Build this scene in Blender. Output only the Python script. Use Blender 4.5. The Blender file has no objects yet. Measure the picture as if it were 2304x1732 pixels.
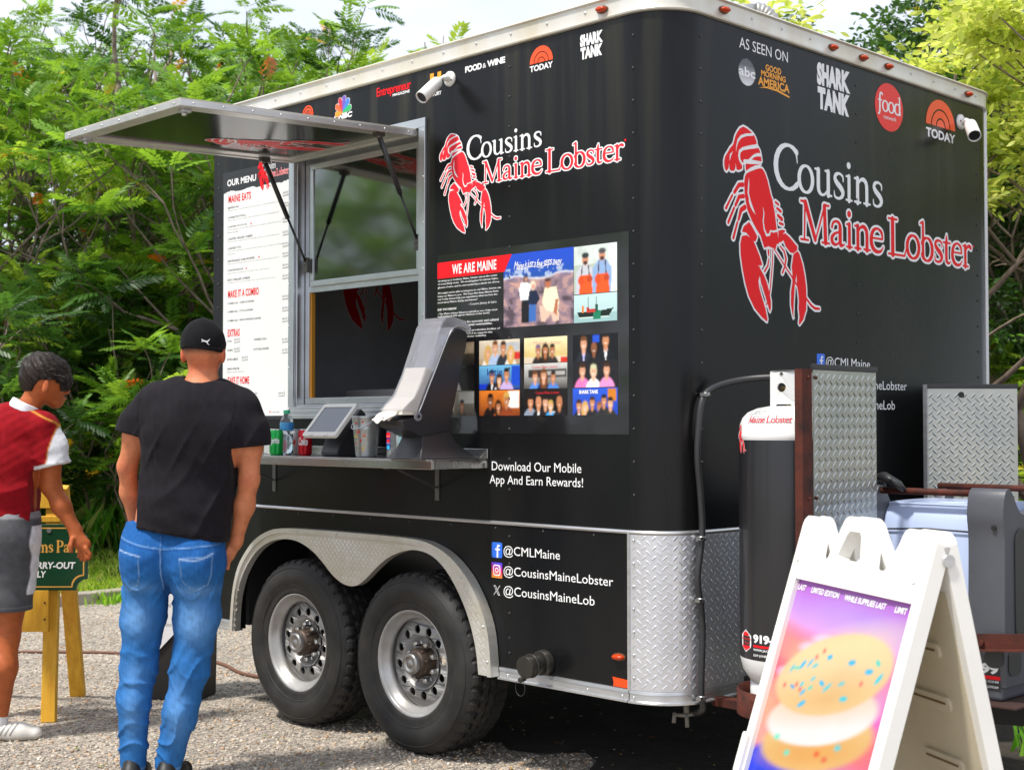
import bpy, math, random
import numpy as np
from mathutils import Vector, Matrix
from mathutils.geometry import tessellate_polygon
random.seed(7); rng = np.random.default_rng(7)
SC = bpy.context.scene
COL = SC.collection
rad = math.radians
pi = math.pi

# ------------------------------------------------------------------ camera, sky, sun, exposure
cam_d = bpy.data.cameras.new('camera'); cam = bpy.data.objects.new('camera', cam_d); COL.objects.link(cam)
YAW = rad(44.85); PITCH = math.atan(91/3170)
FH = Vector((-math.cos(YAW), math.sin(YAW), 0)); RT = Vector((math.sin(YAW), math.cos(YAW), 0))
_F = FH*math.cos(PITCH) + Vector((0, 0, 1))*math.sin(PITCH)
cam.location = (3.245, -4.04, 1.42)
cam.rotation_euler = _F.to_track_quat('-Z', 'Y').to_euler()
cam_d.sensor_width = 36; cam_d.lens = 3170/2304*36; cam_d.clip_end = 500; cam_d.clip_start = 0.05
SC.camera = cam
cam_d.dof.use_dof = True; cam_d.dof.focus_distance = 5.3; cam_d.dof.aperture_fstop = 7.1
CAMP = Vector(cam.location)

SUN_EL, SUN_AZ = 62, 186      # azimuth: compass direction the sun stands in, degrees clockwise from +y
world = bpy.data.worlds.new('World'); SC.world = world; world.use_nodes = True
nt = world.node_tree; nt.nodes.clear()
out = nt.nodes.new('ShaderNodeOutputWorld'); bg = nt.nodes.new('ShaderNodeBackground')
sky = nt.nodes.new('ShaderNodeTexSky'); sky.sky_type = 'NISHITA'; sky.sun_disc = False
sky.sun_elevation = rad(SUN_EL); sky.sun_rotation = rad(SUN_AZ); sky.dust_density = 3.0; sky.altitude = 20
tc = nt.nodes.new('ShaderNodeTexCoord'); mp = nt.nodes.new('ShaderNodeMapping'); mp.inputs['Scale'].default_value = (1.6, 1.6, 3.5)
nz = nt.nodes.new('ShaderNodeTexNoise'); nz.inputs['Scale'].default_value = 1.7; nz.inputs['Detail'].default_value = 5; nz.inputs['Roughness'].default_value = .55
cr = nt.nodes.new('ShaderNodeValToRGB'); cr.color_ramp.elements[0].position = .36; cr.color_ramp.elements[1].position = .62
cr.color_ramp.elements[0].color = (.72, .72, .72, 1); cr.color_ramp.elements[1].color = (1, 1, 1, 1)
mx = nt.nodes.new('ShaderNodeMix'); mx.data_type = 'RGBA'
mx.inputs['B'].default_value = (7.4, 7.9, 9.0, 1)
nt.links.new(tc.outputs['Generated'], mp.inputs['Vector']); nt.links.new(mp.outputs['Vector'], nz.inputs['Vector'])
nt.links.new(nz.outputs['Fac'], cr.inputs['Fac']); nt.links.new(cr.outputs['Color'], mx.inputs['Factor'])
nt.links.new(sky.outputs['Color'], mx.inputs['A']); nt.links.new(mx.outputs['Result'], bg.inputs['Color'])
bg.inputs['Strength'].default_value = .1
nt.links.new(bg.outputs['Background'], out.inputs['Surface'])
sun_d = bpy.data.lights.new('sun', 'SUN'); sun = bpy.data.objects.new('sun', sun_d); COL.objects.link(sun)
sun_d.energy = 3.4; sun_d.angle = rad(5); sun_d.color = (1, .955, .88)
_sd = Vector((math.sin(rad(SUN_AZ))*math.cos(rad(SUN_EL)), math.cos(rad(SUN_AZ))*math.cos(rad(SUN_EL)), math.sin(rad(SUN_EL))))
sun.rotation_euler = (-_sd).to_track_quat('-Z', 'Y').to_euler()
SC.view_settings.view_transform = 'Standard'; SC.view_settings.look = 'None'; SC.view_settings.gamma = 1
SC.view_settings.exposure = 0.55
SC.cycles.max_bounces = 8; SC.cycles.transparent_max_bounces = 12; SC.cycles.glossy_bounces = 4

# ------------------------------------------------------------------ materials
def lin(h):
    h = h.lstrip('#'); c = [int(h[i:i+2], 16)/255 for i in (0, 2, 4)]
    return tuple(x/12.92 if x <= .04045 else ((x+.055)/1.055)**2.4 for x in c)
def inp(b, *names):
    for n in names:
        if n in b.inputs: return b.inputs[n]
MATS = {}
def mat(name, col=(.5, .5, .5), rough=.5, metal=0., var=0., vscale=8., col2=None, bump=0., bscale=60., bdetail=4, coat=0., spec=.5,
        trans=0., ior=1.45, alpha=1., vcol=None, rvar=0., stretch=(1, 1, 1), sss=0., sheen=0., transl=0., emis=None):
    if name in MATS: return MATS[name]
    if isinstance(col, str): col = lin(col)
    if isinstance(col2, str): col2 = lin(col2)
    m = bpy.data.materials.new(name); m.use_nodes = True; t = m.node_tree; N = t.nodes; L = t.links
    b = N['Principled BSDF']; o = N['Material Output']
    b.inputs['Base Color'].default_value = (*col, 1); b.inputs['Roughness'].default_value = rough; b.inputs['Metallic'].default_value = metal
    inp(b, 'Specular IOR Level').default_value = spec
    if coat: inp(b, 'Coat Weight').default_value = coat; inp(b, 'Coat Roughness').default_value = .06
    if trans: inp(b, 'Transmission Weight').default_value = trans; b.inputs['IOR'].default_value = ior
    if alpha < 1: b.inputs['Alpha'].default_value = alpha
    if sss: inp(b, 'Subsurface Weight').default_value = sss; inp(b, 'Subsurface Radius').default_value = (.012, .005, .003); inp(b, 'Subsurface Scale').default_value = 1.
    if sheen: inp(b, 'Sheen Weight').default_value = sheen
    src = None
    tcn = N.new('ShaderNodeTexCoord'); mpn = N.new('ShaderNodeMapping'); mpn.inputs['Scale'].default_value = stretch
    L.new(tcn.outputs['Object'], mpn.inputs['Vector'])
    if vcol:
        a = N.new('ShaderNodeAttribute'); a.attribute_name = vcol; src = a.outputs['Color']; L.new(src, b.inputs['Base Color'])
    if var or col2:
        n = N.new('ShaderNodeTexNoise'); n.inputs['Scale'].default_value = vscale; n.inputs['Detail'].default_value = 5; n.inputs['Roughness'].default_value = .6
        L.new(mpn.outputs['Vector'], n.inputs['Vector'])
        r = N.new('ShaderNodeMapRange'); r.inputs['From Min'].default_value = .33; r.inputs['From Max'].default_value = .68
        L.new(n.outputs['Fac'], r.inputs['Value'])
        mxn = N.new('ShaderNodeMix'); mxn.data_type = 'RGBA'; L.new(r.outputs['Result'], mxn.inputs['Factor'])
        if col2:
            mxn.inputs['A'].default_value = (*col, 1); mxn.inputs['B'].default_value = (*col2, 1)
            L.new(mxn.outputs['Result'], b.inputs['Base Color']); src = mxn.outputs['Result']
        else:
            mxn.blend_type = 'MULTIPLY'
            mxn.inputs['Factor'].default_value = 1
            L.new(r.outputs['Result'], mxn.inputs['Factor'])
            if src: L.new(src, mxn.inputs['A'])
            else: mxn.inputs['A'].default_value = (*col, 1)
            v = 1-var; mxn.inputs['B'].default_value = (v, v, v, 1)
            L.new(mxn.outputs['Result'], b.inputs['Base Color']); src = mxn.outputs['Result']
        if rvar:
            rr = N.new('ShaderNodeMapRange'); rr.inputs['To Min'].default_value = max(0, rough-rvar); rr.inputs['To Max'].default_value = min(1, rough+rvar)
            L.new(n.outputs['Fac'], rr.inputs['Value']); L.new(rr.outputs['Result'], b.inputs['Roughness'])
    if bump:
        n2 = N.new('ShaderNodeTexNoise'); n2.inputs['Scale'].default_value = bscale; n2.inputs['Detail'].default_value = bdetail
        L.new(mpn.outputs['Vector'], n2.inputs['Vector'])
        bn = N.new('ShaderNodeBump'); bn.inputs['Strength'].default_value = 1; bn.inputs['Distance'].default_value = bump
        L.new(n2.outputs['Fac'], bn.inputs['Height']); L.new(bn.outputs['Normal'], b.inputs['Normal'])
    if transl:
        tb = N.new('ShaderNodeBsdfTranslucent'); ms = N.new('ShaderNodeMixShader'); ms.inputs['Fac'].default_value = transl
        if src: L.new(src, tb.inputs['Color'])
        else: tb.inputs['Color'].default_value = (*col, 1)
        L.new(b.outputs['BSDF'], ms.inputs[1]); L.new(tb.outputs['BSDF'], ms.inputs[2]); L.new(ms.outputs['Shader'], o.inputs['Surface'])
    MATS[name] = m
    return m

# ------------------------------------------------------------------ objects and tags
ORG = {}
def tag(o, label=None, cat=None, group=None, kind=None):
    if label: o['label'] = label
    if cat: o['category'] = cat
    if group: o['group'] = group
    if kind: o['kind'] = kind
    return o
def thing(name, loc=(0, 0, 0), label=None, cat=None, group=None, rotz=0, local=False):
    """an Empty at the base; local=True: its children are modelled round (0,0,0)"""
    o = bpy.data.objects.new(name, None); COL.objects.link(o); o.location = loc; o.rotation_euler = (0, 0, rotz)
    o.empty_display_size = .2
    ORG[o.name] = Vector((0, 0, 0)) if local else Vector(loc)
    return tag(o, label, cat, group)
def link(name, me, parent=None, mats=None, kind=None):
    o = bpy.data.objects.new(name, me); COL.objects.link(o)
    if mats is not None:
        for m in (mats if isinstance(mats, (list, tuple)) else [mats]): me.materials.append(m)
    if parent is not None:
        o.parent = parent
        org = ORG.get(parent.name, Vector((0, 0, 0)))
        if org.length > 0 and me is not None and me.users == 1:
            n = len(me.vertices)
            a = np.empty(n*3, 'f'); me.vertices.foreach_get('co', a); a = a.reshape(-1, 3)-np.array(org, 'f'); me.vertices.foreach_set('co', a.ravel())
            me.update()
        ORG[o.name] = org
    else: ORG[o.name] = Vector((0, 0, 0))
    if kind: o['kind'] = kind
    return o
def npmesh(name, V, F, smooth=False, mi=None):
    """V (n,3), F (m,k) array or list of faces"""
    me = bpy.data.meshes.new(name)
    if isinstance(F, np.ndarray) and F.ndim == 2:
        k = F.shape[1]; m = len(F)
        me.vertices.add(len(V)); me.vertices.foreach_set('co', np.asarray(V, 'f').ravel())
        me.loops.add(m*k); me.loops.foreach_set('vertex_index', F.astype('i').ravel())
        me.polygons.add(m); me.polygons.foreach_set('loop_start', np.arange(0, m*k, k, dtype='i'))
        me.update(calc_edges=True)
    else:
        me.from_pydata([tuple(v) for v in V], [], [tuple(int(i) for i in f) for f in F]); me.update()
    if smooth: me.polygons.foreach_set('use_smooth', np.ones(len(me.polygons), bool))
    if mi is not None: me.polygons.foreach_set('material_index', np.asarray(mi, 'i'))
    me.validate()
    return me
def bevel(o, w=.004, seg=2, ang=35):
    m = o.modifiers.new('bevel', 'BEVEL'); m.width = w; m.segments = seg; m.limit_method = 'ANGLE'; m.angle_limit = rad(ang); m.harden_normals = False
    return o

def frame(d):
    d = Vector(d).normalized(); a = Vector((0, 0, 1)) if abs(d.z) < .9 else Vector((1, 0, 0))
    u = d.cross(a).normalized(); v = d.cross(u).normalized(); return u, v
class MB:
    """collects simple solids into one mesh"""
    def __init__(s): s.v = []; s.f = []; s.m = []; s.s = []; s.cur = 0; s.sm = False
    def add(s, V, F):
        n = len(s.v); s.v += [tuple(p) for p in V]
        for f in F: s.f.append(tuple(i+n for i in f)); s.m.append(s.cur); s.s.append(s.sm)
        return s
    def mi(s, i): s.cur = i; return s
    def box(s, x0, x1, y0, y1, z0, z1, M=None):
        V = [(x, y, z) for x in (x0, x1) for y in (y0, y1) for z in (z0, z1)]
        if M is not None: V = [M @ Vector(p) for p in V]
        F = [(0, 1, 3, 2), (4, 6, 7, 5), (0, 4, 5, 1), (2, 3, 7, 6), (0, 2, 6, 4), (1, 5, 7, 3)]
        sm = s.sm; s.sm = False; s.add(V, F); s.sm = sm; return s
    def beam(s, p0, p1, w, h, up=(0, 0, 1)):
        p0 = Vector(p0); p1 = Vector(p1); d = (p1-p0).normalized(); u = d.cross(Vector(up)).normalized(); v = u.cross(d).normalized()
        V = [p+u*a*w/2+v*b*h/2 for p in (p0, p1) for a in (-1, 1) for b in (-1, 1)]
        F = [(0, 1, 3, 2), (4, 6, 7, 5), (0, 4, 5, 1), (2, 3, 7, 6), (0, 2, 6, 4), (1, 5, 7, 3)]
        sm = s.sm; s.sm = False; s.add(V, F); s.sm = sm; return s
    def tube(s, pts, r, n=10, caps=True, smooth=True):
        pts = [Vector(p) for p in pts]; R = r if isinstance(r, (list, tuple)) else [r]*len(pts)
        sm = s.sm; s.sm = smooth; base = len(s.v)
        u = None
        for i, p in enumerate(pts):
            d = (pts[min(i+1, len(pts)-1)]-pts[max(i-1, 0)]).normalized()
            if u is None: u, v = frame(d)
            else:
                u = (u-d*u.dot(d)).normalized(); v = d.cross(u)
            for k in range(n):
                a = 2*pi*k/n; s.v.append(tuple(p+(u*math.cos(a)+v*math.sin(a))*R[i]))
        for i in range(len(pts)-1):
            for k in range(n):
                a = base+i*n+k; b = base+i*n+(k+1) % n
                s.f.append((a, b, b+n, a+n)); s.m.append(s.cur); s.s.append(smooth)
        if caps:
            s.f.append(tuple(base+k for k in range(n))[::-1]); s.m.append(s.cur); s.s.append(False)
            e = base+(len(pts)-1)*n; s.f.append(tuple(e+k for k in range(n))); s.m.append(s.cur); s.s.append(False)
        s.sm = sm; return s
    def cyl(s, p0, p1, r0, r1=None, n=16, caps=True, smooth=True):
        return s.tube([p0, p1], [r0, r0 if r1 is None else r1], n, caps, smooth)
    def lathe(s, prof, c=(0, 0, 0), axis=(0, 0, 1), n=24, smooth=True, fn=None):
        """prof: (radius, height along the axis)"""
        c = Vector(c); d = Vector(axis).normalized(); u, v = frame(d); base = len(s.v)
        for r, h in prof:
            for k in range(n):
                a = 2*pi*k/n; rr = r if fn is None else fn(r, h, k)
                s.v.append(tuple(c+d*h+(u*math.cos(a)+v*math.sin(a))*max(rr, 1e-5)))
        for i in range(len(prof)-1):
            for k in range(n):
                a = base+i*n+k; b = base+i*n+(k+1) % n
                s.f.append((a, b, b+n, a+n)); s.m.append(s.cur); s.s.append(smooth)
        return s
    def sphere(s, c, r, n=12, m=8, sc=(1, 1, 1), M=None):
        base = len(s.v); c = Vector(c)
        for i in range(m+1):
            t = pi*i/m
            for k in range(n):
                a = 2*pi*k/n
                p = Vector((r*math.sin(t)*math.cos(a)*sc[0], r*math.sin(t)*math.sin(a)*sc[1], r*math.cos(t)*sc[2]))
                if M is not None: p = M @ p
                s.v.append(tuple(c+p))
        for i in range(m):
            for k in range(n):
                a = base+i*n+k; b = base+i*n+(k+1) % n
                s.f.append((a, a+n, b+n, b)); s.m.append(s.cur); s.s.append(True)
        return s
    def prism(s, loops, fn, d0, d1, smooth=False):
        """loops: [outer, hole, ...] of 2D points; fn(u,v,d)->3D"""
        lo = [[Vector((p[0], p[1], 0)) for p in l] for l in loops]
        tris = tessellate_polygon(lo); flat = [p for l in loops for p in l]; n = len(flat); base = len(s.v)
        for d in (d0, d1):
            for p in flat: s.v.append(tuple(fn(p[0], p[1], d)))
        for t in tris:
            s.f.append((base+t[0], base+t[1], base+t[2])); s.m.append(s.cur); s.s.append(False)
            s.f.append((base+n+t[2], base+n+t[1], base+n+t[0])); s.m.append(s.cur); s.s.append(False)
        k = 0
        for l in loops:
            for i in range(len(l)):
                a = base+k+i; b = base+k+(i+1) % len(l)
                s.f.append((a, b, b+n, a+n)); s.m.append(s.cur); s.s.append(smooth)
            k += len(l)
        return s
    def sheet(s, loops, fn):
        lo = [[Vector((p[0], p[1], 0)) for p in l] for l in loops]
        tris = tessellate_polygon(lo); base = len(s.v)
        for l in loops:
            for p in l: s.v.append(tuple(fn(p[0], p[1])))
        for t in tris: s.f.append((base+t[0], base+t[1], base+t[2])); s.m.append(s.cur); s.s.append(False)
        return s
    def build(s, name, mats, parent=None, kind=None, fixn=True):
        me = bpy.data.meshes.new(name); me.from_pydata(s.v, [], s.f)
        me.polygons.foreach_set('material_index', s.m); me.polygons.foreach_set('use_smooth', s.s)
        if fixn:
            import bmesh
            bm = bmesh.new(); bm.from_mesh(me); bmesh.ops.recalc_face_normals(bm, faces=bm.faces); bm.to_mesh(me); bm.free()
        me.update()
        return link(name, me, parent, mats, kind)
def circ(cx, cy, r, n=20, ry=None, a0=0, a1=2*pi):
    ry = r if ry is None else ry
    full = abs(a1-a0-2*pi) < 1e-6
    m = n if full else n+1
    return [(cx+r*math.cos(a0+(a1-a0)*i/n), cy+ry*math.sin(a0+(a1-a0)*i/n)) for i in range(m)]
def rrect(x0, y0, x1, y1, r, n=5):
    P = []
    for cx, cy, a in ((x1-r, y0+r, -pi/2), (x1-r, y1-r, 0), (x0+r, y1-r, pi/2), (x0+r, y0+r, pi)):
        P += [(cx+r*math.cos(a+pi/2*i/n), cy+r*math.sin(a+pi/2*i/n)) for i in range(n+1)]
    return P
def spline(P, n=8, closed=False):
    P = [np.array(p, float) for p in P]; out = []
    m = len(P)
    for i in range(m if closed else m-1):
        p0 = P[(i-1) % m] if closed or i > 0 else P[i]; p1 = P[i]; p2 = P[(i+1) % m]; p3 = P[(i+2) % m] if closed or i+2 < m else p2
        for k in range(n):
            t = k/n
            out.append(.5*((2*p1)+(-p0+p2)*t+(2*p0-5*p1+4*p2-p3)*t*t+(-p0+3*p1-3*p2+p3)*t**3))
    if not closed: out.append(P[-1])
    return [tuple(float(c) for c in p) for p in out]
def at(d, l, z=0.):
    """metres ahead of and to the right of where the photographer stood"""
    return Vector((CAMP.x, CAMP.y, 0))+Vector(FH)*d+Vector(RT)*l+Vector((0, 0, z))
def side(u, v, d=0.): return (u, -d, v)       # serving side of the trailer, d metres proud
def endw(u, v, d=0.): return (d, u, v)        # tongue end of the trailer

# ------------------------------------------------------------------ lettering and flat print
def text_mesh(s, bold=0., shear=0., res=3, spacing=1.0, lines=1.0):
    cu = bpy.data.curves.new('lettering', 'FONT'); cu.body = s; cu.size = 1; cu.offset = bold; cu.shear = shear
    cu.resolution_u = res; cu.space_character = spacing; cu.space_line = lines; cu.fill_mode = 'FRONT'
    o = bpy.data.objects.new('lettering', cu); COL.objects.link(o)
    bpy.context.view_layer.update()
    dg = bpy.context.evaluated_depsgraph_get(); me = bpy.data.meshes.new_from_object(o.evaluated_get(dg))
    n = len(me.vertices); a = np.empty(n*3, 'f'); me.vertices.foreach_get('co', a); V = a.reshape(-1, 3).astype(float)
    F = [tuple(p.vertices) for p in me.polygons]
    bpy.data.objects.remove(o); bpy.data.curves.remove(cu); bpy.data.meshes.remove(me)
    return V, F
def letters(s, box, fn, m, parent, d=.0012, bold=0., shear=0., name='lettering', res=3, spacing=1., lines=1., keep=False, warp=None):
    """a line of lettering fitted to box (u0,v0,u1,v1) on plane fn(u,v,d)"""
    V, F = text_mesh(s, bold, shear, res, spacing, lines)
    x0, y0 = V[:, 0].min(), V[:, 1].min(); w = V[:, 0].max()-x0; h = V[:, 1].max()-y0
    u0, v0, u1, v1 = box
    sx = (u1-u0)/w; sy = (v1-v0)/h
    if keep: sx = sy = min(sx, sy)
    P = [((x-x0)*sx+u0, (y-y0)*sy+v0) for x, y, _ in V]
    if warp: P = [warp(*p) for p in P]
    return link(name, npmesh(name, [fn(a, b, d) for a, b in P], F), parent, m)

class Art:
    """flat printed shape on a fine raster, contoured to a mesh"""
    def __init__(s, x0, y0, x1, y1, n=220):
        s.h = (x1-x0)/n; s.x0 = x0-s.h*6; s.y0 = y0-s.h*6
        s.nx = int((x1-x0)/s.h)+13; s.ny = int((y1-y0)/s.h)+13
        s.X = s.x0+np.arange(s.nx)*s.h; s.Y = s.y0+np.arange(s.ny)*s.h
        s.G = np.zeros((s.ny, s.nx))
    def _put(s, C, i0, i1, j0, j1, sub):
        g = s.G[j0:j1, i0:i1]
        s.G[j0:j1, i0:i1] = np.minimum(g, 1-C) if sub else np.maximum(g, C)
    def _box(s, x0, y0, x1, y1):
        i0 = max(0, int((x0-s.x0)/s.h)-2); i1 = min(s.nx, int((x1-s.x0)/s.h)+4); j0 = max(0, int((y0-s.y0)/s.h)-2); j1 = min(s.ny, int((y1-s.y0)/s.h)+4)
        return i0, i1, j0, j1
    def poly(s, P, sub=False, smooth=0):
        if smooth: P = spline(P, smooth, True)
        P = np.array(P, float); i0, i1, j0, j1 = s._box(P[:, 0].min(), P[:, 1].min(), P[:, 0].max(), P[:, 1].max())
        if i1 <= i0 or j1 <= j0: return s
        C = np.zeros((j1-j0, i1-i0)); X, Y = np.meshgrid(s.X[i0:i1], s.Y[j0:j1]); Q = np.roll(P, -1, 0)
        for ox, oy in ((-.25, -.25), (.25, -.25), (-.25, .25), (.25, .25)):
            x = X+ox*s.h; y = Y+oy*s.h; ins = np.zeros(x.shape, bool)
            for (ax, ay), (bx, by) in zip(P, Q):
                if ay == by: continue
                c = ((ay > y) != (by > y)) & (x < (bx-ax)*(y-ay)/(by-ay)+ax); ins ^= c
            C += ins*.25
        s._put(C, i0, i1, j0, j1, sub); return s
    def stroke(s, P, r=None, sub=False, smooth=0):
        """P: (x,y) or (x,y,r)"""
        P = [tuple(p)+((r,) if len(p) == 2 else ()) for p in P]
        if smooth: P = spline(P, smooth)
        for a, b in zip(P[:-1], P[1:]):
            R = max(a[2], b[2]); i0, i1, j0, j1 = s._box(min(a[0], b[0])-R, min(a[1], b[1])-R, max(a[0], b[0])+R, max(a[1], b[1])+R)
            if i1 <= i0 or j1 <= j0: continue
            X, Y = np.meshgrid(s.X[i0:i1], s.Y[j0:j1]); dx, dy = b[0]-a[0], b[1]-a[1]; L = dx*dx+dy*dy+1e-12
            t = np.clip(((X-a[0])*dx+(Y-a[1])*dy)/L, 0, 1); D = np.hypot(X-a[0]-t*dx, Y-a[1]-t*dy)-(a[2]+(b[2]-a[2])*t)
            s._put(np.clip(.5-D/s.h, 0, 1), i0, i1, j0, j1, sub)
        return s
    def ell(s, cx, cy, rx, ry=None, sub=False, half=None):
        P = circ(cx, cy, rx, 40, ry) if half is None else circ(cx, cy, rx, 30, ry, 0, pi)
        return s.poly(P, sub)
    def grown(s, r):
        k = int(math.ceil(r/s.h)); out = s.G.copy(); Gp = np.pad(s.G, k)
        for dy in range(-k, k+1):
            for dx in range(-k, k+1):
                dd = math.hypot(dx, dy)*s.h
                w = min(1, max(0, .5+(r-dd)/s.h))
                if w > 0: out = np.maximum(out, np.minimum(Gp[k+dy:k+dy+s.ny, k+dx:k+dx+s.nx], w) if w < 1 else Gp[k+dy:k+dy+s.ny, k+dx:k+dx+s.nx])
        o = Art.__new__(Art); o.__dict__ = dict(s.__dict__); o.G = out; return o
    def faces(s):
        G = s.G; I = G > .5; V = []; F = []; vid = {}
        def vert(x, y):
            k = (round(x*1e6), round(y*1e6))
            if k not in vid: vid[k] = len(V); V.append((x, y))
            return vid[k]
        full = I[:-1, :-1] & I[1:, :-1] & I[:-1, 1:] & I[1:, 1:]; anyc = I[:-1, :-1] | I[1:, :-1] | I[:-1, 1:] | I[1:, 1:]
        for j in range(s.ny-1):
            row = full[j]; i = 0; y0, y1 = s.Y[j], s.Y[j+1]
            idx = np.flatnonzero(anyc[j])
            if len(idx) == 0: continue
            run = None
            for i in idx:
                if row[i]:
                    if run is None: run = [i, i]
                    elif run[1] == i-1: run[1] = i
                    else:
                        F.append((vert(s.X[run[0]], y0), vert(s.X[run[1]+1], y0), vert(s.X[run[1]+1], y1), vert(s.X[run[0]], y1))); run = [i, i]
                else:
                    c = [(i, j), (i+1, j), (i+1, j+1), (i, j+1)]; P = []
                    for a in range(4):
                        (ia, ja), (ib, jb) = c[a], c[(a+1) % 4]; ga, gb = G[ja, ia], G[jb, ib]
                        if ga > .5: P.append((s.X[ia], s.Y[ja]))
                        if (ga > .5) != (gb > .5):
                            t = (.5-ga)/(gb-ga); P.append((s.X[ia]+(s.X[ib]-s.X[ia])*t, s.Y[ja]+(s.Y[jb]-s.Y[ja])*t))
                    if len(P) >= 3: F.append(tuple(vert(*p) for p in P))
            if run is not None: F.append((vert(s.X[run[0]], y0), vert(s.X[run[1]+1], y0), vert(s.X[run[1]+1], y1), vert(s.X[run[0]], y1)))
        F = [f for f in F if len(set(f)) >= 3]
        return V, F
    def put(s, fn, m, parent, d, name):
        V, F = s.faces()
        return link(name, npmesh(name, [fn(a, b, d) for a, b in V], F), parent, m)

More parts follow.
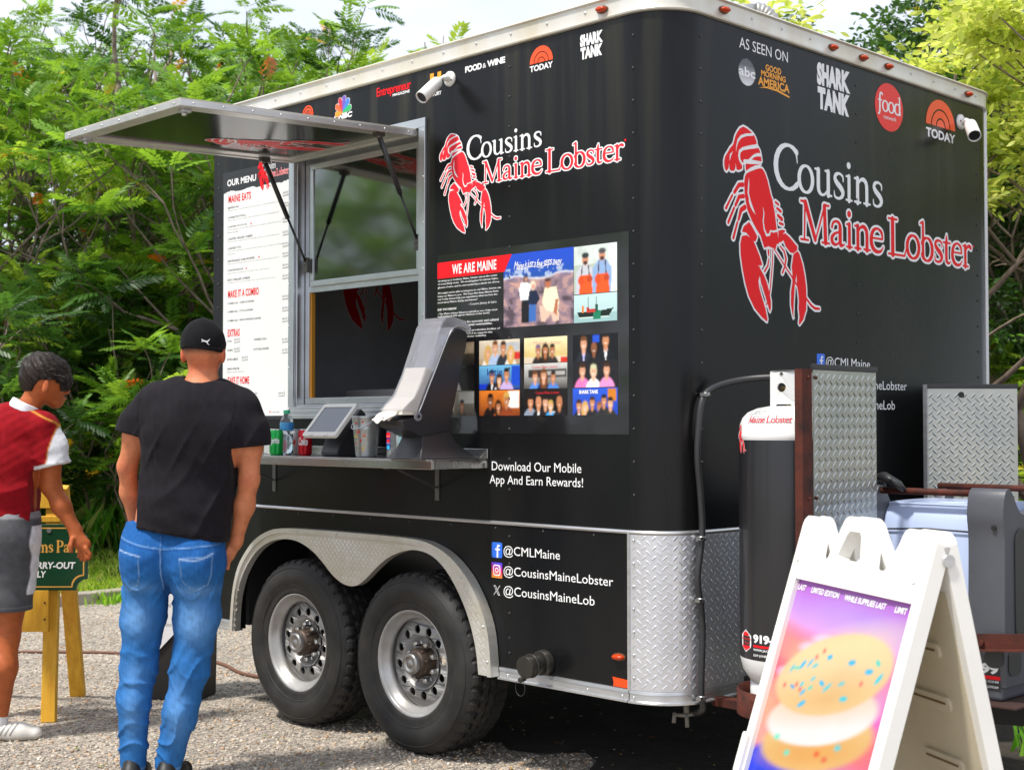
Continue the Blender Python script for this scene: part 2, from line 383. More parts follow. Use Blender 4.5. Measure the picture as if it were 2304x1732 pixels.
# serif alphabet drawn with a broad-nib pen; units: x-height 1
def _arc(cx, cy, rx, ry, a0, a1, t0, t1, n=14):
    P = []
    for i in range(n+1):
        a = rad(a0+(a1-a0)*i/n); w = t0+(t1-t0)*abs(math.cos(a))
        P.append((cx+rx*math.cos(a), cy+ry*math.sin(a), w))
    return P
SER = .038
GL = {
 'C': (1.32, [_arc(.74, .78, .66, .80, 48, 312, .045, .125), [(1.16, 1.36, .05), (1.22, 1.0, .02)], [(1.17, 1.40, .05), (1.20, 1.48, .02)], [(1.18, .19, .045), (1.25, .36, .02)]]),
 'o': (1.02, [_arc(.51, .48, .42, .49, 0, 360, .04, .105, 26)]),
 'u': (1.08, [[(.22, .93, .1), (.22, .3, .1), (.28, .12, .08), (.42, .03, .05), (.58, .06, .045), (.74, .2, .05)], [(.8, .93, .1), (.8, .06, .1)], [(.03, .95, SER), (.22, .96, .045)], [(.62, .95, SER), (.8, .96, .045)], [(.8, .04, .045), (1.0, .05, .035)]]),
 's': (.74, [[(.62, .7, .03), (.6, .88, .045), (.4, .97, .045), (.2, .9, .07), (.15, .75, .09), (.26, .6, .1), (.48, .44, .105), (.6, .28, .1), (.55, .12, .075), (.36, .02, .045), (.14, .07, .045), (.1, .27, .025)]]),
 'i': (.5, [[(.25, .93, .1), (.25, .02, .1)], [(.05, .03, SER), (.45, .03, SER)], [(.06, .93, SER), (.25, .96, .045)], [(.23, 1.36, .125), (.24, 1.36, .125)]]),
 'n': (1.12, [[(.24, .93, .1), (.24, .02, .1)], [(.05, .03, SER), (.43, .03, SER)], [(.05, .93, SER), (.24, .96, .045)], [(.26, .72, .045), (.42, .9, .055), (.6, .95, .075), (.76, .85, .095), (.82, .65, .1), (.82, .02, .1)], [(.63, .03, SER), (1.03, .03, SER)]]),
 'M': (1.85, [[(.3, 1.5, .05), (.26, .05, .045)], [(.32, 1.48, .11), (.92, .1, .09)], [(.92, .04, .04), (1.5, 1.46, .05)], [(1.5, 1.47, .1), (1.56, .05, .11)], [(.04, .03, SER), (.5, .03, SER)], [(1.34, .03, SER), (1.8, .03, SER)], [(.05, 1.52, SER), (.3, 1.52, .05)], [(1.5, 1.52, .05), (1.78, 1.52, SER)]]),
 'a': (.93, [[(.13, .72, .06), (.2, .9, .05), (.4, .97, .045), (.56, .9, .07), (.62, .7, .1), (.62, .14, .1), (.72, .03, .055), (.88, .1, .025)], [(.6, .57, .035), (.3, .47, .05), (.13, .3, .085), (.15, .12, .085), (.32, .03, .05), (.5, .1, .04), (.6, .22, .04)]]),
 'e': (.92, [[(.14, .57, .036), (.78, .57, .036)], [(.78, .6, .05), (.74, .82, .07), (.6, .95, .05), (.44, .98, .042), (.24, .86, .075), (.14, .6, .1), (.15, .32, .105), (.28, .1, .085), (.5, .02, .06), (.7, .08, .045), (.83, .25, .02)]]),
 'L': (1.24, [[(.3, 1.5, .11), (.3, .03, .11)], [(.05, 1.52, SER), (.56, 1.52, SER)], [(.05, .03, SER), (1.02, .03, SER)], [(1.02, .05, .05), (1.14, .42, .02)]]),
 'b': (1.06, [[(.22, 1.6, .08), (.22, .12, .1)], [(.0, 1.56, SER), (.22, 1.66, .045)], _arc(.52, .48, .42, .5, -150, 150, .04, .115, 20), [(.22, .75, .035), (.32, .87, .045)], [(.22, .12, .05), (.34, .03, .045)]]),
 't': (.64, [[(.3, 1.28, .02), (.27, .95, .095), (.27, .22, .1), (.36, .05, .065), (.5, .05, .04), (.6, .14, .02)], [(.04, .93, SER), (.56, .93, SER)]]),
 'r': (.8, [[(.24, .93, .1), (.24, .02, .1)], [(.05, .03, SER), (.48, .03, SER)], [(.05, .93, SER), (.24, .96, .045)], [(.26, .7, .045), (.4, .9, .06), (.55, .96, .075), (.68, .9, .085)]]),
 'f': (.62, [[(.64, 1.5, .09), (.5, 1.62, .06), (.34, 1.5, .08), (.28, 1.2, .1), (.26, 0, .1), (.18, -.3, .08), (.02, -.4, .05)], [(.04, .93, .045), (.58, .93, .045)]]),
 'd': (1.08, [[(.86, 1.6, .08), (.86, .06, .11)], [(.66, 1.56, SER), (.86, 1.66, .045)], _arc(.54, .48, .42, .5, 30, 330, .04, .115, 20), [(.86, .04, .05), (1.06, .06, .035)]]),
 'm': (1.65, [[(.24, .93, .1), (.24, .02, .1)], [(.05, .03, SER), (.43, .03, SER)], [(.05, .93, SER), (.24, .96, .045)], [(.26, .72, .045), (.46, .92, .06), (.66, .92, .09), (.8, .68, .1), (.8, .02, .1)], [(.63, .03, SER), (.98, .03, SER)], [(.82, .72, .045), (1.02, .92, .06), (1.22, .92, .09), (1.36, .68, .1), (1.36, .02, .1)], [(1.18, .03, SER), (1.55, .03, SER)]]),
 'P': (1.15, [[(.3, 1.5, .11), (.3, .03, .11)], [(.05, .03, SER), (.58, .03, SER)], [(.05, 1.5, SER), (.6, 1.5, .045), (.9, 1.38, .09), (.98, 1.12, .11), (.88, .84, .09), (.6, .72, .045), (.36, .72, .04)]]),
 'k': (1.1, [[(.24, 1.6, .09), (.24, .03, .1)], [(.02, 1.58, SER), (.24, 1.62, .045)], [(.05, .03, SER), (.43, .03, SER)], [(.3, .48, .045), (.78, .93, .05)], [(.42, .55, .08), (.85, .05, .1)], [(.68, .03, SER), (1.08, .03, SER)], [(.6, .94, SER), (.98, .94, SER)]]),
}
def pen(art, word, x, y, xh, w=None, fit=None, thick=1.0):
    ink = fit is not None
    """writes word with its baseline at (x,y); fit: list of (left,right) per letter"""
    if fit is None:
        tot = sum(.42 if c == ' ' else GL[c][0] for c in word); k = (w/tot) if w else xh; cx = x
        fit = []
        for c in word:
            ww = (.42 if c == ' ' else GL[c][0])*k; fit.append((cx, cx+ww)); cx += ww
    for c, (a, b) in zip(word, fit):
        if c == ' ': continue
        gw, st = GL[c]
        lo = min(p[0]-p[2] for S in st for p in S); hi = max(p[0]+p[2] for S in st for p in S)
        if ink: kx = (b-a)/(hi-lo); a = a-lo*kx
        else: kx = (b-a)/gw
        kr = (kx+xh)/2*thick
        for S in st: art.stroke([(a+px*kx, y+py*xh, pr*kr) for px, py, pr in S], smooth=3 if len(S) > 2 and len(S) < 14 else 0)
    return art

def canvas(w, h): return np.zeros((h, w, 3))
def cgrid(img): 
    h, w, _ = img.shape; return np.meshgrid((np.arange(w)+.5)/w, 1-(np.arange(h)+.5)/h)
def paint(img, mask, c, a=1.):
    if isinstance(c, str): c = lin(c)
    m = np.clip(mask, 0, 1)[..., None]*a; img[:] = img*(1-m)+np.array(c)*m
def soft(D, e): return np.clip(.5-D/e, 0, 1)
def sell(X, Y, cx, cy, rx, ry, e=.02, rot=0):
    c, s_ = math.cos(rot), math.sin(rot); x = X-cx; y = Y-cy; u = x*c+y*s_; v = -x*s_+y*c
    return soft((np.hypot(u/rx, v/ry)-1)*min(rx, ry), e)
def spoly(X, Y, P, e=0.):
    P = np.array(P, float); Q = np.roll(P, -1, 0); ins = np.zeros(X.shape, bool)
    for (ax, ay), (bx, by) in zip(P, Q):
        if ay == by: continue
        ins ^= ((ay > Y) != (by > Y)) & (X < (bx-ax)*(Y-ay)/(by-ay)+ax)
    return ins*1.
def vnoise(shape, cells, seed=0, octv=3):
    r = np.random.default_rng(seed); out = np.zeros(shape); amp = 1; tot = 0
    for o in range(octv):
        c = cells*2**o; g = r.random((c+2, c+2)); yy = np.linspace(0, c, shape[0]); xx = np.linspace(0, c, shape[1])
        yi = yy.astype(int); xi = xx.astype(int); fy = (yy-yi)[:, None]; fx = (xx-xi)[None, :]; fy = fy*fy*(3-2*fy); fx = fx*fx*(3-2*fx)
        a = g[np.ix_(yi, xi)]*(1-fx)+g[np.ix_(yi, xi+1)]*fx; b = g[np.ix_(yi+1, xi)]*(1-fx)+g[np.ix_(yi+1, xi+1)]*fx
        out += amp*(a*(1-fy)+b*fy); tot += amp; amp *= .5
    return out/tot
def blur(img, k=1):
    for _ in range(k):
        p = np.pad(img, ((1, 1), (1, 1), (0, 0)), 'edge'); img = (p[:-2, 1:-1]+p[2:, 1:-1]+p[1:-1, :-2]+p[1:-1, 2:]+2*p[1:-1, 1:-1])/6
    return img
def set_cols(me, C, name='Col', domain='POINT'):
    a = me.color_attributes.new(name, 'FLOAT_COLOR', domain); C = np.asarray(C, 'f')
    if C.shape[1] == 3: C = np.concatenate([C, np.ones((len(C), 1), 'f')], 1)
    a.data.foreach_set('color', C.ravel())
def picture(img, box, fn, m, parent, d, name):
    h, w, _ = img.shape; u0, v0, u1, v1 = box
    us = np.linspace(u0, u1, w+1); vs = np.linspace(v1, v0, h+1)
    V = [fn(u, v, d) for v in vs for u in us]
    idx = np.arange((h+1)*(w+1)).reshape(h+1, w+1)
    F = np.stack([idx[1:, :-1], idx[1:, 1:], idx[:-1, 1:], idx[:-1, :-1]], -1).reshape(-1, 4)
    me = npmesh(name, V, F); set_cols(me, np.repeat(img.reshape(-1, 3), 4, 0), domain='CORNER')
    return link(name, me, parent, m)
LOB_RED = [[(.1652,1.0),(.1995,.994),(.229,.9838),(.2478,.9748),(.2661,.9613),(.2794,.9411),(.2822,.9223),(.2981,.9069),(.3105,.8923),(.3164,.8784),(.3218,.8584),(.3252,.8396),(.2278,.8364),(.1785,.8287),(.1671,.812),(.15,.8121),(.1537,.7806),(.139,.7743),(.1172,.7671),(.1027,.7711),(.0965,.7819),(.0906,.7695),(.0809,.759),(.0569,.7571),(.0427,.7619),(.0389,.7744),(.0307,.7612),(.0188,.7511),(.007,.7559),(.0,.7751),(.0002,.8037),(.0075,.8248),(.029,.8478),(.0506,.8738),(.0723,.8898),(.082,.9071),(.0919,.9346),(.1114,.9635),(.1358,.9874)],[(.1857,.8115),(.2375,.8154),(.3276,.8272),(.2673,.8114),(.2275,.7959),(.1879,.7727),(.1821,.7901)],[(.1877,.7581),(.2174,.7727),(.2671,.7908),(.3072,.8021),(.3324,.8024),(.3575,.7801),(.3775,.747),(.3975,.6989),(.4225,.6422),(.4436,.581),(.4476,.5704),(.2155,.5459),(.1961,.573),(.1817,.6151),(.1732,.6578),(.1703,.7157),(.1778,.7458)],[(.1779,.6299),(.1991,.5719),(.2327,.523),(.2803,.4752),(.3112,.4497),(.3283,.4188),(.3454,.3877),(.3841,.3993),(.4193,.3943),(.4476,.3886),(.4585,.4163),(.4908,.4254),(.5197,.4447),(.5411,.4134),(.5844,.3839),(.6137,.3823),(.6507,.4023),(.6509,.4233),(.5779,.4668),(.5382,.4838),(.5368,.4982),(.513,.5),(.4699,.4904),(.46,.4948),(.4477,.5575),(.4203,.6575)],[(.2122,.5108),(.2393,.4873),(.2835,.443),(.273,.4197),(.2592,.4124),(.2115,.4322),(.1475,.4533),(.1646,.4839)],[(.1473,.4321),(.1336,.3928),(.1352,.337),(.1527,.2585),(.1757,.1882),(.2056,.126),(.2563,.0647),(.3179,.0237),(.3665,.0011),(.3701,.0184),(.3531,.0704),(.3257,.1216),(.2985,.1766),(.2919,.2086),(.3025,.2377),(.3126,.206),(.3331,.1668),(.3605,.1197),(.3811,.0761),(.3936,.0544),(.4022,.0733),(.4026,.1142),(.3889,.1583),(.3683,.2059),(.3407,.2447),(.2994,.2842),(.3237,.2902),(.3273,.2986),(.3,.3471),(.2591,.4043),(.2388,.4267),(.1912,.4403)],[(.6136,.3781),(.6543,.3984),(.6727,.3832),(.7019,.3309),(.72,.2775),(.7343,.2109),(.7373,.1436),(.7329,.0842),(.7062,.0322),(.6687,.0),(.6614,.0088),(.6677,.0469),(.6607,.0884),(.6641,.1306),(.6558,.1803),(.6451,.2215),(.6434,.2717),(.6267,.2202),(.621,.1696),(.6146,.1149),(.6103,.0521),(.6137,.0264),(.5994,.0598),(.5875,.105),(.5896,.1759),(.6033,.2269),(.6037,.2687),(.5968,.3099),(.6075,.3525)]]
LOB_RST = [[(.4227,.3864,.0034),(.4186,.3203,.004),(.4072,.2374,.0045),(.3961,.1752,.0045),(.3815,.117,.0045),(.3603,.0912,.004)],[(.4369,.3876,.0034),(.5042,.3315,.0045),(.5832,.2671,.0051),(.656,.2055,.0057),(.7299,.1515,.0063),(.7821,.1125,.0074),(.8199,.0978,.008),(.862,.0981,.0068)],[(.3824,.3767,.008),(.385,.3536,.0057)],[(.387,.3341,.0045),(.3761,.2964,.0057),(.3479,.2656,.0068)],[(.4906,.4089,.0045),(.5264,.3872,.0057),(.5441,.3472,.0074),(.5328,.3048,.0063),(.5108,.2699,.0068)],[(.1579,.6982,.0123),(.1238,.6926,.0115),(.0849,.6504,.0098)],[(.0665,.6324,.0066),(.0415,.5994,.0066),(.0127,.5612,.0082)],[(.1648,.6394,.0115),(.1258,.632,.0107),(.094,.5851,.009)],[(.0817,.5691,.0074),(.0316,.4904,.0085)],[(.1755,.5834,.0136),(.1417,.5657,.0125),(.1192,.5133,.008)],[(.1097,.4983,.0068),(.0739,.4152,.0091)],[(.4499,.6403,.0068),(.4769,.6301,.0068)],[(.4639,.6088,.008),(.4981,.5959,.008)],[(.4707,.5723,.0085),(.5064,.5553,.0114)],[(.4846,.5324,.0068),(.5176,.5283,.0068)]]
LOB_WST = [[(.2462,.971,.007),(.1894,.961,.0074),(.1452,.9452,.0078),(.1183,.921,.0066),(.1051,.8901,.0037),(.1,.859,.0008)],[(.2882,.9158,.0107),(.2184,.9002,.0098),(.1594,.8846,.0082),(.1325,.8678,.0082),(.1265,.8438,.0082),(.1321,.8242,.0074),(.1466,.8102,.0074),(.1587,.8016,.0066)],[(.3204,.8745,.009),(.2878,.8709,.009),(.2578,.861,.0074),(.2303,.8432,.0066),(.2179,.8351,.0049)],[(.1735,.8204,.0107),(.2277,.8258,.0123),(.2774,.8295,.0098),(.3352,.8342,.0057)],[(.0721,.8581,.0008),(.0528,.8367,.0061),(.0454,.8083,.0012)],[(.0966,.7992,.0008),(.098,.782,.0033),(.1002,.7621,.0074)],[(.0391,.7917,.0008),(.0403,.7717,.0033),(.0416,.7517,.0074)],[(.2122,.7413,.0012),(.2094,.7059,.0053),(.2042,.6615,.0061),(.2211,.6196,.0061),(.2553,.5677,.0053)],[(.2131,.6218,.0045),(.2265,.595,.0051),(.2468,.573,.004),(.2707,.5553,.0011)],[(.3334,.6027,.0011),(.3436,.5712,.0045),(.3362,.5255,.0051),(.3463,.4857,.0057),(.367,.4571,.0074),(.3916,.4615,.0063),(.4024,.483,.0051),(.4271,.4813,.0057),(.4592,.4886,.0057),(.4699,.4855,.004),(.4731,.4527,.0011)],[(.1475,.4469,.0074),(.1845,.4477,.0051),(.2149,.4325,.0011)],[(.5455,.4928,.0051),(.52,.4779,.0017)],[(.4836,.4248,.0045),(.5232,.4346,.0023)],[(.2891,.2894,.0011),(.3272,.2925,.0034)]]
# ------------------------------------------------------------------ shared materials
M_BLACK = mat('black_vinyl_wrap', (.0042, .0046, .0056), .26, col2=(.0078, .0080, .0080), vscale=3, bump=.0012, bscale=2.2, bdetail=2, stretch=(1, 1, .3), rvar=.06, spec=.26)
def streaks(m):
    t = m.node_tree; N = t.nodes; L = t.links; b = N['Principled BSDF']; src = b.inputs['Base Color'].links[0].from_socket
    tcn = N.new('ShaderNodeTexCoord'); mp_ = N.new('ShaderNodeMapping'); mp_.inputs['Scale'].default_value = (7, 7, .35); n_ = N.new('ShaderNodeTexNoise'); n_.inputs['Scale'].default_value = 1.5; n_.inputs['Detail'].default_value = 3
    L.new(tcn.outputs['Object'], mp_.inputs['Vector']); L.new(mp_.outputs['Vector'], n_.inputs['Vector'])
    r_ = N.new('ShaderNodeMapRange'); r_.inputs['From Min'].default_value = .52; r_.inputs['From Max'].default_value = .72; L.new(n_.outputs['Fac'], r_.inputs['Value'])
    s_ = N.new('ShaderNodeSeparateXYZ'); L.new(tcn.outputs['Object'], s_.inputs['Vector']); h_ = N.new('ShaderNodeMapRange'); h_.inputs['From Min'].default_value = 1.9; h_.inputs['From Max'].default_value = 2.95; L.new(s_.outputs['Z'], h_.inputs['Value'])
    m_ = N.new('ShaderNodeMath'); m_.operation = 'MULTIPLY'; L.new(r_.outputs['Result'], m_.inputs[0]); L.new(h_.outputs['Result'], m_.inputs[1])
    x_ = N.new('ShaderNodeMix'); x_.data_type = 'RGBA'; L.new(m_.outputs[0], x_.inputs['Factor']); L.new(src, x_.inputs['A']); x_.inputs['B'].default_value = (.026, .025, .018, 1); L.new(x_.outputs['Result'], b.inputs['Base Color'])
streaks(M_BLACK)
M_BLACK2 = mat('black_plastic', (.018, .018, .02), .38, bump=.0004, bscale=300)
M_DARK = mat('dark_underside', (.012, .012, .012), .8, var=.4)
M_ALU = mat('brushed_aluminium', (.68, .69, .70), .33, .85, var=.25, vscale=5, rvar=.12, stretch=(1, 1, 6))
M_RAIL = mat('painted_roof_rail', (.66, .645, .60), .38, .35, col2=(.55, .50, .38), vscale=4, rvar=.1, stretch=(1, 1, .3))
M_STEEL = mat('stainless_steel', (.55, .54, .52), .24, 1., var=.25, vscale=9, rvar=.1, stretch=(1, 8, 1))
M_TREAD = mat('tread_plate_aluminium', (.70, .71, .74), .34, .72, var=.15, vscale=6, rvar=.08, bump=.0003, bscale=90)
M_RIVB = mat('painted_rivet', (.03, .03, .034), .3)
M_WHITE = mat('print_white', (.82, .82, .82), .4, spec=.3)
M_RED = mat('print_red', (.80, .012, .018), .45, spec=.15)
M_PINK = mat('print_faded_red', (.74, .028, .042), .45, spec=.15)
M_ORANGE = mat('print_orange', lin('#f0501a'), .35)
M_GOLD = mat('print_gold', lin('#f0a020'), .35)
M_AMBER = mat('amber_plastic', lin('#e2480c'), .22, trans=.25, var=.3, vscale=60)
M_RUBBER = mat('tyre_rubber', (.013, .013, .0135), .6, spec=.35, col2=(.030, .028, .026), vscale=9, bump=.0004, bscale=160)
M_PRINT = mat('printed_picture', (1, 1, 1), .3, vcol='Col')
M_RUST = mat('rusty_steel', lin('#5a2414'), .75, col2=lin('#2c130c'), vscale=14, bump=.001, bscale=80, metal=.2)
def tinted_glass():
    m = bpy.data.materials.new('tinted_window_glass'); m.use_nodes = True; t = m.node_tree; N = t.nodes; L = t.links; N.remove(N['Principled BSDF'])
    tr = N.new('ShaderNodeBsdfTransparent'); tr.inputs['Color'].default_value = (.42, .46, .44, 1); gl = N.new('ShaderNodeBsdfGlossy'); gl.inputs['Roughness'].default_value = .06; gl.inputs['Color'].default_value = (.95, 1, .97, 1)
    fr = N.new('ShaderNodeFresnel'); fr.inputs['IOR'].default_value = 1.5; ad = N.new('ShaderNodeMath'); ad.operation = 'MULTIPLY_ADD'; ad.inputs[1].default_value = 1.2; ad.inputs[2].default_value = .17; ms = N.new('ShaderNodeMixShader')
    L.new(fr.outputs[0], ad.inputs[0]); L.new(ad.outputs[0], ms.inputs[0]); L.new(tr.outputs[0], ms.inputs[1]); L.new(gl.outputs[0], ms.inputs[2]); L.new(ms.outputs[0], N['Material Output'].inputs['Surface']); return m
M_GLASS = tinted_glass()
M_CAMW = mat('white_camera_plastic', (.78, .77, .73), .35, var=.12)

# ------------------------------------------------------------------ ground
gm = bpy.data.materials.new('gravel'); gm.use_nodes = True
def gravel_nodes(m):
    t = m.node_tree; N = t.nodes; L = t.links; b = N['Principled BSDF']
    tcn = N.new('ShaderNodeTexCoord')
    v1 = N.new('ShaderNodeTexVoronoi'); v1.inputs['Scale'].default_value = 62; v2 = N.new('ShaderNodeTexVoronoi'); v2.inputs['Scale'].default_value = 140
    n1 = N.new('ShaderNodeTexNoise'); n1.inputs['Scale'].default_value = 1.3; n1.inputs['Detail'].default_value = 6
    for x in (v1, v2, n1): L.new(tcn.outputs['Object'], x.inputs['Vector'])
    sep = N.new('ShaderNodeSeparateColor'); L.new(v1.outputs['Color'], sep.inputs['Color'])
    cr = N.new('ShaderNodeValToRGB'); e = cr.color_ramp.elements
    e[0].position = 0; e[0].color = (.20, .175, .15, 1); e[1].position = 1; e[1].color = (.56, .50, .42, 1)
    for p, c in ((.3, (.27, .235, .20, 1)), (.55, (.38, .335, .285, 1)), (.8, (.46, .385, .30, 1))): x = e.new(p); x.color = c
    L.new(sep.outputs['Red'], cr.inputs['Fac'])
    mr = N.new('ShaderNodeMapRange'); mr.inputs['From Min'].default_value = .35; mr.inputs['From Max'].default_value = .7; mr.inputs['To Min'].default_value = .78; mr.inputs['To Max'].default_value = 1.08
    L.new(n1.outputs['Fac'], mr.inputs['Value'])
    mxn = N.new('ShaderNodeMix'); mxn.data_type = 'RGBA'; mxn.blend_type = 'MULTIPLY'; mxn.inputs['Factor'].default_value = 1
    L.new(cr.outputs['Color'], mxn.inputs['A']); L.new(mr.outputs['Result'], mxn.inputs['B']); L.new(mxn.outputs['Result'], b.inputs['Base Color'])
    b.inputs['Roughness'].default_value = .9
    ad = N.new('ShaderNodeMath'); ad.operation = 'ADD'; ml = N.new('ShaderNodeMath'); ml.operation = 'MULTIPLY'; ml.inputs[1].default_value = .5
    L.new(v2.outputs['Distance'], ml.inputs[0]); L.new(v1.outputs['Distance'], ad.inputs[0]); L.new(ml.outputs[0], ad.inputs[1])
    bn = N.new('ShaderNodeBump'); bn.invert = True; bn.inputs['Distance'].default_value = .008; bn.inputs['Strength'].default_value = .9
    L.new(ad.outputs[0], bn.inputs['Height']); L.new(bn.outputs['Normal'], b.inputs['Normal'])
gravel_nodes(gm)
M_SOIL = mat('lawn_soil', (.045, .06, .02), .95, col2=(.09, .10, .03), vscale=3, bump=.02, bscale=8)
M_CURB = mat('kerb_concrete', (.40, .36, .30), .85, col2=(.24, .20, .16), vscale=5, bump=.003, bscale=40)
def ground_z(x, y):
    s = np.clip((-7.3-x)/5.5, 0, 1); return .07+.42*s*s*(3-2*s)
o = link('gravel_ground', npmesh('gravel_ground', [(-7.12, -60, 0), (90, -60, 0), (90, 120, 0), (-7.12, 120, 0)], [(0, 1, 2, 3)]), None, gm, 'structure')
gx = np.concatenate([np.linspace(-7.2, -14, 24), np.linspace(-16, -90, 8)]); gy = np.linspace(-60, 120, 60)
V = [(x, y, float(ground_z(x, y))+.04*math.sin(x*1.7+y*.9)*(x < -8)) for x in gx for y in gy]
I = np.arange(len(gx)*len(gy)).reshape(len(gx), len(gy)); F = np.stack([I[:-1, :-1], I[1:, :-1], I[1:, 1:], I[:-1, 1:]], -1).reshape(-1, 4)
link('lawn', npmesh('lawn', V, F, True), None, M_SOIL, 'structure')
mb = MB()
y = -14.
while y < 22:
    mb.box(-7.24+rng.normal()*.004, -7.10, y+.006, y+1.19, -.1, .092+rng.normal()*.003); y += 1.2
kerb = bevel(mb.build('kerb', M_CURB, None, 'structure'), .012, 3)

# bare soil sheet; its near-black tone also paints in the shade under the trailer
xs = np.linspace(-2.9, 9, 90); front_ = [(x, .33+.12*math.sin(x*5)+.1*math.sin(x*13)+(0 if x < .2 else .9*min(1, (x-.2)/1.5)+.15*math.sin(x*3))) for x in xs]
mb = MB(); mb.sheet([front_+[(9, 9), (4, 10)]+[(-2.9+.2*math.sin(y*6), y) for y in np.linspace(6, .5, 30)]], lambda u, v: (u, v, .004)); mb.build('soil_shade_ground', mat('soil_with_shade', (.045, .034, .026), .95, col2=(.018, .014, .011), vscale=5, bump=.012, bscale=45), None, 'structure')
# loose stones lying on the gravel
ico = np.array([(0, 0, -1), (.72, -.53, -.45), (-.28, -.85, -.45), (-.89, 0, -.45), (-.28, .85, -.45), (.72, .53, -.45), (.28, -.85, .45), (-.72, -.53, .45), (-.72, .53, .45), (.28, .85, .45), (.89, 0, .45), (0, 0, 1)])
icf = np.array([(0, 1, 2), (1, 0, 5), (0, 2, 3), (0, 3, 4), (0, 4, 5), (1, 5, 10), (2, 1, 6), (3, 2, 7), (4, 3, 8), (5, 4, 9), (1, 10, 6), (2, 6, 7), (3, 7, 8), (4, 8, 9), (5, 9, 10), (6, 10, 11), (7, 6, 11), (8, 7, 11), (9, 8, 11), (10, 9, 11)])
def scatter(tmpl, tf, P, S, R=None, jitter=.25):
    """P (n,3), S (n,3) scales, random z turn"""
    n = len(P); a = rng.random(n)*2*pi; c, s = np.cos(a), np.sin(a)
    T = tmpl[None]*(1+rng.normal(size=(n, len(tmpl), 1))*jitter)*S[:, None, :]
    X = T[:, :, 0]*c[:, None]-T[:, :, 1]*s[:, None]; Y = T[:, :, 0]*s[:, None]+T[:, :, 1]*c[:, None]
    V = np.stack([X, Y, T[:, :, 2]], -1)+P[:, None, :]
    F = tf[None]+(np.arange(n)*len(tmpl))[:, None, None]
    return V.reshape(-1, 3), F.reshape(-1, tf.shape[1])
n = 30000
d = 5.6+(rng.random(n)**1.5)*5.2; l = (-.38+rng.random(n)*.66)*d
P = np.array(CAMP)[None]*[1, 1, 0]+np.array(FH)[None]*d[:, None]+np.array(RT)[None]*l[:, None]
k = (P[:, 0] > -7.05) & ~((P[:, 1] > .33+.12*np.sin(P[:, 0]*5)+.1*np.sin(P[:, 0]*13)) & (P[:, 0] > -2.9+.2*np.sin(P[:, 1]*6)) & (rng.random(len(P)) < .96)); P = P[k]; n = len(P)
s = (.0035+.0065*rng.random(n)**2.2)[:, None]*np.array([1.2, .9, .6]); P[:, 2] = s[:, 2]*.35
V, F = scatter(ico, icf, P, s)
me = npmesh('loose_stones', V, F); tone = rng.random(n)
c = np.stack([.25+.33*tone**1.2, .22+.29*tone**1.2, .185+.24*tone**1.3], -1)*(1+.12*rng.normal(size=(n, 1)))
warm = rng.random(n) < .15; c[warm] *= (1.15, .85, .6)
set_cols(me, np.repeat(np.clip(c, .02, .8), 12, 0))
M_STONE = mat('stone', (.4, .4, .4), .85, vcol='Col')
link('loose_stones', me, None, M_STONE, 'stuff')

# ------------------------------------------------------------------ the food trailer
T = thing('food_trailer', (-1.5, 1.3, 0), 'black tandem axle food trailer with a red lobster emblem, open serving hatch and menu board', 'food trailer')
R0, W, XL = .19, 2.6, -3.01
ZT, ZM, ZB = 2.976, 1.022, .392
def path(r=0., n=10):
    P = [(XL, -r)]
    P += [(-R0+(R0+r)*math.sin(pi/2*i/n), R0-(R0+r)*math.cos(pi/2*i/n)) for i in range(n+1)]
    P += [(-R0+(R0+r)*math.cos(pi/2*i/n), W-R0+(R0+r)*math.sin(pi/2*i/n)) for i in range(n+1)]
    P += [(XL, W+r)]
    return P
def sweep(name, prof, m, parent, i0=0, i1=None, n=10, closed=True, kind=None):
    """prof: (outward, z)"""
    rows = [path(r, n) for r, z in prof]; i1 = len(rows[0]) if i1 is None else i1
    V = []; F = []
    k = i1-i0
    for (r, z), row in zip(prof, rows): V += [(x, y, z) for x, y in row[i0:i1]]
    m_ = len(prof)
    for j in range(m_ if closed else m_-1):
        j2 = (j+1) % m_
        for i in range(k-1): F.append((j*k+i, j*k+i+1, j2*k+i+1, j2*k+i))
    if closed:
        F.append(tuple(j*k for j in range(m_))[::-1]); F.append(tuple(j*k+k-1 for j in range(m_)))
    mb = MB(); mb.add(V, F); 
    o = mb.build(name, m, parent, kind); me = o.data; me.polygons.foreach_set('use_smooth', np.ones(len(me.polygons), bool))
    try: me.set_sharp_from_angle(angle=rad(35))
    except Exception: pass
    return o
NP = len(path())
# serving side: upper wall with the window opening, lower wall cut round the wheels
WX0, WX1, WZ0, WZ1 = -2.295, -1.382, 1.508, 2.717
mb = MB(); mb.prism([[(XL, ZM+.008), (-R0, ZM+.008), (-R0, ZT), (XL, ZT)], [(WX0, WZ0), (WX0, WZ1), (WX1, WZ1), (WX1, WZ0)]], side, -.03, 0)
mb.build('side_wall', M_BLACK, T)
fo = [(-2.768, .40), (-2.757, .52), (-2.738, .62), (-2.70, .715), (-2.64, .79), (-2.56, .857), (-2.46, .903), (-2.34, .927), (-2.1, .934), (-1.62, .936), (-1.36, .931), (-1.25, .915), (-1.14, .873), (-1.04, .80), (-.96, .70), (-.912, .60), (-.893, .50), (-.886, .40)]
fi = [(-2.742, .40), (-2.735, .50), (-2.715, .59), (-2.672, .68), (-2.60, .765), (-2.52, .823), (-2.42, .863), (-2.30, .878), (-2.20, .868), (-2.10, .833), (-2.02, .785), (-1.95, .735), (-1.88, .703), (-1.82, .693), (-1.76, .703), (-1.70, .738), (-1.63, .79), (-1.55, .838), (-1.45, .873), (-1.36, .884), (-1.26, .866), (-1.17, .81), (-1.09, .72), (-1.03, .62), (-.99, .51), (-.972, .40)]
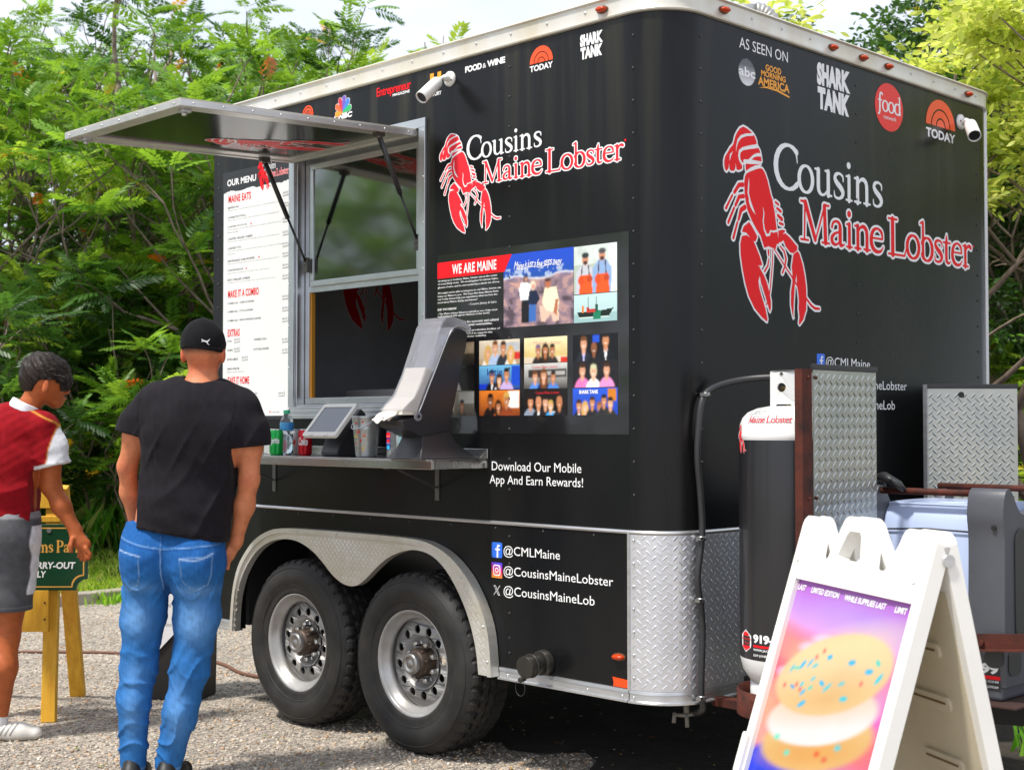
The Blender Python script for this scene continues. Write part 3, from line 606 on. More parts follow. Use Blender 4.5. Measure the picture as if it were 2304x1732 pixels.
fo = [tuple(p) for p in fo]; fis = spline(fi, 3); fos = spline(fo, 3)
hole = [(-2.745, ZB)]+[(x, z) for x, z in fos[2:-2] if True]+[(-.90, ZB)]
hole = [(min(max(x, -2.745), -.905), z-.012) for x, z in hole[1:-1]]
mb = MB(); mb.prism([[(XL, ZB+.01), (-2.745, ZB+.01)]+hole+[(-.905, ZB+.01), (-R0, ZB+.01), (-R0, ZM-.008), (XL, ZM-.008)]], side, -.03, 0)
mb.build('lower_side_wall', M_BLACK, T)
# tongue end and rounded corners
sweep('end_wall', [(0, ZM+.008), (0, ZT), (-.03, ZT), (-.03, ZM+.008)], M_BLACK, T, 1, NP-1)
mb = MB(); mb.box(XL, -R0, W-.03, W, ZB, ZT); mb.build('far_side_wall', M_BLACK, T)
mb = MB(); mb.box(XL, XL+.03, .031, W-.031, ZB, ZT); mb.build('rear_wall', mat('interior_panel_grey', (.62, .64, .67), .5, var=.1), T)
mb = MB(); mb.box(XL+.03, -.031, .46, W-.031, .445, .50); mb.build('floor', M_DARK, T)
mb = MB(); P = path(-.002); mb.prism([[(x, y) for x, y in P]], lambda u, v, d: (u, v, d), 3.036, 3.046); mb.build('roof', mat('roof_skin', (.6, .64, .7), .3, .6), T)
# trims
sweep('roof_rail', [(0, ZT-.004), (.014, ZT-.002), (.016, ZT+.004), (.012, ZT+.012), (.014, ZT+.066), (.024, ZT+.072), (.020, ZT+.078), (-.02, ZT+.078), (-.02, ZT-.004)], M_RAIL, T, 0, NP)
sweep('belt_trim', [(0, ZM-.008), (.006, ZM-.006), (.009, ZM), (.006, ZM+.006), (0, ZM+.008)], M_ALU, T, 0, NP-1)
SK = [(0, ZB+.046), (.006, ZB+.045), (.008, ZB+.034), (.004, ZB+.030), (.005, ZB+.008), (.016, ZB+.004), (.016, ZB-.002), (-.03, ZB-.002), (-.03, ZB+.046)]
def seg_rail(x0, x1, name):
    V = [(x, -r, z) for x in (x0, x1) for r, z in SK]; k = len(SK)
    F = [(j, (j+1) % k, (j+1) % k+k, j+k) for j in range(k)]+[tuple(range(k))[::-1], tuple(range(k, 2*k))]
    mb = MB(); mb.add(V, F); return mb.build(name, M_ALU, T)
seg_rail(-.884, -R0-.004, 'skirt_rail'); seg_rail(XL, -2.772, 'skirt_rail')
sweep('skirt_rail', SK, M_ALU, T, 1, NP-1)
# tread plate with its raised lugs
LUG = np.array([(-.5, 0, 0), (-.2, -.17, 0), (.2, -.17, 0), (.5, 0, 0), (.2, .17, 0), (-.2, .17, 0), (-.26, 0, 1), (.26, 0, 1)])
LUGF = [(0, 1, 6), (1, 2, 7, 6), (2, 3, 7), (3, 4, 7), (4, 5, 6, 7), (5, 0, 6)]
def lug_field(u0, u1, v0, v1, fn, inside=None, pu=.0385, pv=.0365, length=.031, h=.0017, mb=None, d0=0.):
    """lugs of a tread plate over (u,v); fn(u,v,d)"""
    mb = mb or MB(); j = 0; v = v0+.012
    while v < v1-.008:
        u = u0+.014+(0 if j % 2 == 0 else pu/2)
        while u < u1-.008:
            for ou, ov, ang in ((0, 0, rad(45)),) if j % 2 == 0 else ((0, 0, rad(-45)),):
                if inside is None or inside(u, v):
                    c, s = math.cos(ang), math.sin(ang)
                    mb.add([fn(u+(p[0]*c-p[1]*s)*length, v+(p[0]*s+p[1]*c)*length, d0+p[2]*h) for p in LUG], LUGF)
            u += pu
        v += pv/2; j += 1
    return mb
ARC = R0*pi/2
def corner(u, v, d):
    """u runs along the wall from the side seam round the corner"""
    if u < ARC: a = u/R0; return (-R0+(R0+d)*math.sin(a), R0-(R0+d)*math.cos(a), v)
    return (d, R0+(u-ARC), v)
mb = MB(); U = list(np.linspace(.004, ARC, 12))+[ARC+2.1]
V = [corner(u, z, .004) for z in (ZB+.046, ZM-.008) for u in U]; k = len(U)
mb.add(V, [(i, i+1, k+i+1, k+i) for i in range(k-1)]); mb.s = [True]*len(mb.s)
lug_field(0.008, ARC+.9, ZB+.05, ZM-.012, corner, mb=mb, d0=.0035)
tp = mb.build('tread_plate', M_TREAD, T)
mb = MB(); mb.box(-R0-.007, -R0+.004, -.009, 0, ZB+.04, ZM); mb.build('seam_trim', M_ALU, T)
# fender
mb = MB(); outer = [(x, z) for x, z in fos]; inner = [(x, z) for x, z in fis]
ring = outer+inner[::-1]
mb.prism([ring], side, .004, .040)
mb2 = [(x*1, z*1) for x, z in outer]
def off(P, dd):
    P = np.array(P); Tn = np.gradient(P, axis=0); Tn /= np.linalg.norm(Tn, axis=1)[:, None]; N_ = np.stack([-Tn[:, 1], Tn[:, 0]], -1); return [tuple(p) for p in P+N_*dd]
lip = outer+off(outer, -.022)[::-1]
mb.prism([lip], side, .040, .052)
def in_poly(P):
    P = np.array(P); Q = np.roll(P, -1, 0)
    def f(u, v):
        ins = False
        for (ax, ay), (bx, by) in zip(P, Q):
            if (ay > v) != (by > v) and u < (bx-ax)*(v-ay)/(by-ay)+ax: ins = not ins
        return ins
    return f
shr = off(outer, -.034)+off(inner, .012)[::-1]
lug_field(-2.77, -.88, .40, .94, lambda u, v, d: side(u, v, d), in_poly(shr), mb=mb, d0=.0398, pu=.030, pv=.030, length=.026, h=.0014)
fen = mb.build('fender', mat('fender_aluminium', (.76, .755, .73), .36, .6, col2=(.60, .57, .48), vscale=5, rvar=.1), T)
# wheel arch lining and running gear
mb = MB(); mb.box(-2.745, -.905, .42, .45, .42, .93).box(-2.745, -2.72, .03, .42, .42, .93).box(-.93, -.905, .03, .42, .42, .93).box(-2.745, -.905, .03, .45, .93, .95)
mb.build('wheel_arch_lining', M_DARK, T)
mb = MB(); mb.box(-2.9, -.1, .5, .58, .331, .439).box(-2.9, -.1, W-.58, W-.5, .331, .439)
for x in np.linspace(-2.9, -.3, 8): mb.box(x, x+.05, .58, W-.58, .36, .44)
for x in (-2.23, -1.395): mb.cyl((x, .3, .33), (x, W-.3, .33), .035)
mb.build('chassis', M_DARK, T)
# wheels
M_RIM = mat('silver_wheel_paint', (.40, .405, .41), .38, .35, col2=(.31, .295, .275), vscale=10, rvar=.06)
M_HUB = mat('hub_iron', lin('#6a5a50'), .5, .6, col2=lin('#352c26'), vscale=25)
M_CHR = mat('chrome_nut', (.7, .69, .66), .25, 1., var=.3)
def make_wheel():
    w = bpy.data.objects.new('wheel', None); COL.objects.link(w); w.parent = T; ORG[w.name] = Vector((0, 0, 0))
    NS = 168; RT_ = .3925
    # axis along +y (inwards); y=0 is the outer bead
    prof = [(.222, .012), (.228, -.004), (.245, -.010), (.262, -.008), (.285, -.022), (.305, -.026), (.322, -.0255), (.345, -.020), (.362, -.010), (.374, .002)]
    tread = [(.384, .010), (.3905, .022), (.3915, .046), (.376, .049), (.376, .058), (.3925, .063), (.393, .088), (.376, .091), (.376, .100), (.393, .104), (.393, .130), (.381, .133), (.381, .141), (.3925, .144), (.3915, .170), (.3905, .200), (.384, .212)]
    back = [(.365, .228), (.32, .238), (.26, .226), (.222, .21)]
    mb = MB(); allp = prof+tread+back; base = 0
    for i, (r, h) in enumerate(allp):
        for k in range(NS):
            a = 2*pi*k/NS; rr = r; hh = h
            if r > .3795:
                ph = k % 4; zz = .0055*(1 if ph < 2 else -1)
                if i in (10, 11, 12): rr -= .010 if ph == 0 else 0
                if i in (12, 13, 14, 15): hh += zz
                if i in (16, 17, 18, 19): hh += zz*.8
                if i in (20, 21, 22, 23): hh -= zz*.8
                if i in (15, 16) and ph == 1: rr -= .006
                if i in (19, 20) and ph == 3: rr -= .006
                if i in (24, 25, 26): rr -= .010 if ph == 2 else 0
            mb.v.append((rr*math.cos(a), hh, rr*math.sin(a)))
    for i in range(len(allp)-1):
        for k in range(NS):
            a = i*NS+k; b = i*NS+(k+1) % NS
            mb.f.append((a, b, b+NS, a+NS)); mb.m.append(0); mb.s.append(i < 9)
    # raised sidewall rings and letter-like blocks
    for r0, hh in ((.352, -.0185), (.272, -.0145)):
        mb.lathe([(r0-.003, -hh-.002), (r0-.001, -hh+.0012), (r0+.001, -hh+.0012), (r0+.003, -hh-.002)], (0, 0, 0), (0, -1, 0), 72)
    ty = mb.build('tyre', M_RUBBER, w)
    mb = MB()
    mb.lathe([(.200, .16), (.203, .060), (.196, .052), (.188, .040), (.196, .028), (.212, .020), (.216, .006), (.224, -.004), (.233, -.005), (.236, .004), (.232, .02)], (0, 0, 0), (0, 1, 0), 56)
    # disc with hand holes
    def disc(u, v, d):
        r = math.hypot(u, v); return (u, .045+.020*max(0, (r-.155)/.04)+.0*r+(.035*max(0, min(1, (.125-r)/.02)) if r < .125 else 0)+d, v)
    holes = [circ(.143*math.cos(2*pi*i/12+.15), .143*math.sin(2*pi*i/12+.15), .0195, 12, None) for i in range(12)]
    mb.prism([circ(0, 0, .197, 56), circ(0, 0, .118, 40)]+holes, disc, 0, .008)
    mb.lathe([(.119, .047), (.112, .052), (.104, .075), (.098, .082), (.060, .084)], (0, 0, 0), (0, 1, 0), 40)
    mb.build('rim', M_RIM, w)
    mb = MB(); mb.lathe([(.205, .17), (.03, .17)], (0, 0, 0), (0, 1, 0), 32); mb.build('brake_drum', M_DARK, w)
    mb = MB(); mb.lathe([(.064, .085), (.062, .05), (.058, .018), (.055, .008), (.0, .006)], (0, 0, 0), (0, 1, 0), 28)
    for i in range(8):
        a = 2*pi*i/8+.2; mb.cyl((.058*math.cos(a), .05, .058*math.sin(a)), (.058*math.cos(a), .018, .058*math.sin(a)), .007, n=6)
    mb.build('hub', M_HUB, w)
    mb = MB(); mb.lathe([(.046, .01), (.047, -.012), (.042, -.020), (.030, -.021), (.028, -.014), (.016, -.014), (.012, -.02), (0, -.02)], (0, 0, 0), (0, 1, 0), 28); mb.build('hub_cap', mat('hub_cap_steel', (.35, .34, .33), .35, .9), w)
    for i in range(8):
        a = 2*pi*i/8+.39; x, z = .082*math.cos(a), .082*math.sin(a); mb = MB()
        mb.lathe([(.0155, .082), (.0155, .070), (.0125, .066), (.012, .044), (.008, .038), (0, .037)], (x, 0, z), (0, 1, 0), 6, smooth=False); mb.build('lug_nut', M_CHR, w)
    return w
wh = make_wheel(); TL = Vector(T.location)
wh.location = Vector((-1.402, -.024, .392))-TL
w2 = wh.copy(); COL.objects.link(w2); w2.location = Vector((-2.235, -.024, .392))-TL; w2.rotation_euler = (0, rad(17), 0)
for c in list(wh.children):
    d = c.copy(); COL.objects.link(d); d.parent = w2
# serving window
mb = MB()
def rframe(mb, x0, x1, z0, z1, w, y0, y1):
    mb.box(x0, x1, y0, y1, z1-w, z1).box(x0, x1, y0, y1, z0, z0+w).box(x0, x0+w, y0, y1, z0+w, z1-w).box(x1-w, x1, y0, y1, z0+w, z1-w); return mb
def part_frame(name, m, x0, x1, z0, z1, w, y0, y1, bw=.002): return bevel(rframe(MB(), x0, x1, z0, z1, w, y0, y1).build(name, m, T), bw)
wf = part_frame('hatch_surround', mat('window_aluminium', (.62, .64, .66), .3, .9, var=.15), -2.337, -1.34, 1.466, 2.759, .042, -.014, 0)
part_frame('window_jamb', MATS['window_aluminium'], WX0-.001, WX1+.001, WZ0-.001, WZ1+.001, .012, .0, .075)
part_frame('window_frame', MATS['window_aluminium'], -2.28, -1.395, 1.522, 2.70, .030, .046, .075)
part_frame('window_sash', MATS['window_aluminium'], -2.225, -1.42, 2.085, 2.672, .026, .030, .045)
mb = MB(); mb.box(-2.25, -1.42, .046, .06, 2.058, 2.088); mb.build('meeting_rail', MATS['window_aluminium'], T)
mb = MB(); mb.box(-2.2, -1.445, .036, .040, 2.108, 2.648); mb.build('window_pane', M_GLASS, T)
mb = MB(); mb.box(-2.249, -2.239, .055, .075, 1.552, 2.058); mb.build('wood_strip', mat('yellow_wood_strip', lin('#c98a2c'), .5), T)
mb = MB(); mb.box(-2.33, -1.35, -.030, .0, 1.452, 1.470).box(-2.33, -1.35, -.024, -.014, 1.470, 1.492); bevel(mb.build('window_sill', MATS['window_aluminium'], T), .002)
# interior: rear panel emblem is placed later; bench and odds and ends seen through the opening
mb = MB(); mb.box(-2.9, -.6, .35, .95, 1.50, 1.535).box(-2.9, -.6, .40, .92, .5, 1.50); mb.build('inside_bench', mat('bench_steel', (.2, .2, .2), .3, .9), T)
mb = MB(); mb.box(XL+.031, -.04, W-.06, W-.031, .5, 3.0); mb.build('inside_lining', mat('lining_grey', (.7, .7, .7), .5), T)
mb = MB(); mb.box(-2.45, -2.0, .42, .75, 1.535, 1.60); bevel(mb.build('inside_tray', mat('tray', (.35, .33, .32), .4), T), .01)
mb = MB(); mb.box(-1.95, -1.7, .5, .8, 1.535, 1.57); mb.build('inside_board', mat('board_wood', lin('#a8743c'), .5), T)
mb = MB(); mb.box(-2.4, -1.3, 1.2, 1.9, 1.50, 1.86); bevel(mb.build('inside_appliance', mat('appliance_grey', (.10, .10, .105), .4), T), .05, 4)
# hatch door propped open
HP = Vector((-2.312, -.004, 2.700)); HE2 = Vector((0, -1.187, -.055)); HN = HE2.cross(Vector((1, 0, 0))).normalized()
if HN.z > 0: HN = -HN      # HN points down, out of the printed face
HL = HE2.length; HD = HE2.normalized()
def hatch(u, v, d): return HP+Vector((1, 0, 0))*u+HD*v+HN*d     # u 0..0.99, v 0..HL
HW = .912
ht = bpy.data.objects.new('hatch_door', None); COL.objects.link(ht); ht.parent = T; ORG[ht.name] = TL
M_HF = mat('hatch_edge_aluminium', (.66, .65, .62), .36, .7, var=.2, vscale=6)
mb = MB(); mb.prism([[(0, 0), (HW, 0), (HW, HL), (0, HL)], [(.028, .028), (.028, HL-.028), (HW-.028, HL-.028), (HW-.028, .028)]], hatch, -.012, .014)
mb.prism([[(.0281, .0281), (HW-.0281, .0281), (HW-.0281, HL-.0281), (.0281, HL-.0281)], [(.1, .085), (.1, HL-.09), (HW-.1, HL-.09), (HW-.1, .085)]], hatch, -.010, .009)
bevel(mb.build('hatch_frame', M_HF, ht), .002)
mb = MB(); mb.prism([[(.1, .085), (HW-.1, .085), (HW-.1, HL-.09), (.1, HL-.09)]], hatch, -.008, .001); mb.build('hatch_panel', mat('hatch_gloss_black', (.014, .014, .013), .16, spec=.28), ht)
mb = MB(); mb.prism([[(.002, .002), (HW-.002, .002), (HW-.002, HL-.002), (.002, HL-.002)]], hatch, -.017, -.0125); mb.build('hatch_skin', M_RAIL, ht)
for u in (.07, .84):
    mb = MB(); mb.prism([rrect(u-.02, HL-.085, u+.02, HL-.04, .008)], hatch, .0091, .024); mb.cyl(hatch(u, HL-.06, .024), hatch(u, HL-.06, .036), .010); mb.build('latch', M_ALU, ht)
mb = MB()
for i in range(9):
    for dd in ((.03+i*.11*HL/1.0, 'a'),):
        mb.sphere(hatch(.0, .05+i*.135, 0), .0045, 6, 4); mb.sphere(hatch(HW, .05+i*.135, 0), .0045, 6, 4)
for i in range(7): mb.sphere(hatch(.04+i*.138, HL, 0), .0045, 6, 4)
mb.build('rivets', M_ALU, ht, 'stuff')
# gas struts
for X, zb in ((-2.270, 2.192), (-1.425, 2.228)):
    s0 = bpy.data.objects.new('gas_strut', None); COL.objects.link(s0); s0.parent = T; ORG[s0.name] = TL
    a = Vector((X, -.200, 2.662)); b = Vector((X+(.045 if X < -2 else .01), .012, zb)); md = a.lerp(b, .55)
    mb = MB(); mb.cyl(a, md, .0115, n=12); mb.build('cylinder', M_BLACK2, s0)
    mb = MB(); mb.cyl(md, b, .0058, n=10); mb.build('rod', mat('strut_rod', (.05, .05, .05), .25, .8), s0)
    mb = MB(); mb.box(X-.014, X+.014, -.225, -.178, 2.660, 2.684).sphere(a, .014, 10, 6); mb.build('upper_bracket', mat('strut_bracket', (.12, .11, .10), .4, .8), s0)
    mb = MB(); mb.box(b.x-.016, b.x+.016, .004, .02, b.z-.04, b.z+.03).sphere(b, .014, 10, 6); mb.build('lower_bracket', MATS['strut_bracket'], s0)
# counter
CT = 1.284
ct = bpy.data.objects.new('serving_counter', None); COL.objects.link(ct); ct.parent = T; ORG[ct.name] = TL
mb = MB(); mb.box(-2.60, -.949, -.316, -.002, CT-.006, CT).box(-2.60, -.949, -.316, -.308, CT-.04, CT-.006).box(-.957, -.949, -.308, -.002, CT-.04, CT-.006).box(-2.60, -.949, -.012, -.002, CT, CT+.04)
bevel(mb.build('counter_top', M_STEEL, ct), .002)
for x in (-1.267, -2.46):
    mb = MB(); mb.box(x-.013, x+.013, -.005, 0, CT-.185, CT-.04).box(x-.013, x+.013, -.29, -.0051, CT-.046, CT-.0405).beam((x, -.008, CT-.13), (x, -.22, CT-.048), .006, .016, (1, 0, 0)); mb.build('counter_bracket', mat('bracket_steel', (.16, .16, .16), .4, .9), ct)
# rivets in rows
mb = MB()
def riv(fn, us, vs, r=.0055, d=0.):
    for u in us:
        for v in vs: mb.sphere(fn(u, v, d), r, 6, 4)
zr = np.arange(1.16, 2.93, .1235)
riv(side, [-.83, -2.965], zr); riv(lambda u, v, d: corner(u, v, d), [.02], zr)
riv(endw, [.193, 1.287, 2.38], zr); riv(side, [-.83], [.50, .56, .66, .76, .86, .97])
riv(side, np.arange(-2.8, -.2, .27), [ZM-.022])
mb.build('wall_rivets', M_RIVB, T, 'stuff')
mb = MB()
riv(side, np.arange(-2.86, -.22, .205), [ZT+.042], .0062, .013); riv(endw, np.arange(.30, 2.4, .205), [ZT+.042], .0062, .013)
riv(side, [-.835, -.62, -.40, -.225], [ZB+.018], .0055, .005); riv(lambda u, v, d: corner(u, v, d), [.02], list(np.arange(ZB+.09, ZM, .085))+[ZB+.018], .0055, .006)
riv(side, [-2.82], [ZB+.018], .0055, .005)
riv(side, [-2.2, -1.9, -1.6, -1.33], [.922], .006, .052); riv(side, [-.90, -.955, -1.03], [.47, .70, .80], .0001)
for p in ((-.93, .60), (-.905, .46), (-1.06, .79)): riv(side, [p[0]], [p[1]], .006, .052)
for z in np.arange(1.50, 2.75, .2): riv(side, [-1.348, -2.33], [z], .004, .014)
mb.build('rail_rivets', M_ALU, T, 'stuff')
# marker lamps
def lamp(fn, u, v, d, w=.05, h=.021):
    mb = MB(); mb.prism([circ(u, v, w/2+.004, 16, h/2+.004)], fn, d-.004, d+.005); b = mb.build('marker_light', mat('lamp_base', (.12, .06, .03), .5), T)
    mb = MB(); n0 = len(mb.v)
    rings = [(1, 0), (.97, .010), (.8, .017), (.4, .020), (.0, .0205)]
    for k_, hh in rings: mb.v += [tuple(fn(u+math.cos(2*pi*i/16)*w/2*k_, v+math.sin(2*pi*i/16)*h/2*k_, d+.005+hh)) for i in range(16)]
    for j in range(4):
        for i in range(16): mb.f.append((j*16+i, j*16+(i+1) % 16, (j+1)*16+(i+1) % 16, (j+1)*16+i)); mb.m.append(0); mb.s.append(True)
    mb.build('lens', M_AMBER, b)
for (u, fn) in ((-.31, side), (.319, endw), (1.08, endw), (1.319, endw), (1.529, endw), (2.268, endw)): lamp(fn, u, 3.012, .013)
lamp(side, -.243, .552, .0, .055, .022)
mb = MB(); mb.prism([[(-.276, .474), (-.199, .470), (-.199, .440), (-.272, .440), (-.270, .455)]], side, .001, .003); mb.build('reflector', mat('orange_reflector', lin('#f0480a'), .3, bump=.0005, bscale=250), T)
# power inlet
mb = MB(); mb.cyl((-.628, -.002, .486), (-.628, -.035, .486), .052, .048, 24).cyl((-.628, -.035, .486), (-.628, -.07, .483), .038, .042, 24).cyl((-.628, -.07, .483), (-.628, -.12, .479), .044, .044, 24)
mb.tube([(-.628+.045*math.cos(a), -.085, .482+.045*math.sin(a)) for a in np.linspace(0, 2*pi, 22)], .0035, 6)
mb.cyl((-.645, -.10, .434), (-.645, -.128, .428), .011, n=10)
bevel(mb.build('power_inlet', mat('olive_grey_plastic', (.040, .037, .031), .4, .3, var=.3, vscale=20), T), .003)
mb = MB(); mb.tube([(-.645+.026*math.sin(a), -.125, .398+.030*math.cos(a)) for a in np.linspace(0, 2*pi, 26)], .0016, 5); mb.build('retaining_ring', M_BLACK2, T)
# security cameras
def seccam(base, nrm, tip, name='security_camera', q=.8):
    s0 = bpy.data.objects.new(name, None); COL.objects.link(s0); s0.parent = T; ORG[s0.name] = TL
    b = Vector(base); n = Vector(nrm); t = Vector(tip); jt = b+n*.045; dr = (t-jt).normalized()
    mb = MB(); mb.lathe([(.0, .012), (.03*q, .013), (.040*q, .008), (.041*q, 0)], b, n, 24); mb.lathe([(.020*q, .01), (.018*q, .03), (.012*q, .042), (.0, .045)], b, n, 16)
    mb.build('mount', M_CAMW, s0)
    u, v = frame(n)
    mb = MB(); mb.cyl(b+n*.0131+u*.023, b+n*.016+u*.023, .004, n=8).cyl(b+n*.0131-u*.021+v*.01, b+n*.016-u*.021+v*.01, .004, n=8); mb.build('screw', mat('rusty_screw', (.12, .07, .04), .6), s0)
    mb = MB(); mb.tube([b+n*.030, jt+dr*.01, jt+dr*.04], [.007, .008, .009], 10); mb.build('arm', M_CAMW, s0)
    L_ = (t-jt).length; mb = MB()
    mb.lathe([(0, .032), (.026*q, .034), (.031*q, .042), (.033*q, .06), (.0345*q, L_), (.031*q, L_+.002), (.029*q, L_-.006)], jt, dr, 28); mb.build('housing', M_CAMW, s0)
    mb = MB(); mb.lathe([(.0295*q, L_-.008), (0, L_-.008)], jt, dr, 24); mb.build('lens', mat('lens_dark', (.02, .02, .022), .08), s0)
seccam((-1.191, 0, 2.902), (0, -1, 0), (-1.182, -.172, 2.792))
seccam((0, 2.218, 2.872), (1, 0, 0), (.125, 2.115, 2.772), q=.9)
# exhaust duct on the roof
M_GALV = mat('galvanised_duct', (.50, .49, .46), .38, .9, col2=(.40, .36, .29), vscale=14, rvar=.1)
s0 = bpy.data.objects.new('roof_exhaust', None); COL.objects.link(s0); s0.parent = T; ORG[s0.name] = TL
ex = Vector((-.30, 1.10, 0)); rt = Vector(RT)
pts = [ex+Vector((0, 0, 3.04)), ex+Vector((0, 0, 3.16))]
mb = MB(); mb.cyl(pts[0], pts[1], .036, n=20); mb.lathe([(.05, 3.047), (.037, 3.06)], ex, (0, 0, 1), 20); mb.build('upright', M_GALV, s0)
c0 = ex-rt*.075+Vector((0, 0, 3.16)); pt = []; rr = []
for i in range(29):
    a = pi/2*i/28; pt.append(c0+rt*.075*math.cos(a)+Vector((0, 0, .075*math.sin(a)))); rr.append(.037+(.005 if i % 4 == 2 else (.0025 if i % 2 else 0)))
mb = MB(); mb.tube(pt, rr, 20); mb.build('elbow', M_GALV, s0)
e0 = pt[-1]; mb = MB(); mb.cyl(e0, e0-rt*.10, .034, n=20); mb.cyl(e0-rt*.10, e0-rt*.30, .045, .050, n=20); mb.build('horizontal_pipe', M_GALV, s0)
mb = MB()
for i in range(5):
    for j in range(14):
        a = 2*pi*j/14+.2*(i % 2); u = Vector((0, 0, 1)); v = Vector(FH); p = e0-rt*(.13+i*.035); r_ = .0460+.0012*i; q = p+(u*math.cos(a)+v*math.sin(a))*r_
        mb.cyl(q-(q-p)*.04, q+(q-p)*.02, .0052, n=6)
mb.build('vent_holes', M_DARK, s0, 'stuff')
mb = MB(); mb.box(-.46, -.40, 1.0, 1.12, 3.047, 3.17); mb.build('bracket', mat('white_duct_bracket', (.75, .75, .75), .4), s0)
mb = MB(); mb.box(-.75, -.28, .45, .80, 3.047, 3.09); bevel(mb.build('roof_vent', mat('pale_blue_vent', (.35, .42, .58), .4), T), .02)
# gas hose on the corner with its clamps
HZ = [(.30, .40, 1.600), (.20, .375, 1.601), (.11, .33, 1.595), (.05, .255, 1.575), (.028, .19, 1.545), (.024, .158, 1.50), (.023, .143, 1.415), (.022, .137, 1.30), (.022, .153, 1.168), (.024, .160, 1.02), (.026, .129, .858), (.026, .148, .758), (.026, .158, .659), (.026, .151, .529), (.026, .148, .431), (.02, .165, .37), (-.05, .2, .34)]
hs = spline(HZ, 5)
mb = MB(); mb.tube(hs, .0125, 12); mb.build('gas_hose', mat('black_hose', (.022, .022, .024), .42, bump=.0004, bscale=120), T)
for (z, y, x) in ((1.535, .185, .026), (1.002, .156, .026), (.775, .145, .028), (.415, .152, .026)):
    mb = MB(); mb.cyl((x, y, z-.008), (x, y, z+.008), .0165, n=16).box(x-.005, x+.018, y-.030, y-.012, z-.006, z+.006); mb.build('hose_clamp', mat('clamp_steel', (.3, .3, .3), .3, .9), T)
# drain valves underneath
mb = MB(); mb.cyl((-.06, .17, .385), (-.06, .17, .345), .011, n=12).tube([(-.10, .15, .335), (-.06, .17, .335), (-.03, .20, .345)], .007, 10).cyl((-.10, .15, .345), (-.103, .148, .305), .008, n=10).cyl((-.06, .17, .34), (-.056, .17, .292), .008, n=10)
mb.build('drain_valve', mat('grey_pvc', (.14, .13, .115), .6), T)

# a few fallen leaves and litter on the gravel
n = 240; d = 5.7+5.5*rng.random(n)**1.3; l = (-.40+.55*rng.random(n))*d
P = np.array(CAMP)[None]*[1, 1, 0]+np.array(FH)[None]*d[:, None]+np.array(RT)[None]*l[:, None]; P[:, 2] = .008; P = P[P[:, 0] > -7.0]; n = len(P)
lf_ = np.array([(-.5, 0, 0), (-.1, .22, .12), (.5, 0, .05), (-.1, -.22, .10)]); V, F = scatter(lf_, np.array([(0, 1, 2), (0, 2, 3)]), P, (.018+.03*rng.random((n, 1)))*np.array([1, .8, .5]), jitter=.15)
me = npmesh('fallen_leaves', V, F); cc = np.array([lin('#8a5a2c'), lin('#6a4424'), lin('#a8843c'), lin('#6e7a2c')])[rng.integers(4, size=n)]; set_cols(me, np.repeat(cc, 4, 0)); link('fallen_leaves', me, None, M_STONE, 'stuff')
# ------------------------------------------------------------------ emblem, wordmark and printed graphics
def lobster_art(n=300):
    a = Art(-.02, -.03, .9, 1.03, n)
    for P in LOB_RED: a.poly(P)
    for P in LOB_RST: a.stroke(P)
    white = a.grown(.0115)
    for P in LOB_WST: a.stroke(P, sub=True)
    return white, a
LOB_CACHE = {}
def emblem(fn, m_w, m_r, parent, d, n=300, name='lobster_emblem'):
    """fn maps emblem units (height 1)"""
    if n not in LOB_CACHE: LOB_CACHE[n] = lobster_art(n)
    wh_, rd_ = LOB_CACHE[n]
    o = wh_.put(fn, m_w, parent, d, name)
    r = rd_.put(fn, m_r, o, d+.0006, 'red_print')
    return o
CO = [(.664, .842), (.834, .957), (.959, 1.093), (1.103, 1.189), (1.197, 1.252), (1.264, 1.399), (1.416, 1.502)]
MA = [(.851, 1.073), (1.078, 1.189), (1.198, 1.251), (1.263, 1.397), (1.388, 1.505)]
LO = [(1.541, 1.706), (1.695, 1.827), (1.821, 1.95), (1.954, 2.038), (2.035, 2.115), (2.115, 2.226), (2.226, 2.319)]
def wordmark(fn, parent, d, n=420, m_w=None, m_r=None, extra_white=True):
    """fn takes the big sign's own metres"""
    a = Art(.65, 2.32, 1.53, 2.58, int(n*.55)); pen(a, 'Cousins', 0, 2.380, .112, fit=CO, thick=1.04)
    a.put(fn, m_w or M_WHITE, parent, d, 'lettering')
    for wd, ft, x0_, x1_ in (('Maine', MA, .83, 1.52), ('Lobster', LO, 1.525, 2.34)):
        b = Art(x0_, 2.12, x1_, 2.38, int(n*(x1_-x0_)/1.51)); pen(b, wd, 0, 2.180, .106, fit=ft, thick=1.04)
        o = b.grown(.0105).put(fn, m_w or M_WHITE, parent, d, 'lettering')
        b.put(fn, m_r or M_RED, o, d+.0006, 'red_print')
# tongue end: the large emblem and name
EX0, EZ0, EH = .337, 1.830, .7563
emblem(lambda u, v, d: endw(EX0+u*EH, EZ0+v*EH, d), M_WHITE, M_RED, T, .0012, 420)
wordmark(lambda u, v, d: endw(u, v, d), T, .0012, 760)
mb = MB(); mb.sheet([circ(2.335, 2.285, .006, 10)], lambda u, v: endw(u, v, .0012)); mb.build('registered_mark', M_RED, T)
# serving side: the smaller emblem and name, the red a little faded
emblem(lambda u, v, d: side(-1.256+u*.432, 2.231+v*.432, d), M_WHITE, M_PINK, T, .0012, 300)
wordmark(lambda u, v, d: side(-1.088+(u-.664)*.528, 2.537+(v-2.380)*.55, d), T, .0012, 560, m_r=M_PINK)
mb = MB(); mb.sheet([circ(-.208, 2.497, .005, 10)], lambda u, v: side(u, v, .0012)); mb.build('registered_mark', M_RED, T)
# underside of the hatch
emblem(lambda u, v, d: hatch(.14+u*.50, .70-v*.66+.0, d) if False else hatch(.21+(u)*.42, .05+v*.62, d), M_WHITE, M_RED, ht, .003, 300)
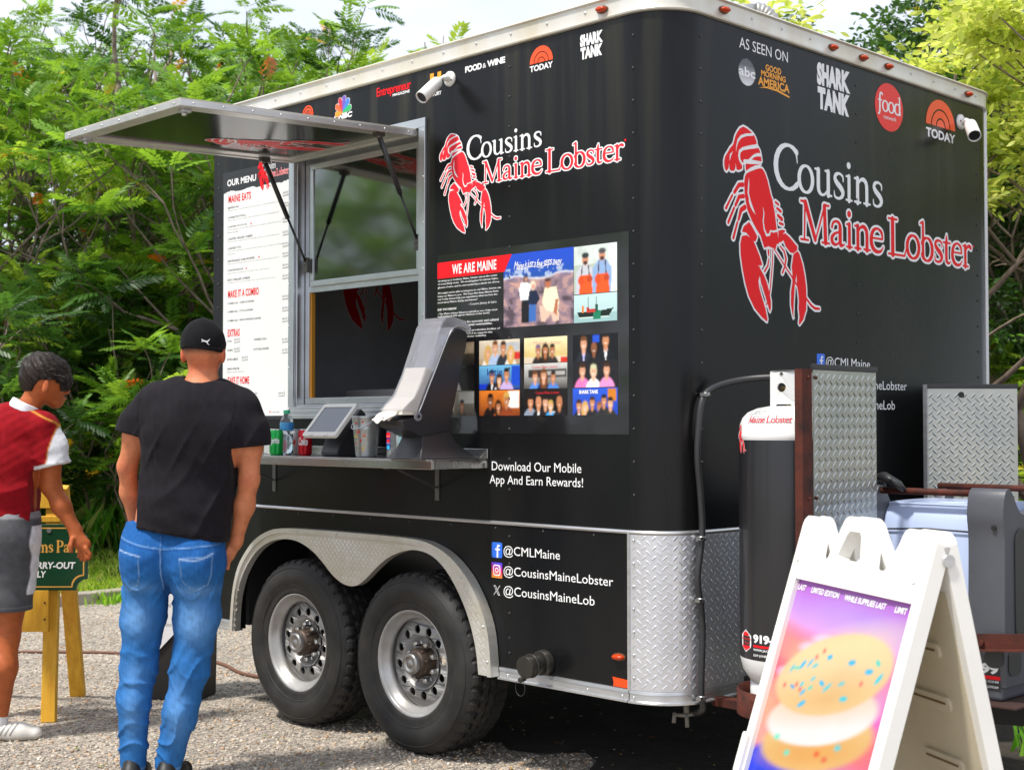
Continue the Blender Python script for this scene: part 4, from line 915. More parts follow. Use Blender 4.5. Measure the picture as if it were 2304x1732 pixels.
# emblem on the inside of the rear wall
emblem(lambda u, v, d: (XL+.031+d, .73+u*.62, 1.96+v*.74), M_WHITE, M_RED, T, .002, 200, 'inside_emblem')

def rays(a, cx, cy, r0, r1, a0, a1, gap=0): pass
def today(fn, cx, zb, w, h, parent, zt0, zt1):
    """orange arcs over the word TODAY"""
    o = None
    for k, (r0, r1) in enumerate(((0, .27), (.33, .60), (.66, 1.0))):
        mb = MB(); P = [(cx+w/2*r1*math.cos(pi*i/24), zb+h*r1*math.sin(pi*i/24)) for i in range(25)]
        if r0: P += [(cx+w/2*r0*math.cos(pi*i/24), zb+h*r0*math.sin(pi*i/24)) for i in range(24, -1, -1)]
        mb.sheet([P], lambda u, v: fn(u, v, .0012)); mb.build('orange_arc', M_ORANGE, parent)
    letters('TODAY', (cx-w/2, zt0, cx+w/2, zt1), fn, M_WHITE, parent, bold=.035)
today(endw, 2.027, 2.818, .278, .128, T, 2.757, 2.801)
today(side, -.649, 2.875, .128, .066, T, 2.843, 2.868)
def shark(fn, u0, v0, u1, v1):
    vm = (v0+v1)/2; w = u1-u0
    def wp(x, y):
        t = max(0, (x-(u1-w*.22))/(w*.22)); k = (y-v0)/(v1-v0)
        return x+t*w*.05*math.sin(k*14)*(1 if k > .5 else .9)-t*w*.03*(k < .25), y
    letters('SHARK', (u0, vm+.01*(v1-v0), u1-.02*w, v1), fn, M_WHITE, T, bold=.07, spacing=1.06, warp=wp)
    letters('TANK', (u0+.02*w, v0, u1, vm-.02*(v1-v0)), fn, M_WHITE, T, bold=.07, spacing=1.06, warp=wp)
shark(endw, .982, 2.742, 1.236, 2.938); shark(side, -.438, 2.843, -.321, 2.941)
letters('AS SEEN ON', (.438, 2.893, .770, 2.936), endw, M_WHITE, T)
# silver ball with its three letters
img = canvas(30, 30); X, Y = cgrid(img); img[:] = np.array((.05, .05, .055)); paint(img, sell(X, Y, .5, .5, .5, .5, .03), (.10, .10, .11)); img += (np.clip(.75-Y, 0, 1)[..., None]*.85)
mb_im = picture(img, (0, 0, 1, 1), lambda u, v, d: endw(.487+(u-.5)*.112*(math.sqrt(max(0, 1-(2*(v-.5))**2)) if abs(v-.5) < .5 else .0), 2.805+(v-.5)*.108, d), M_PRINT, T, .0012, 'silver_ball_print')
letters('abc', (.434, 2.786, .543, 2.824), endw, M_WHITE, T, d=.0018, bold=.02)
letters('GOOD', (.613, 2.834, .722, 2.860), endw, M_GOLD, T, bold=.03); letters('MORNING', (.583, 2.808, .753, 2.832), endw, M_GOLD, T, bold=.03)
letters('AMERICA', (.562, 2.769, .780, 2.804), endw, M_GOLD, T, bold=.03)
mb = MB(); mb.sheet([[(.567, 2.758), (.62, 2.764), (.69, 2.763), (.78, 2.750), (.78, 2.757), (.70, 2.770), (.62, 2.771)]], lambda u, v: endw(u, v, .0012)); mb.build('swoosh', M_GOLD, T)
# red disc
mb = MB(); mb.sheet([circ(1.561, 2.837, .121, 48, .107)], lambda u, v: endw(u, v, .0012)); fd = mb.build('red_disc', mat('disc_red', lin('#e81a1e'), .35), T)
a = Art(1.45, 2.74, 1.68, 2.93, 260); pen(a, 'food', 0, 2.815, .048, fit=[(1.464, 1.507), (1.500, 1.554), (1.551, 1.605), (1.602, 1.664)], thick=1.15); a.put(endw, M_WHITE, fd, .0018, 'lettering')
letters('network', (1.513, 2.781, 1.622, 2.800), endw, M_WHITE, fd, d=.0018)
# serving side: row of small logos
mb = MB(); mb.sheet([circ(-2.202, 2.908, .043, 32), circ(-2.202, 2.908, .036, 32)], lambda u, v: side(u, v, .0012)); mb.sheet([circ(-2.202, 2.908, .031, 32)], lambda u, v: side(u, v, .0012)); mc = mb.build('round_orange_logo', M_ORANGE, T)
a = Art(-2.23, 2.88, -2.17, 2.935, 60)
for r_ in (.006, .014, .022): a.stroke([(-2.202+r_*math.cos(t), 2.908+r_*.9*math.sin(t), .0017) for t in np.linspace(-.2, pi+.2, 14)]+[], None)
for du in (-.022, -.014, -.006, .006, .014, .022): a.stroke([(-2.202+du, 2.908, .0017), (-2.202+du, 2.890, .0017)])
a.put(side, M_BLACK2, mc, .0018, 'm_print')
CN = ['#f0902a', '#e8602a', '#c02a40', '#6a50b0', '#3a78c8', '#2aa860']
for i, c in enumerate(CN):
    th = rad(200-i*44+0) if False else rad(190-i*38.5+6)
    cx, cz = -1.929, 2.877; t_ = th
    tip = (cx+.042*math.cos(t_)*1.15, cz+.006+.052*math.sin(t_)+.004)
    a = Art(-2.02, 2.85, -1.84, 2.965, 110); a.stroke([(cx, cz, .004), (cx+.7*(tip[0]-cx), cz+.7*(tip[1]-cz), .0125), tip+(.0135,)])
    w_ = a.grown(.0025)
    if i == 0: pass
    ob = w_.put(side, M_WHITE, T, .0012+.00005*i, 'peacock_feather'); a.put(side, mat('feather_'+CN[i][1:], lin(c), .35), ob, .0020+.00005*i, 'feather_print')
letters('CNBC', (-1.998, 2.845, -1.861, 2.871), side, M_WHITE, T, bold=.05, shear=.15)
letters('Entrepreneur', (-1.684, 2.893, -1.447, 2.945), side, M_RED, T, bold=.01, spacing=.9)
letters('MAGAZINE', (-1.572, 2.889, -1.456, 2.9015), side, M_WHITE, T, bold=.03, spacing=1.1)
letters('H', (-1.320, 2.893, -1.248, 2.946), side, M_GOLD, T, bold=.07); letters('HISTORY', (-1.335, 2.845, -1.246, 2.862), side, M_WHITE, T, bold=.03)
letters('FOOD', (-1.096, 2.910, -.994, 2.937), side, M_WHITE, T, bold=.05, spacing=.92); letters('&', (-.989, 2.911, -.968, 2.931), side, M_WHITE, T); letters('WINE', (-.962, 2.910, -.855, 2.937), side, M_WHITE, T, bold=.05, spacing=.92)
# app lines and social names
letters('Download Our Mobile', (-.933, 1.236, -.435, 1.273), side, M_WHITE, T); letters('App And Earn Rewards!', (-.946, 1.170, -.426, 1.217), side, M_WHITE, T)
def social(fn, rows, k=1.):
    for kind, (u0, v0, u1, v1), s, tb in rows:
        if s: letters(s, tb, fn, M_WHITE, T)
        uc, vc, w = (u0+u1)/2, (v0+v1)/2, u1-u0
        if kind == 'f':
            mb = MB(); mb.sheet([rrect(u0, v0, u1, v1, w*.12)], lambda u, v: fn(u, v, .0012)); b = mb.build('blue_square_icon', mat('icon_blue', lin('#2f6fe0'), .35), T)
            a = Art(u0, v0, u1, v1, 50); a.stroke([(uc+.26*w, vc+.30*w, .05*w), (uc+.12*w, vc+.31*w, .07*w), (uc+.06*w, vc+.18*w, .075*w), (uc+.06*w, vc-.44*w, .075*w)]); a.stroke([(uc-.12*w, vc+.05*w, .055*w), (uc+.25*w, vc+.05*w, .055*w)]); a.put(fn, M_WHITE, b, .0018, 'f_print')
        if kind == 'i':
            img = canvas(26, 26); X, Y = cgrid(img); c1, c2, c3 = map(np.array, (lin('#ff9a20'), lin('#e0206a'), lin('#4a3fd8')))
            q = np.clip(Y+.15*(X-.3), 0, 1)[..., None]; img[:] = np.where(q < .5, c1+(c2-c1)*q*2, c2+(c3-c2)*(q-.5)*2)
            b = picture(img, (u0, v0, u1, v1), fn, M_PRINT, T, .0012, 'camera_icon')
            a = Art(u0, v0, u1, v1, 60); a.poly(rrect(uc-.34*w, vc-.36*w, uc+.34*w, vc+.36*w, .17*w)); a.poly(rrect(uc-.26*w, vc-.28*w, uc+.26*w, vc+.28*w, .12*w), sub=True); a.ell(uc, vc, .17*w); a.ell(uc, vc, .095*w, sub=True); a.ell(uc+.18*w, vc+.2*w, .04*w); a.put(fn, M_WHITE, b, .0018, 'camera_print')
        if kind == 'x':
            a = Art(u0, v0, u1, v1, 60); a.poly([(u0, v1), (u0+.3*w, v1), (u1, v0), (u1-.3*w, v0)]); a.poly([(u0+.10*w, v1-.06*w), (u0+.26*w, v1-.06*w), (u1-.10*w, v0+.06*w), (u1-.26*w, v0+.06*w)], sub=True)
            a.stroke([(u1-.06*w, v1, .03*w), (uc+.1*w, vc+.08*w, .03*w)]); a.stroke([(u0+.04*w, v0, .03*w), (uc-.1*w, vc-.08*w, .03*w)]); a.put(fn, M_WHITE, T, .0012, 'x_icon')
social(side, [('f', (-.933, .879, -.872, .942), '@CMLMaine', (-.864, .884, -.549, .932)), ('i', (-.934, .797, -.872, .860), '@CousinsMaineLobster', (-.864, .802, -.273, .850)), ('x', (-.922, .727, -.884, .766), '@CousinsMaineLob', (-.864, .721, -.367, .770))])
social(endw, [('f', (.968, 1.655, 1.028, 1.718), '@CMLMaine', (1.036, 1.655, 1.384, 1.708)), ('i', (.968, 1.56, 1.028, 1.623), '@CousinsMaineLobster', (1.036, 1.566, 1.696, 1.618)), ('x', (.975, 1.478, 1.018, 1.522), '@CousinsMaineLob', (1.036, 1.478, 1.591, 1.532))])

# ------------------------------------------------------------------ picture panel beside the hatch
mb = MB(); mb.sheet([[(-1.270, 1.386), (-.192, 1.386), (-.192, 2.151), (-1.270, 2.151)]], lambda u, v: side(u, v, .0009))
PN = mb.build('picture_panel', mat('gloss_black_film', (.011, .011, .012), .10, coat=.6, bump=.0016, bscale=5, bdetail=1, stretch=(1, 1, .4)), T)
mb = MB(); mb.sheet([[(-1.269, 2.049), (-.858, 2.049), (-.838, 2.083), (-.815, 2.118), (-1.269, 2.118)]], lambda u, v: side(u, v, .0022)); mb.build('red_ribbon', M_RED, PN)
letters('WE ARE MAINE', (-1.175, 2.062, -.905, 2.104), side, M_WHITE, PN, d=.0028, bold=.03, spacing=1.1)
TXT = [(2.035, -.900, 'Growing up in Southern Maine, lobster was at the center'), (2.0215, -.895, 'of every family event.  We would gather for lobster bakes,'), (2.007, -.886, 'glasses of wine, and be surrounded by a whole lot of love.'),
       (1.9826, -.880, 'We might not be able to bring you to our Maine, but we can'), (1.969, -.895, 'bring our Maine to you.  We hope that these flavors from'), (1.956, -.900, 'our rocky shores help you experience what we love the'), (1.9425, -1.02, 'most about Maine: family and lobster!'),
       (1.893, -.900, '- The Maine lobster fishery is upheld as one of the most'), (1.882, -.945, 'well-managed wild capture fisheries in the world.')]
for z, u1, s in TXT: letters(s, (-1.267, z-.002, u1, z+.0085), side, M_WHITE, PN, d=.0016, res=1, bold=.012)
letters('DID YOU KNOW', (-1.267, 1.911, -1.148, 1.921), side, M_WHITE, PN, d=.0016, res=1, bold=.03)
letters('–Cousins Jimmy & Sabin', (-1.075, 1.922, -.905, 1.934), side, M_WHITE, PN, d=.0016, res=1)
for z, u0, u1, s in ((1.853, -1.10, -.893, 'is the economic and cultural'), (1.840, -1.09, -.93, 'coastal communities.'), (1.815, -1.10, -.885, 'most productive bodies of'), (1.802, -1.09, -.93, 'proud to support the'), (1.790, -1.09, -.965, 'lobster industry.')):
    letters(s, (u0, z-.002, u1, z+.0085), side, M_WHITE, PN, d=.0016, res=1, bold=.012)
SK_ = ['#d8a080', '#c88860', '#b87850', '#8a5434', '#e0b090']
HR = ['#1a120e', '#3a2414', '#c8a050', '#141010', '#6a4020']
def man_fig(img, cx, base, s, shirt, hair, skin, long=False, tie=None, asp=1.):
    X, Y = cgrid(img); sx = s/asp
    paint(img, sell(X, Y, cx, base+.02*s, .34*sx, .44*s, .02), shirt)
    paint(img, spoly(X, Y, [(cx-.33*sx, base-1), (cx-.36*sx, base+.02), (cx-.12*sx, base+.44*s), (cx+.12*sx, base+.44*s), (cx+.36*sx, base+.02), (cx+.33*sx, base-1)]), shirt)
    if tie: paint(img, spoly(X, Y, [(cx-.07*sx, base+.45*s), (cx, base+.05*s), (cx+.07*sx, base+.45*s)]), tie)
    if long: paint(img, sell(X, Y, cx, base+.55*s, .20*sx, .36*s, .02), hair)
    paint(img, sell(X, Y, cx, base+.47*s, .07*sx, .12*s, .02), skin)
    paint(img, sell(X, Y, cx, base+.68*s, .135*sx, .19*s, .02), hair)
    paint(img, sell(X, Y, cx, base+.645*s, .115*sx, .165*s, .02), skin)
    paint(img, sell(X, Y, cx, base+.81*s, .12*sx, .07*s, .02), hair)
    paint(img, sell(X, Y, cx, base+.585*s, .05*sx, .018*s, .01), '#f0e8e0', .8)
    for e_ in (-1, 1): paint(img, sell(X, Y, cx+e_*.045*sx, base+.675*s, .018*sx, .012*s, .01), '#20140e', .8)
def group_pic(bgf, figs, box, seed, extra=None, asp=1.):
    n = 60; h = int(n*(box[3]-box[1])/(box[2]-box[0])); img = canvas(n, h); X, Y = cgrid(img); r_ = np.random.default_rng(seed)
    bgf(img, X, Y)
    if extra: extra(img, X, Y)
    a = n/h
    for f in figs: man_fig(img, f[0], f[1]-.12, f[2]*1.32, *f[3:], asp=a)
    img *= (.85+.3*vnoise((h, n), 10, seed, 3))[..., None]
    picture(blur(np.clip(img, 0, 1), 1), box, side, M_PRINT, PN, .0016, 'group_photo')
def flat(c, c2=None):
    def f(img, X, Y):
        img[:] = lin(c)
        if c2: img[:] = np.array(lin(c))*(1-Y[..., None])+np.array(lin(c2))*Y[..., None]
    return f
def ex(*L_):
    def f(img, X, Y):
        for (x0, y0, x1, y1, c) in L_: paint(img, ((X > x0) & (X < x1) & (Y > y0) & (Y < y1))*1., c)
    return f
rws = ((1.669, 1.771), (1.567, 1.667), (1.460, 1.564)); clm = ((-1.275, -1.038), (-1.008, -.770), (-.745, -.508), (-.479, -.248))
G = {}
G[0, 0] = (flat('#20181a', '#807058'), [(.25, -.05, .8, '#c0b8b0', HR[0], SK_[2]), (.62, -.1, .95, '#26221e', HR[0], SK_[3])], ex((.7, .5, .98, .98, '#c8b090')))
G[0, 1] = (flat('#141012'), [(.45, -.1, 1.15, '#d8d4d0', HR[1], SK_[0])], None)
G[0, 2] = (flat('#584c40', '#b0a898'), [(.3, -.05, .95, '#202024', HR[1], SK_[1]), (.68, -.15, .8, '#4a4038', HR[0], SK_[1])], ex((.6, .5, .98, .95, '#d0ccc0')))
G[1, 0] = (flat('#a89070', '#d8ccb8'), [(.22, -.1, .85, '#e8e0d4', HR[2], SK_[0], True), (.40, 0, .95, '#a8bcd8', HR[4], SK_[0]), (.60, 0, .92, '#30343c', HR[1], SK_[1]), (.78, -.1, .82, '#e4dcd4', HR[2], SK_[4], True)], ex((.5, .55, .98, .9, '#b0b4b8'), (.85, .2, 1, .5, '#c83028')))
G[1, 1] = (flat('#1c3a8a', '#6ab0d8'), [(.32, -.1, .9, '#16161c', HR[0], SK_[1], False, '#e8e8e8'), (.50, -.2, .82, '#f0f0f4', HR[1], SK_[4], True), (.68, -.1, .95, '#c0a8d8', HR[0], SK_[1])], ex((.8, .15, 1, .98, '#1a48c0'), (0, .05, .25, .25, '#1838c0')))
G[1, 2] = (flat('#7a3818', '#d87828'), [(.28, -.1, .95, '#1c1614', HR[0], SK_[3]), (.48, -.2, .8, '#a85020', HR[1], SK_[2], True), (.68, -.1, .98, '#8a4020', HR[2], SK_[2])], ex((.72, .3, .98, .95, '#f0e8e0')))
G[2, 0] = (flat('#c8a850', '#e8dcb0'), [(.33, -.1, .82, '#2a2624', '#6a5a80', SK_[2]), (.50, -.12, .85, '#1c1a1a', HR[1], SK_[2], True), (.66, -.1, .82, '#302c2a', HR[0], SK_[2])], ex((0, 0, 1, .25, '#d8c8b0'), (.85, 0, 1, .2, '#c83020')))
G[2, 1] = (flat('#484440', '#c8c8c4'), [(.26, -.15, .85, '#5088d8', HR[4], SK_[0]), (.46, -.15, .9, '#16224a', HR[4], SK_[0], True), (.68, -.15, .82, '#4a80d0', HR[0], SK_[1])], ex((.1, .45, .98, .75, '#302c2a'), (.5, .5, .95, .7, '#a8a4a0')))
G[2, 2] = (flat('#14100f', '#181414'), [(.15, -.15, .9, '#8a96a8', HR[0], SK_[1]), (.34, -.15, .85, '#1a1a20', SK_[1], SK_[1], False, '#e8e8e8'), (.50, -.15, .88, '#20181c', HR[0], SK_[0]), (.62, -.2, .78, '#3aa0e0', HR[2], SK_[4]), (.82, -.15, .85, '#1c1c20', SK_[2], SK_[2])], ex((.2, 0, .5, .18, '#f0ece4'), (.55, 0, .9, .15, '#e8e4dc')))
G[3, 0] = (flat('#0a0a10', '#101018'), [(.25, -.1, 1.0, '#20242e', HR[4], SK_[0], False, '#b8b8e8'), (.48, -.15, .82, '#14161e', SK_[3], SK_[3]), (.74, -.05, 1.05, '#12161e', HR[0], SK_[1], False, '#f4f4f8')], ex((.45, .7, .6, .98, '#2050c8')))
G[3, 1] = (flat('#1c1a20'), [(.22, -.1, 1.0, '#e878b8', HR[1], SK_[0]), (.47, -.15, 1.0, '#f4f4f4', '#c8c8a0', SK_[4]), (.76, -.1, 1.0, '#e890c8', HR[1], SK_[0])], ex((.20, 0, .24, .4, '#201418'), (.74, 0, .78, .4, '#201418')))
G[3, 2] = (flat('#1c40b0', '#2a58d0'), [(.14, -.2, .78, '#20222c', HR[1], SK_[1], False, '#e0e0f0'), (.28, -.22, .72, '#e03878', HR[2], SK_[4], True), (.44, -.1, .78, '#24222a', HR[1], SK_[1]), (.60, -.22, .72, '#383c34', SK_[3], SK_[2]), (.70, -.05, .8, '#2a2a30', HR[0], SK_[1]), (.84, -.15, .8, '#30302c', HR[0], SK_[0])], ex((.78, .5, .96, .98, '#c87820')))
for (c, r), (bgf, figs, e_) in G.items(): group_pic(bgf, figs, (clm[c][0], rws[r][0], clm[c][1], rws[r][1]), c*7+r, e_)
letters('SHARK TANK', (-.445, 1.542, -.345, 1.557), side, M_WHITE, PN, d=.0024, bold=.04)
letters('Cousins Maine Lobster', (-.68, 1.545, -.55, 1.556), side, M_PINK, PN, d=.0024, res=1); letters('Cousins Maine Lobster', (-.70, 1.648, -.56, 1.658), side, M_PINK, PN, d=.0024, res=1); letters('Maine Lobster', (-.69, 1.742, -.54, 1.757), side, mat('faint_pink', lin('#d8a898'), .4), PN, d=.0024, res=1)
letters('katie', (-.96, 1.625, -.87, 1.655), side, mat('deep_blue', lin('#204080'), .4), PN, d=.0024)
# shore photograph: sea, rocks, three figures
img = canvas(110, 84); X, Y = cgrid(img); rk = vnoise((84, 110), 9, 3, 4); sea = vnoise((84, 110), 16, 5, 3)
img[:] = (np.array(lin('#8a7480'))[None, None]*(.35+1.25*rk[..., None])); paint(img, (rk > .58)*.5, '#c89a88'); paint(img, (rk < .36)*.6, '#3a3038')
shore = .66+.03*np.sin(X*9)+.03*(rk-.5)
paint(img, soft(shore-Y, .02), '#1d4f9a'); paint(img, soft(.75-Y, .25)*.8, '#1a48c8'); paint(img, ((sea > .62) & (Y > shore) & (Y < .8))*.6, '#c8d8e8'); paint(img, np.exp(-((Y-shore)/.012)**2)*.8, '#e0e4e8')
# adult in white and black, child in navy, man kneeling in cream
paint(img, spoly(X, Y, [(.26, .05), (.27, .38), (.38, .38), (.37, .05)]), '#14121a'); paint(img, spoly(X, Y, [(.22, .55), (.25, .36), (.38, .36), (.40, .56), (.34, .60), (.26, .60)]), '#eeeef0'); paint(img, spoly(X, Y, [(.09, .62), (.10, .59), (.24, .53), (.25, .57)]), '#c89888'); paint(img, sell(X, Y, .325, .645, .03, .05), '#20161a'); paint(img, sell(X, Y, .33, .635, .022, .03), '#c08a70')
paint(img, spoly(X, Y, [(.37, .06), (.38, .3), (.47, .3), (.47, .06)]), '#3a68b0'); paint(img, spoly(X, Y, [(.35, .3), (.38, .48), (.48, .48), (.53, .36), (.48, .28)]), '#14203c'); paint(img, sell(X, Y, .43, .545, .038, .06), '#e8dcc0'); paint(img, sell(X, Y, .435, .53, .024, .035), '#d0907c')
paint(img, spoly(X, Y, [(.55, .05), (.52, .26), (.66, .28), (.80, .16), (.80, .05), (.72, .03), (.68, .15), (.60, .04)]), '#d8b8a4'); paint(img, spoly(X, Y, [(.56, .3), (.60, .50), (.76, .50), (.80, .3), (.78, .14), (.62, .2)]), '#ece4c0'); paint(img, sell(X, Y, .645, .55, .042, .065), '#b06a4c'); paint(img, sell(X, Y, .64, .60, .043, .022), '#402824'); paint(img, spoly(X, Y, [(.72, .16), (.75, .33), (.79, .33), (.77, .12)]), '#b06a4c')
picture(blur(np.clip(img, 0, 1), 1), (-.863, 1.819, -.474, 2.117), side, M_PRINT, PN, .0016, 'shore_photo')
# brush script caption drawn as one pen line
a = Art(-.815, 2.03, -.52, 2.11, 300); r_ = np.random.default_rng(4)
cap = 'Maine is just a few steps away'; V_, F_ = text_mesh(cap, 0, .45, 3, .88); 
letters(cap, (-.803, 2.040, -.535, 2.085), side, M_WHITE, PN, d=.0024, shear=.45, spacing=.85, warp=lambda x, y: (x, y+.003*math.sin(x*60)+.012*(x+.8)))
# two fishermen, boat
img = canvas(64, 54); X, Y = cgrid(img); img[:] = lin('#c8d4cc'); img *= (.8+.4*vnoise((54, 64), 8, 9)[..., None]); paint(img, (Y < .62)*.6, '#9aa890'); paint(img, (X > .82)*.7, '#e8ecec')
for cx, hat_, sh, bh in ((.27, '#2a3034', '#c0c4cc', 0), (.66, '#4a4a4c', '#8aa8d0', .06)):
    paint(img, spoly(X, Y, [(cx-.22, .0), (cx-.23, .45+bh), (cx-.08, .62+bh), (cx+.08, .62+bh), (cx+.22, .45+bh), (cx+.2, .0)]), sh)
    paint(img, spoly(X, Y, [(cx-.14, 0), (cx-.13, .38), (cx+.14, .40), (cx+.17, 0)]), '#f0561c')
    for k_ in (-.09, .09): paint(img, spoly(X, Y, [(cx+k_-.012, .38), (cx+k_*.8-.012, .6+bh), (cx+k_*.8+.012, .6+bh), (cx+k_+.012, .38)]), '#402018')
    paint(img, sell(X, Y, cx, .71+bh, .075, .12), '#c88a6c'); paint(img, sell(X, Y, cx, .80+bh, .085, .06), hat_); paint(img, sell(X, Y, cx, .645+bh, .05, .04), '#3a241c')
    paint(img, sell(X, Y, cx-.1, .28, .07, .10), '#d84a18'); paint(img, sell(X, Y, cx+.1, .30, .07, .07), '#b84018')
picture(blur(img, 1), (-.472, 1.929, -.250, 2.115), side, M_PRINT, PN, .0016, 'fishermen_photo')
img = canvas(64, 32); X, Y = cgrid(img); img[:] = lin('#a8c8c8'); img[:] = img*(1-Y[..., None]*.0)+.12*Y[..., None]; paint(img, (Y < .3)*.7, '#8ab0b0')
paint(img, spoly(X, Y, [(.08, .36), (.12, .2), (.82, .2), (.92, .46), (.6, .38)]), '#14201c'); paint(img, spoly(X, Y, [(.12, .2), (.14, .15), (.8, .15), (.82, .2)]), '#d8e8e0'); paint(img, spoly(X, Y, [(.46, .1), (.46, .42), (.62, .42), (.62, .1)]), '#1a7a58')
for x0, x1, y1, c in ((.18, .24, .6, '#e07a30'), (.3, .36, .52, '#c83020'), (.36, .5, .48, '#b83a30'), (.5, .56, .62, '#20584a')): paint(img, ((X > x0) & (X < x1) & (Y > .34) & (Y < y1))*1., c)
for x_ in (.33, .53): paint(img, ((abs(X-x_) < .008) & (Y > .4) & (Y < .9))*.8, '#203030')
picture(img, (-.472, 1.818, -.250, 1.926), side, M_PRINT, PN, .0016, 'boat_photo')

# ------------------------------------------------------------------ menu board
M_MENU = mat('menu_white', (.74, .745, .73), .4); M_GREY = mat('print_grey', (.13, .13, .14), .5); M_GREY2 = mat('print_light_grey', (.28, .28, .29), .5); M_STICK = mat('price_sticker', (.68, .69, .68), .4)
mb = MB(); mb.sheet([[(-2.925, 1.450), (-2.340, 1.450), (-2.340, 2.715), (-2.925, 2.715)]], lambda u, v: side(u, v, .0009)); MN = mb.build('menu_board', mat('menu_black', (.016, .016, .018), .3), T)
tr = [(-2.915, 1.468), (-2.345, 1.468)]; top = []
r_ = np.random.default_rng(2)
for u in np.linspace(-2.345, -2.915, 60): top.append((u, 2.612+.006*(r_.random()-.5)+.004*math.sin(u*37)))
mb = MB(); mb.sheet([tr+top], lambda u, v: side(u, v, .0020)); mb.build('menu_sheet', M_MENU, MN)
letters('OUR MENU', (-2.885, 2.642, -2.628, 2.676), side, M_WHITE, MN, d=.002, bold=.03)
emblem(lambda u, v, d: side(-2.612+u*.125, 2.586+v*.148, d), M_RED, M_RED, MN, .0026, 110)
wordmark(lambda u, v, d: side(-2.572+(u-.664)*.132, 2.686+(v-2.38)*.20, d), MN, .0022, 200, m_w=M_WHITE, m_r=M_RED)
def zm(y): return 2.803-.0008033*y
def mred(s, y, u1, h=.038): letters(s, (-2.872, zm(y), u1, zm(y)+h), side, M_RED, MN, d=.0028, bold=.025, spacing=1.08)
def mitem(s, y, subs=(), price=None, u0=-2.876, wd=None):
    w = .0107*len(s)*(.93 if wd is None else wd)
    letters(s, (u0, zm(y), u0+w, zm(y)+.0105), side, M_GREY, MN, d=.0028, res=1, bold=.015)
    for k, sb in enumerate(subs): letters(sb, (u0, zm(y+17+16*k), u0+.0066*len(sb), zm(y+17+16*k)+.0075), side, M_GREY2, MN, d=.0028, res=1)
    if price:
        pu, pz = price[1], zm(price[2])
        mb = MB(); mb.prism([[(pu, pz-.006), (pu+.052, pz-.004), (pu+.052, pz+.018), (pu, pz+.016)]], side, .0022, .0045); st_ = mb.build('price_sticker', M_STICK, MN)
        letters(price[0], (pu+.006, pz+.001, pu+.046, pz+.012), side, M_GREY, st_, d=.005, res=1)
mred('MAINE EATS', 308, -2.672)
mitem('MAINE ROLL', 345, ('Maine lobster, served chilled, touch of mayo, on a New England roll',), ('$18.99', -2.402, 320))
mitem('CONNECTICUT ROLL', 408, ('Maine lobster, served warm with lemon butter, on a New England roll',), ('$18.99', -2.402, 385))
mitem('LOBSTER TACOS (3)', 468, ('Maine lobster, served with cabbage, pico de gallo, cilantro lime sauce, in', 'flour tortillas'), ('$17.99', -2.402, 480))
mitem('LOBSTER GRILLED CHEESE', 545, ('Maine lobster, pepper jack and cheddar cheeses, on Texas style toast',), ('$17.99', -2.402, 560))
mitem('LOBSTER TOTS', 605, ('Tater tots smothered in steamed Maine lobster, pico de gallo, and cilantro', 'lime sauce'), ('$17.99', -2.402, 630))
mitem('NEW ENGLAND CLAM CHOWDER', 685, ('Maine shucked clams, light cream, red skin, sauteed shrimp, potatoes',), ('$9.99', -2.402, 690))
mitem('LOBSTER BISQUE', 745, ('Maine lobster, Spanish sherry, light cream, white pepper',), ('$9.99', -2.402, 760))
mitem("KID'S GRILLED CHEESE", 805, ('Cheddar cheese on Texas style toast, served with a side of tots',), ('$10.99', -2.402, 825))
mred('MAKE IT A COMBO', 913, -2.60)
mitem('COMBO #1 - CHIPS & DRINK', 955, (), ('$3.99', -2.402, 950)); mitem('COMBO #2 - TOTS & DRINK', 1008, (), ('$5.50', -2.402, 1020)); mitem('COMBO #3 - WHOOPIE PIE & DRINK', 1065, (), ('$6.00', -2.402, 1085))
mred('EXTRAS', 1160, -2.765)
mitem('TOTS', 1195, (), ('$3.99', -2.815, 1190)); mitem('CHIPS', 1252, (), ('$2.00', -2.815, 1248)); mitem('EXTRA MEAT', 1310, (), ('$6.00', -2.745, 1305)); mitem('WHOOPIE PIE', 1370, ("Maine's classic dessert",))
mitem('CANNED SODA', 1195, (), ('$1.75', -2.402, 1210), u0=-2.64); mitem('BOTTLED WATER', 1256, (), ('$1.75', -2.402, 1275), u0=-2.64)
mred('TAKE IT HOME', 1462, -2.68); mitem('LOBSTER ROLL KIT (1LB, 2LB)', 1530, ('Maine lobster, rolls, chips, mayo and lemon',), ('$99.99', -2.43, 1535))
letters('GLUTEN FREE', (-2.49, 1.482, -2.42, 1.489), side, M_GREY2, MN, d=.0028, res=1)
for v_, u_ in ((zm(468), -2.67), (zm(685), -2.60), (zm(745), -2.71), (1.482, -2.50)):
    mb = MB(); mb.sheet([circ(u_, v_+.005, .005, 8)], lambda u, v: side(u, v, .0028)); mb.build('red_dot', M_RED, MN)
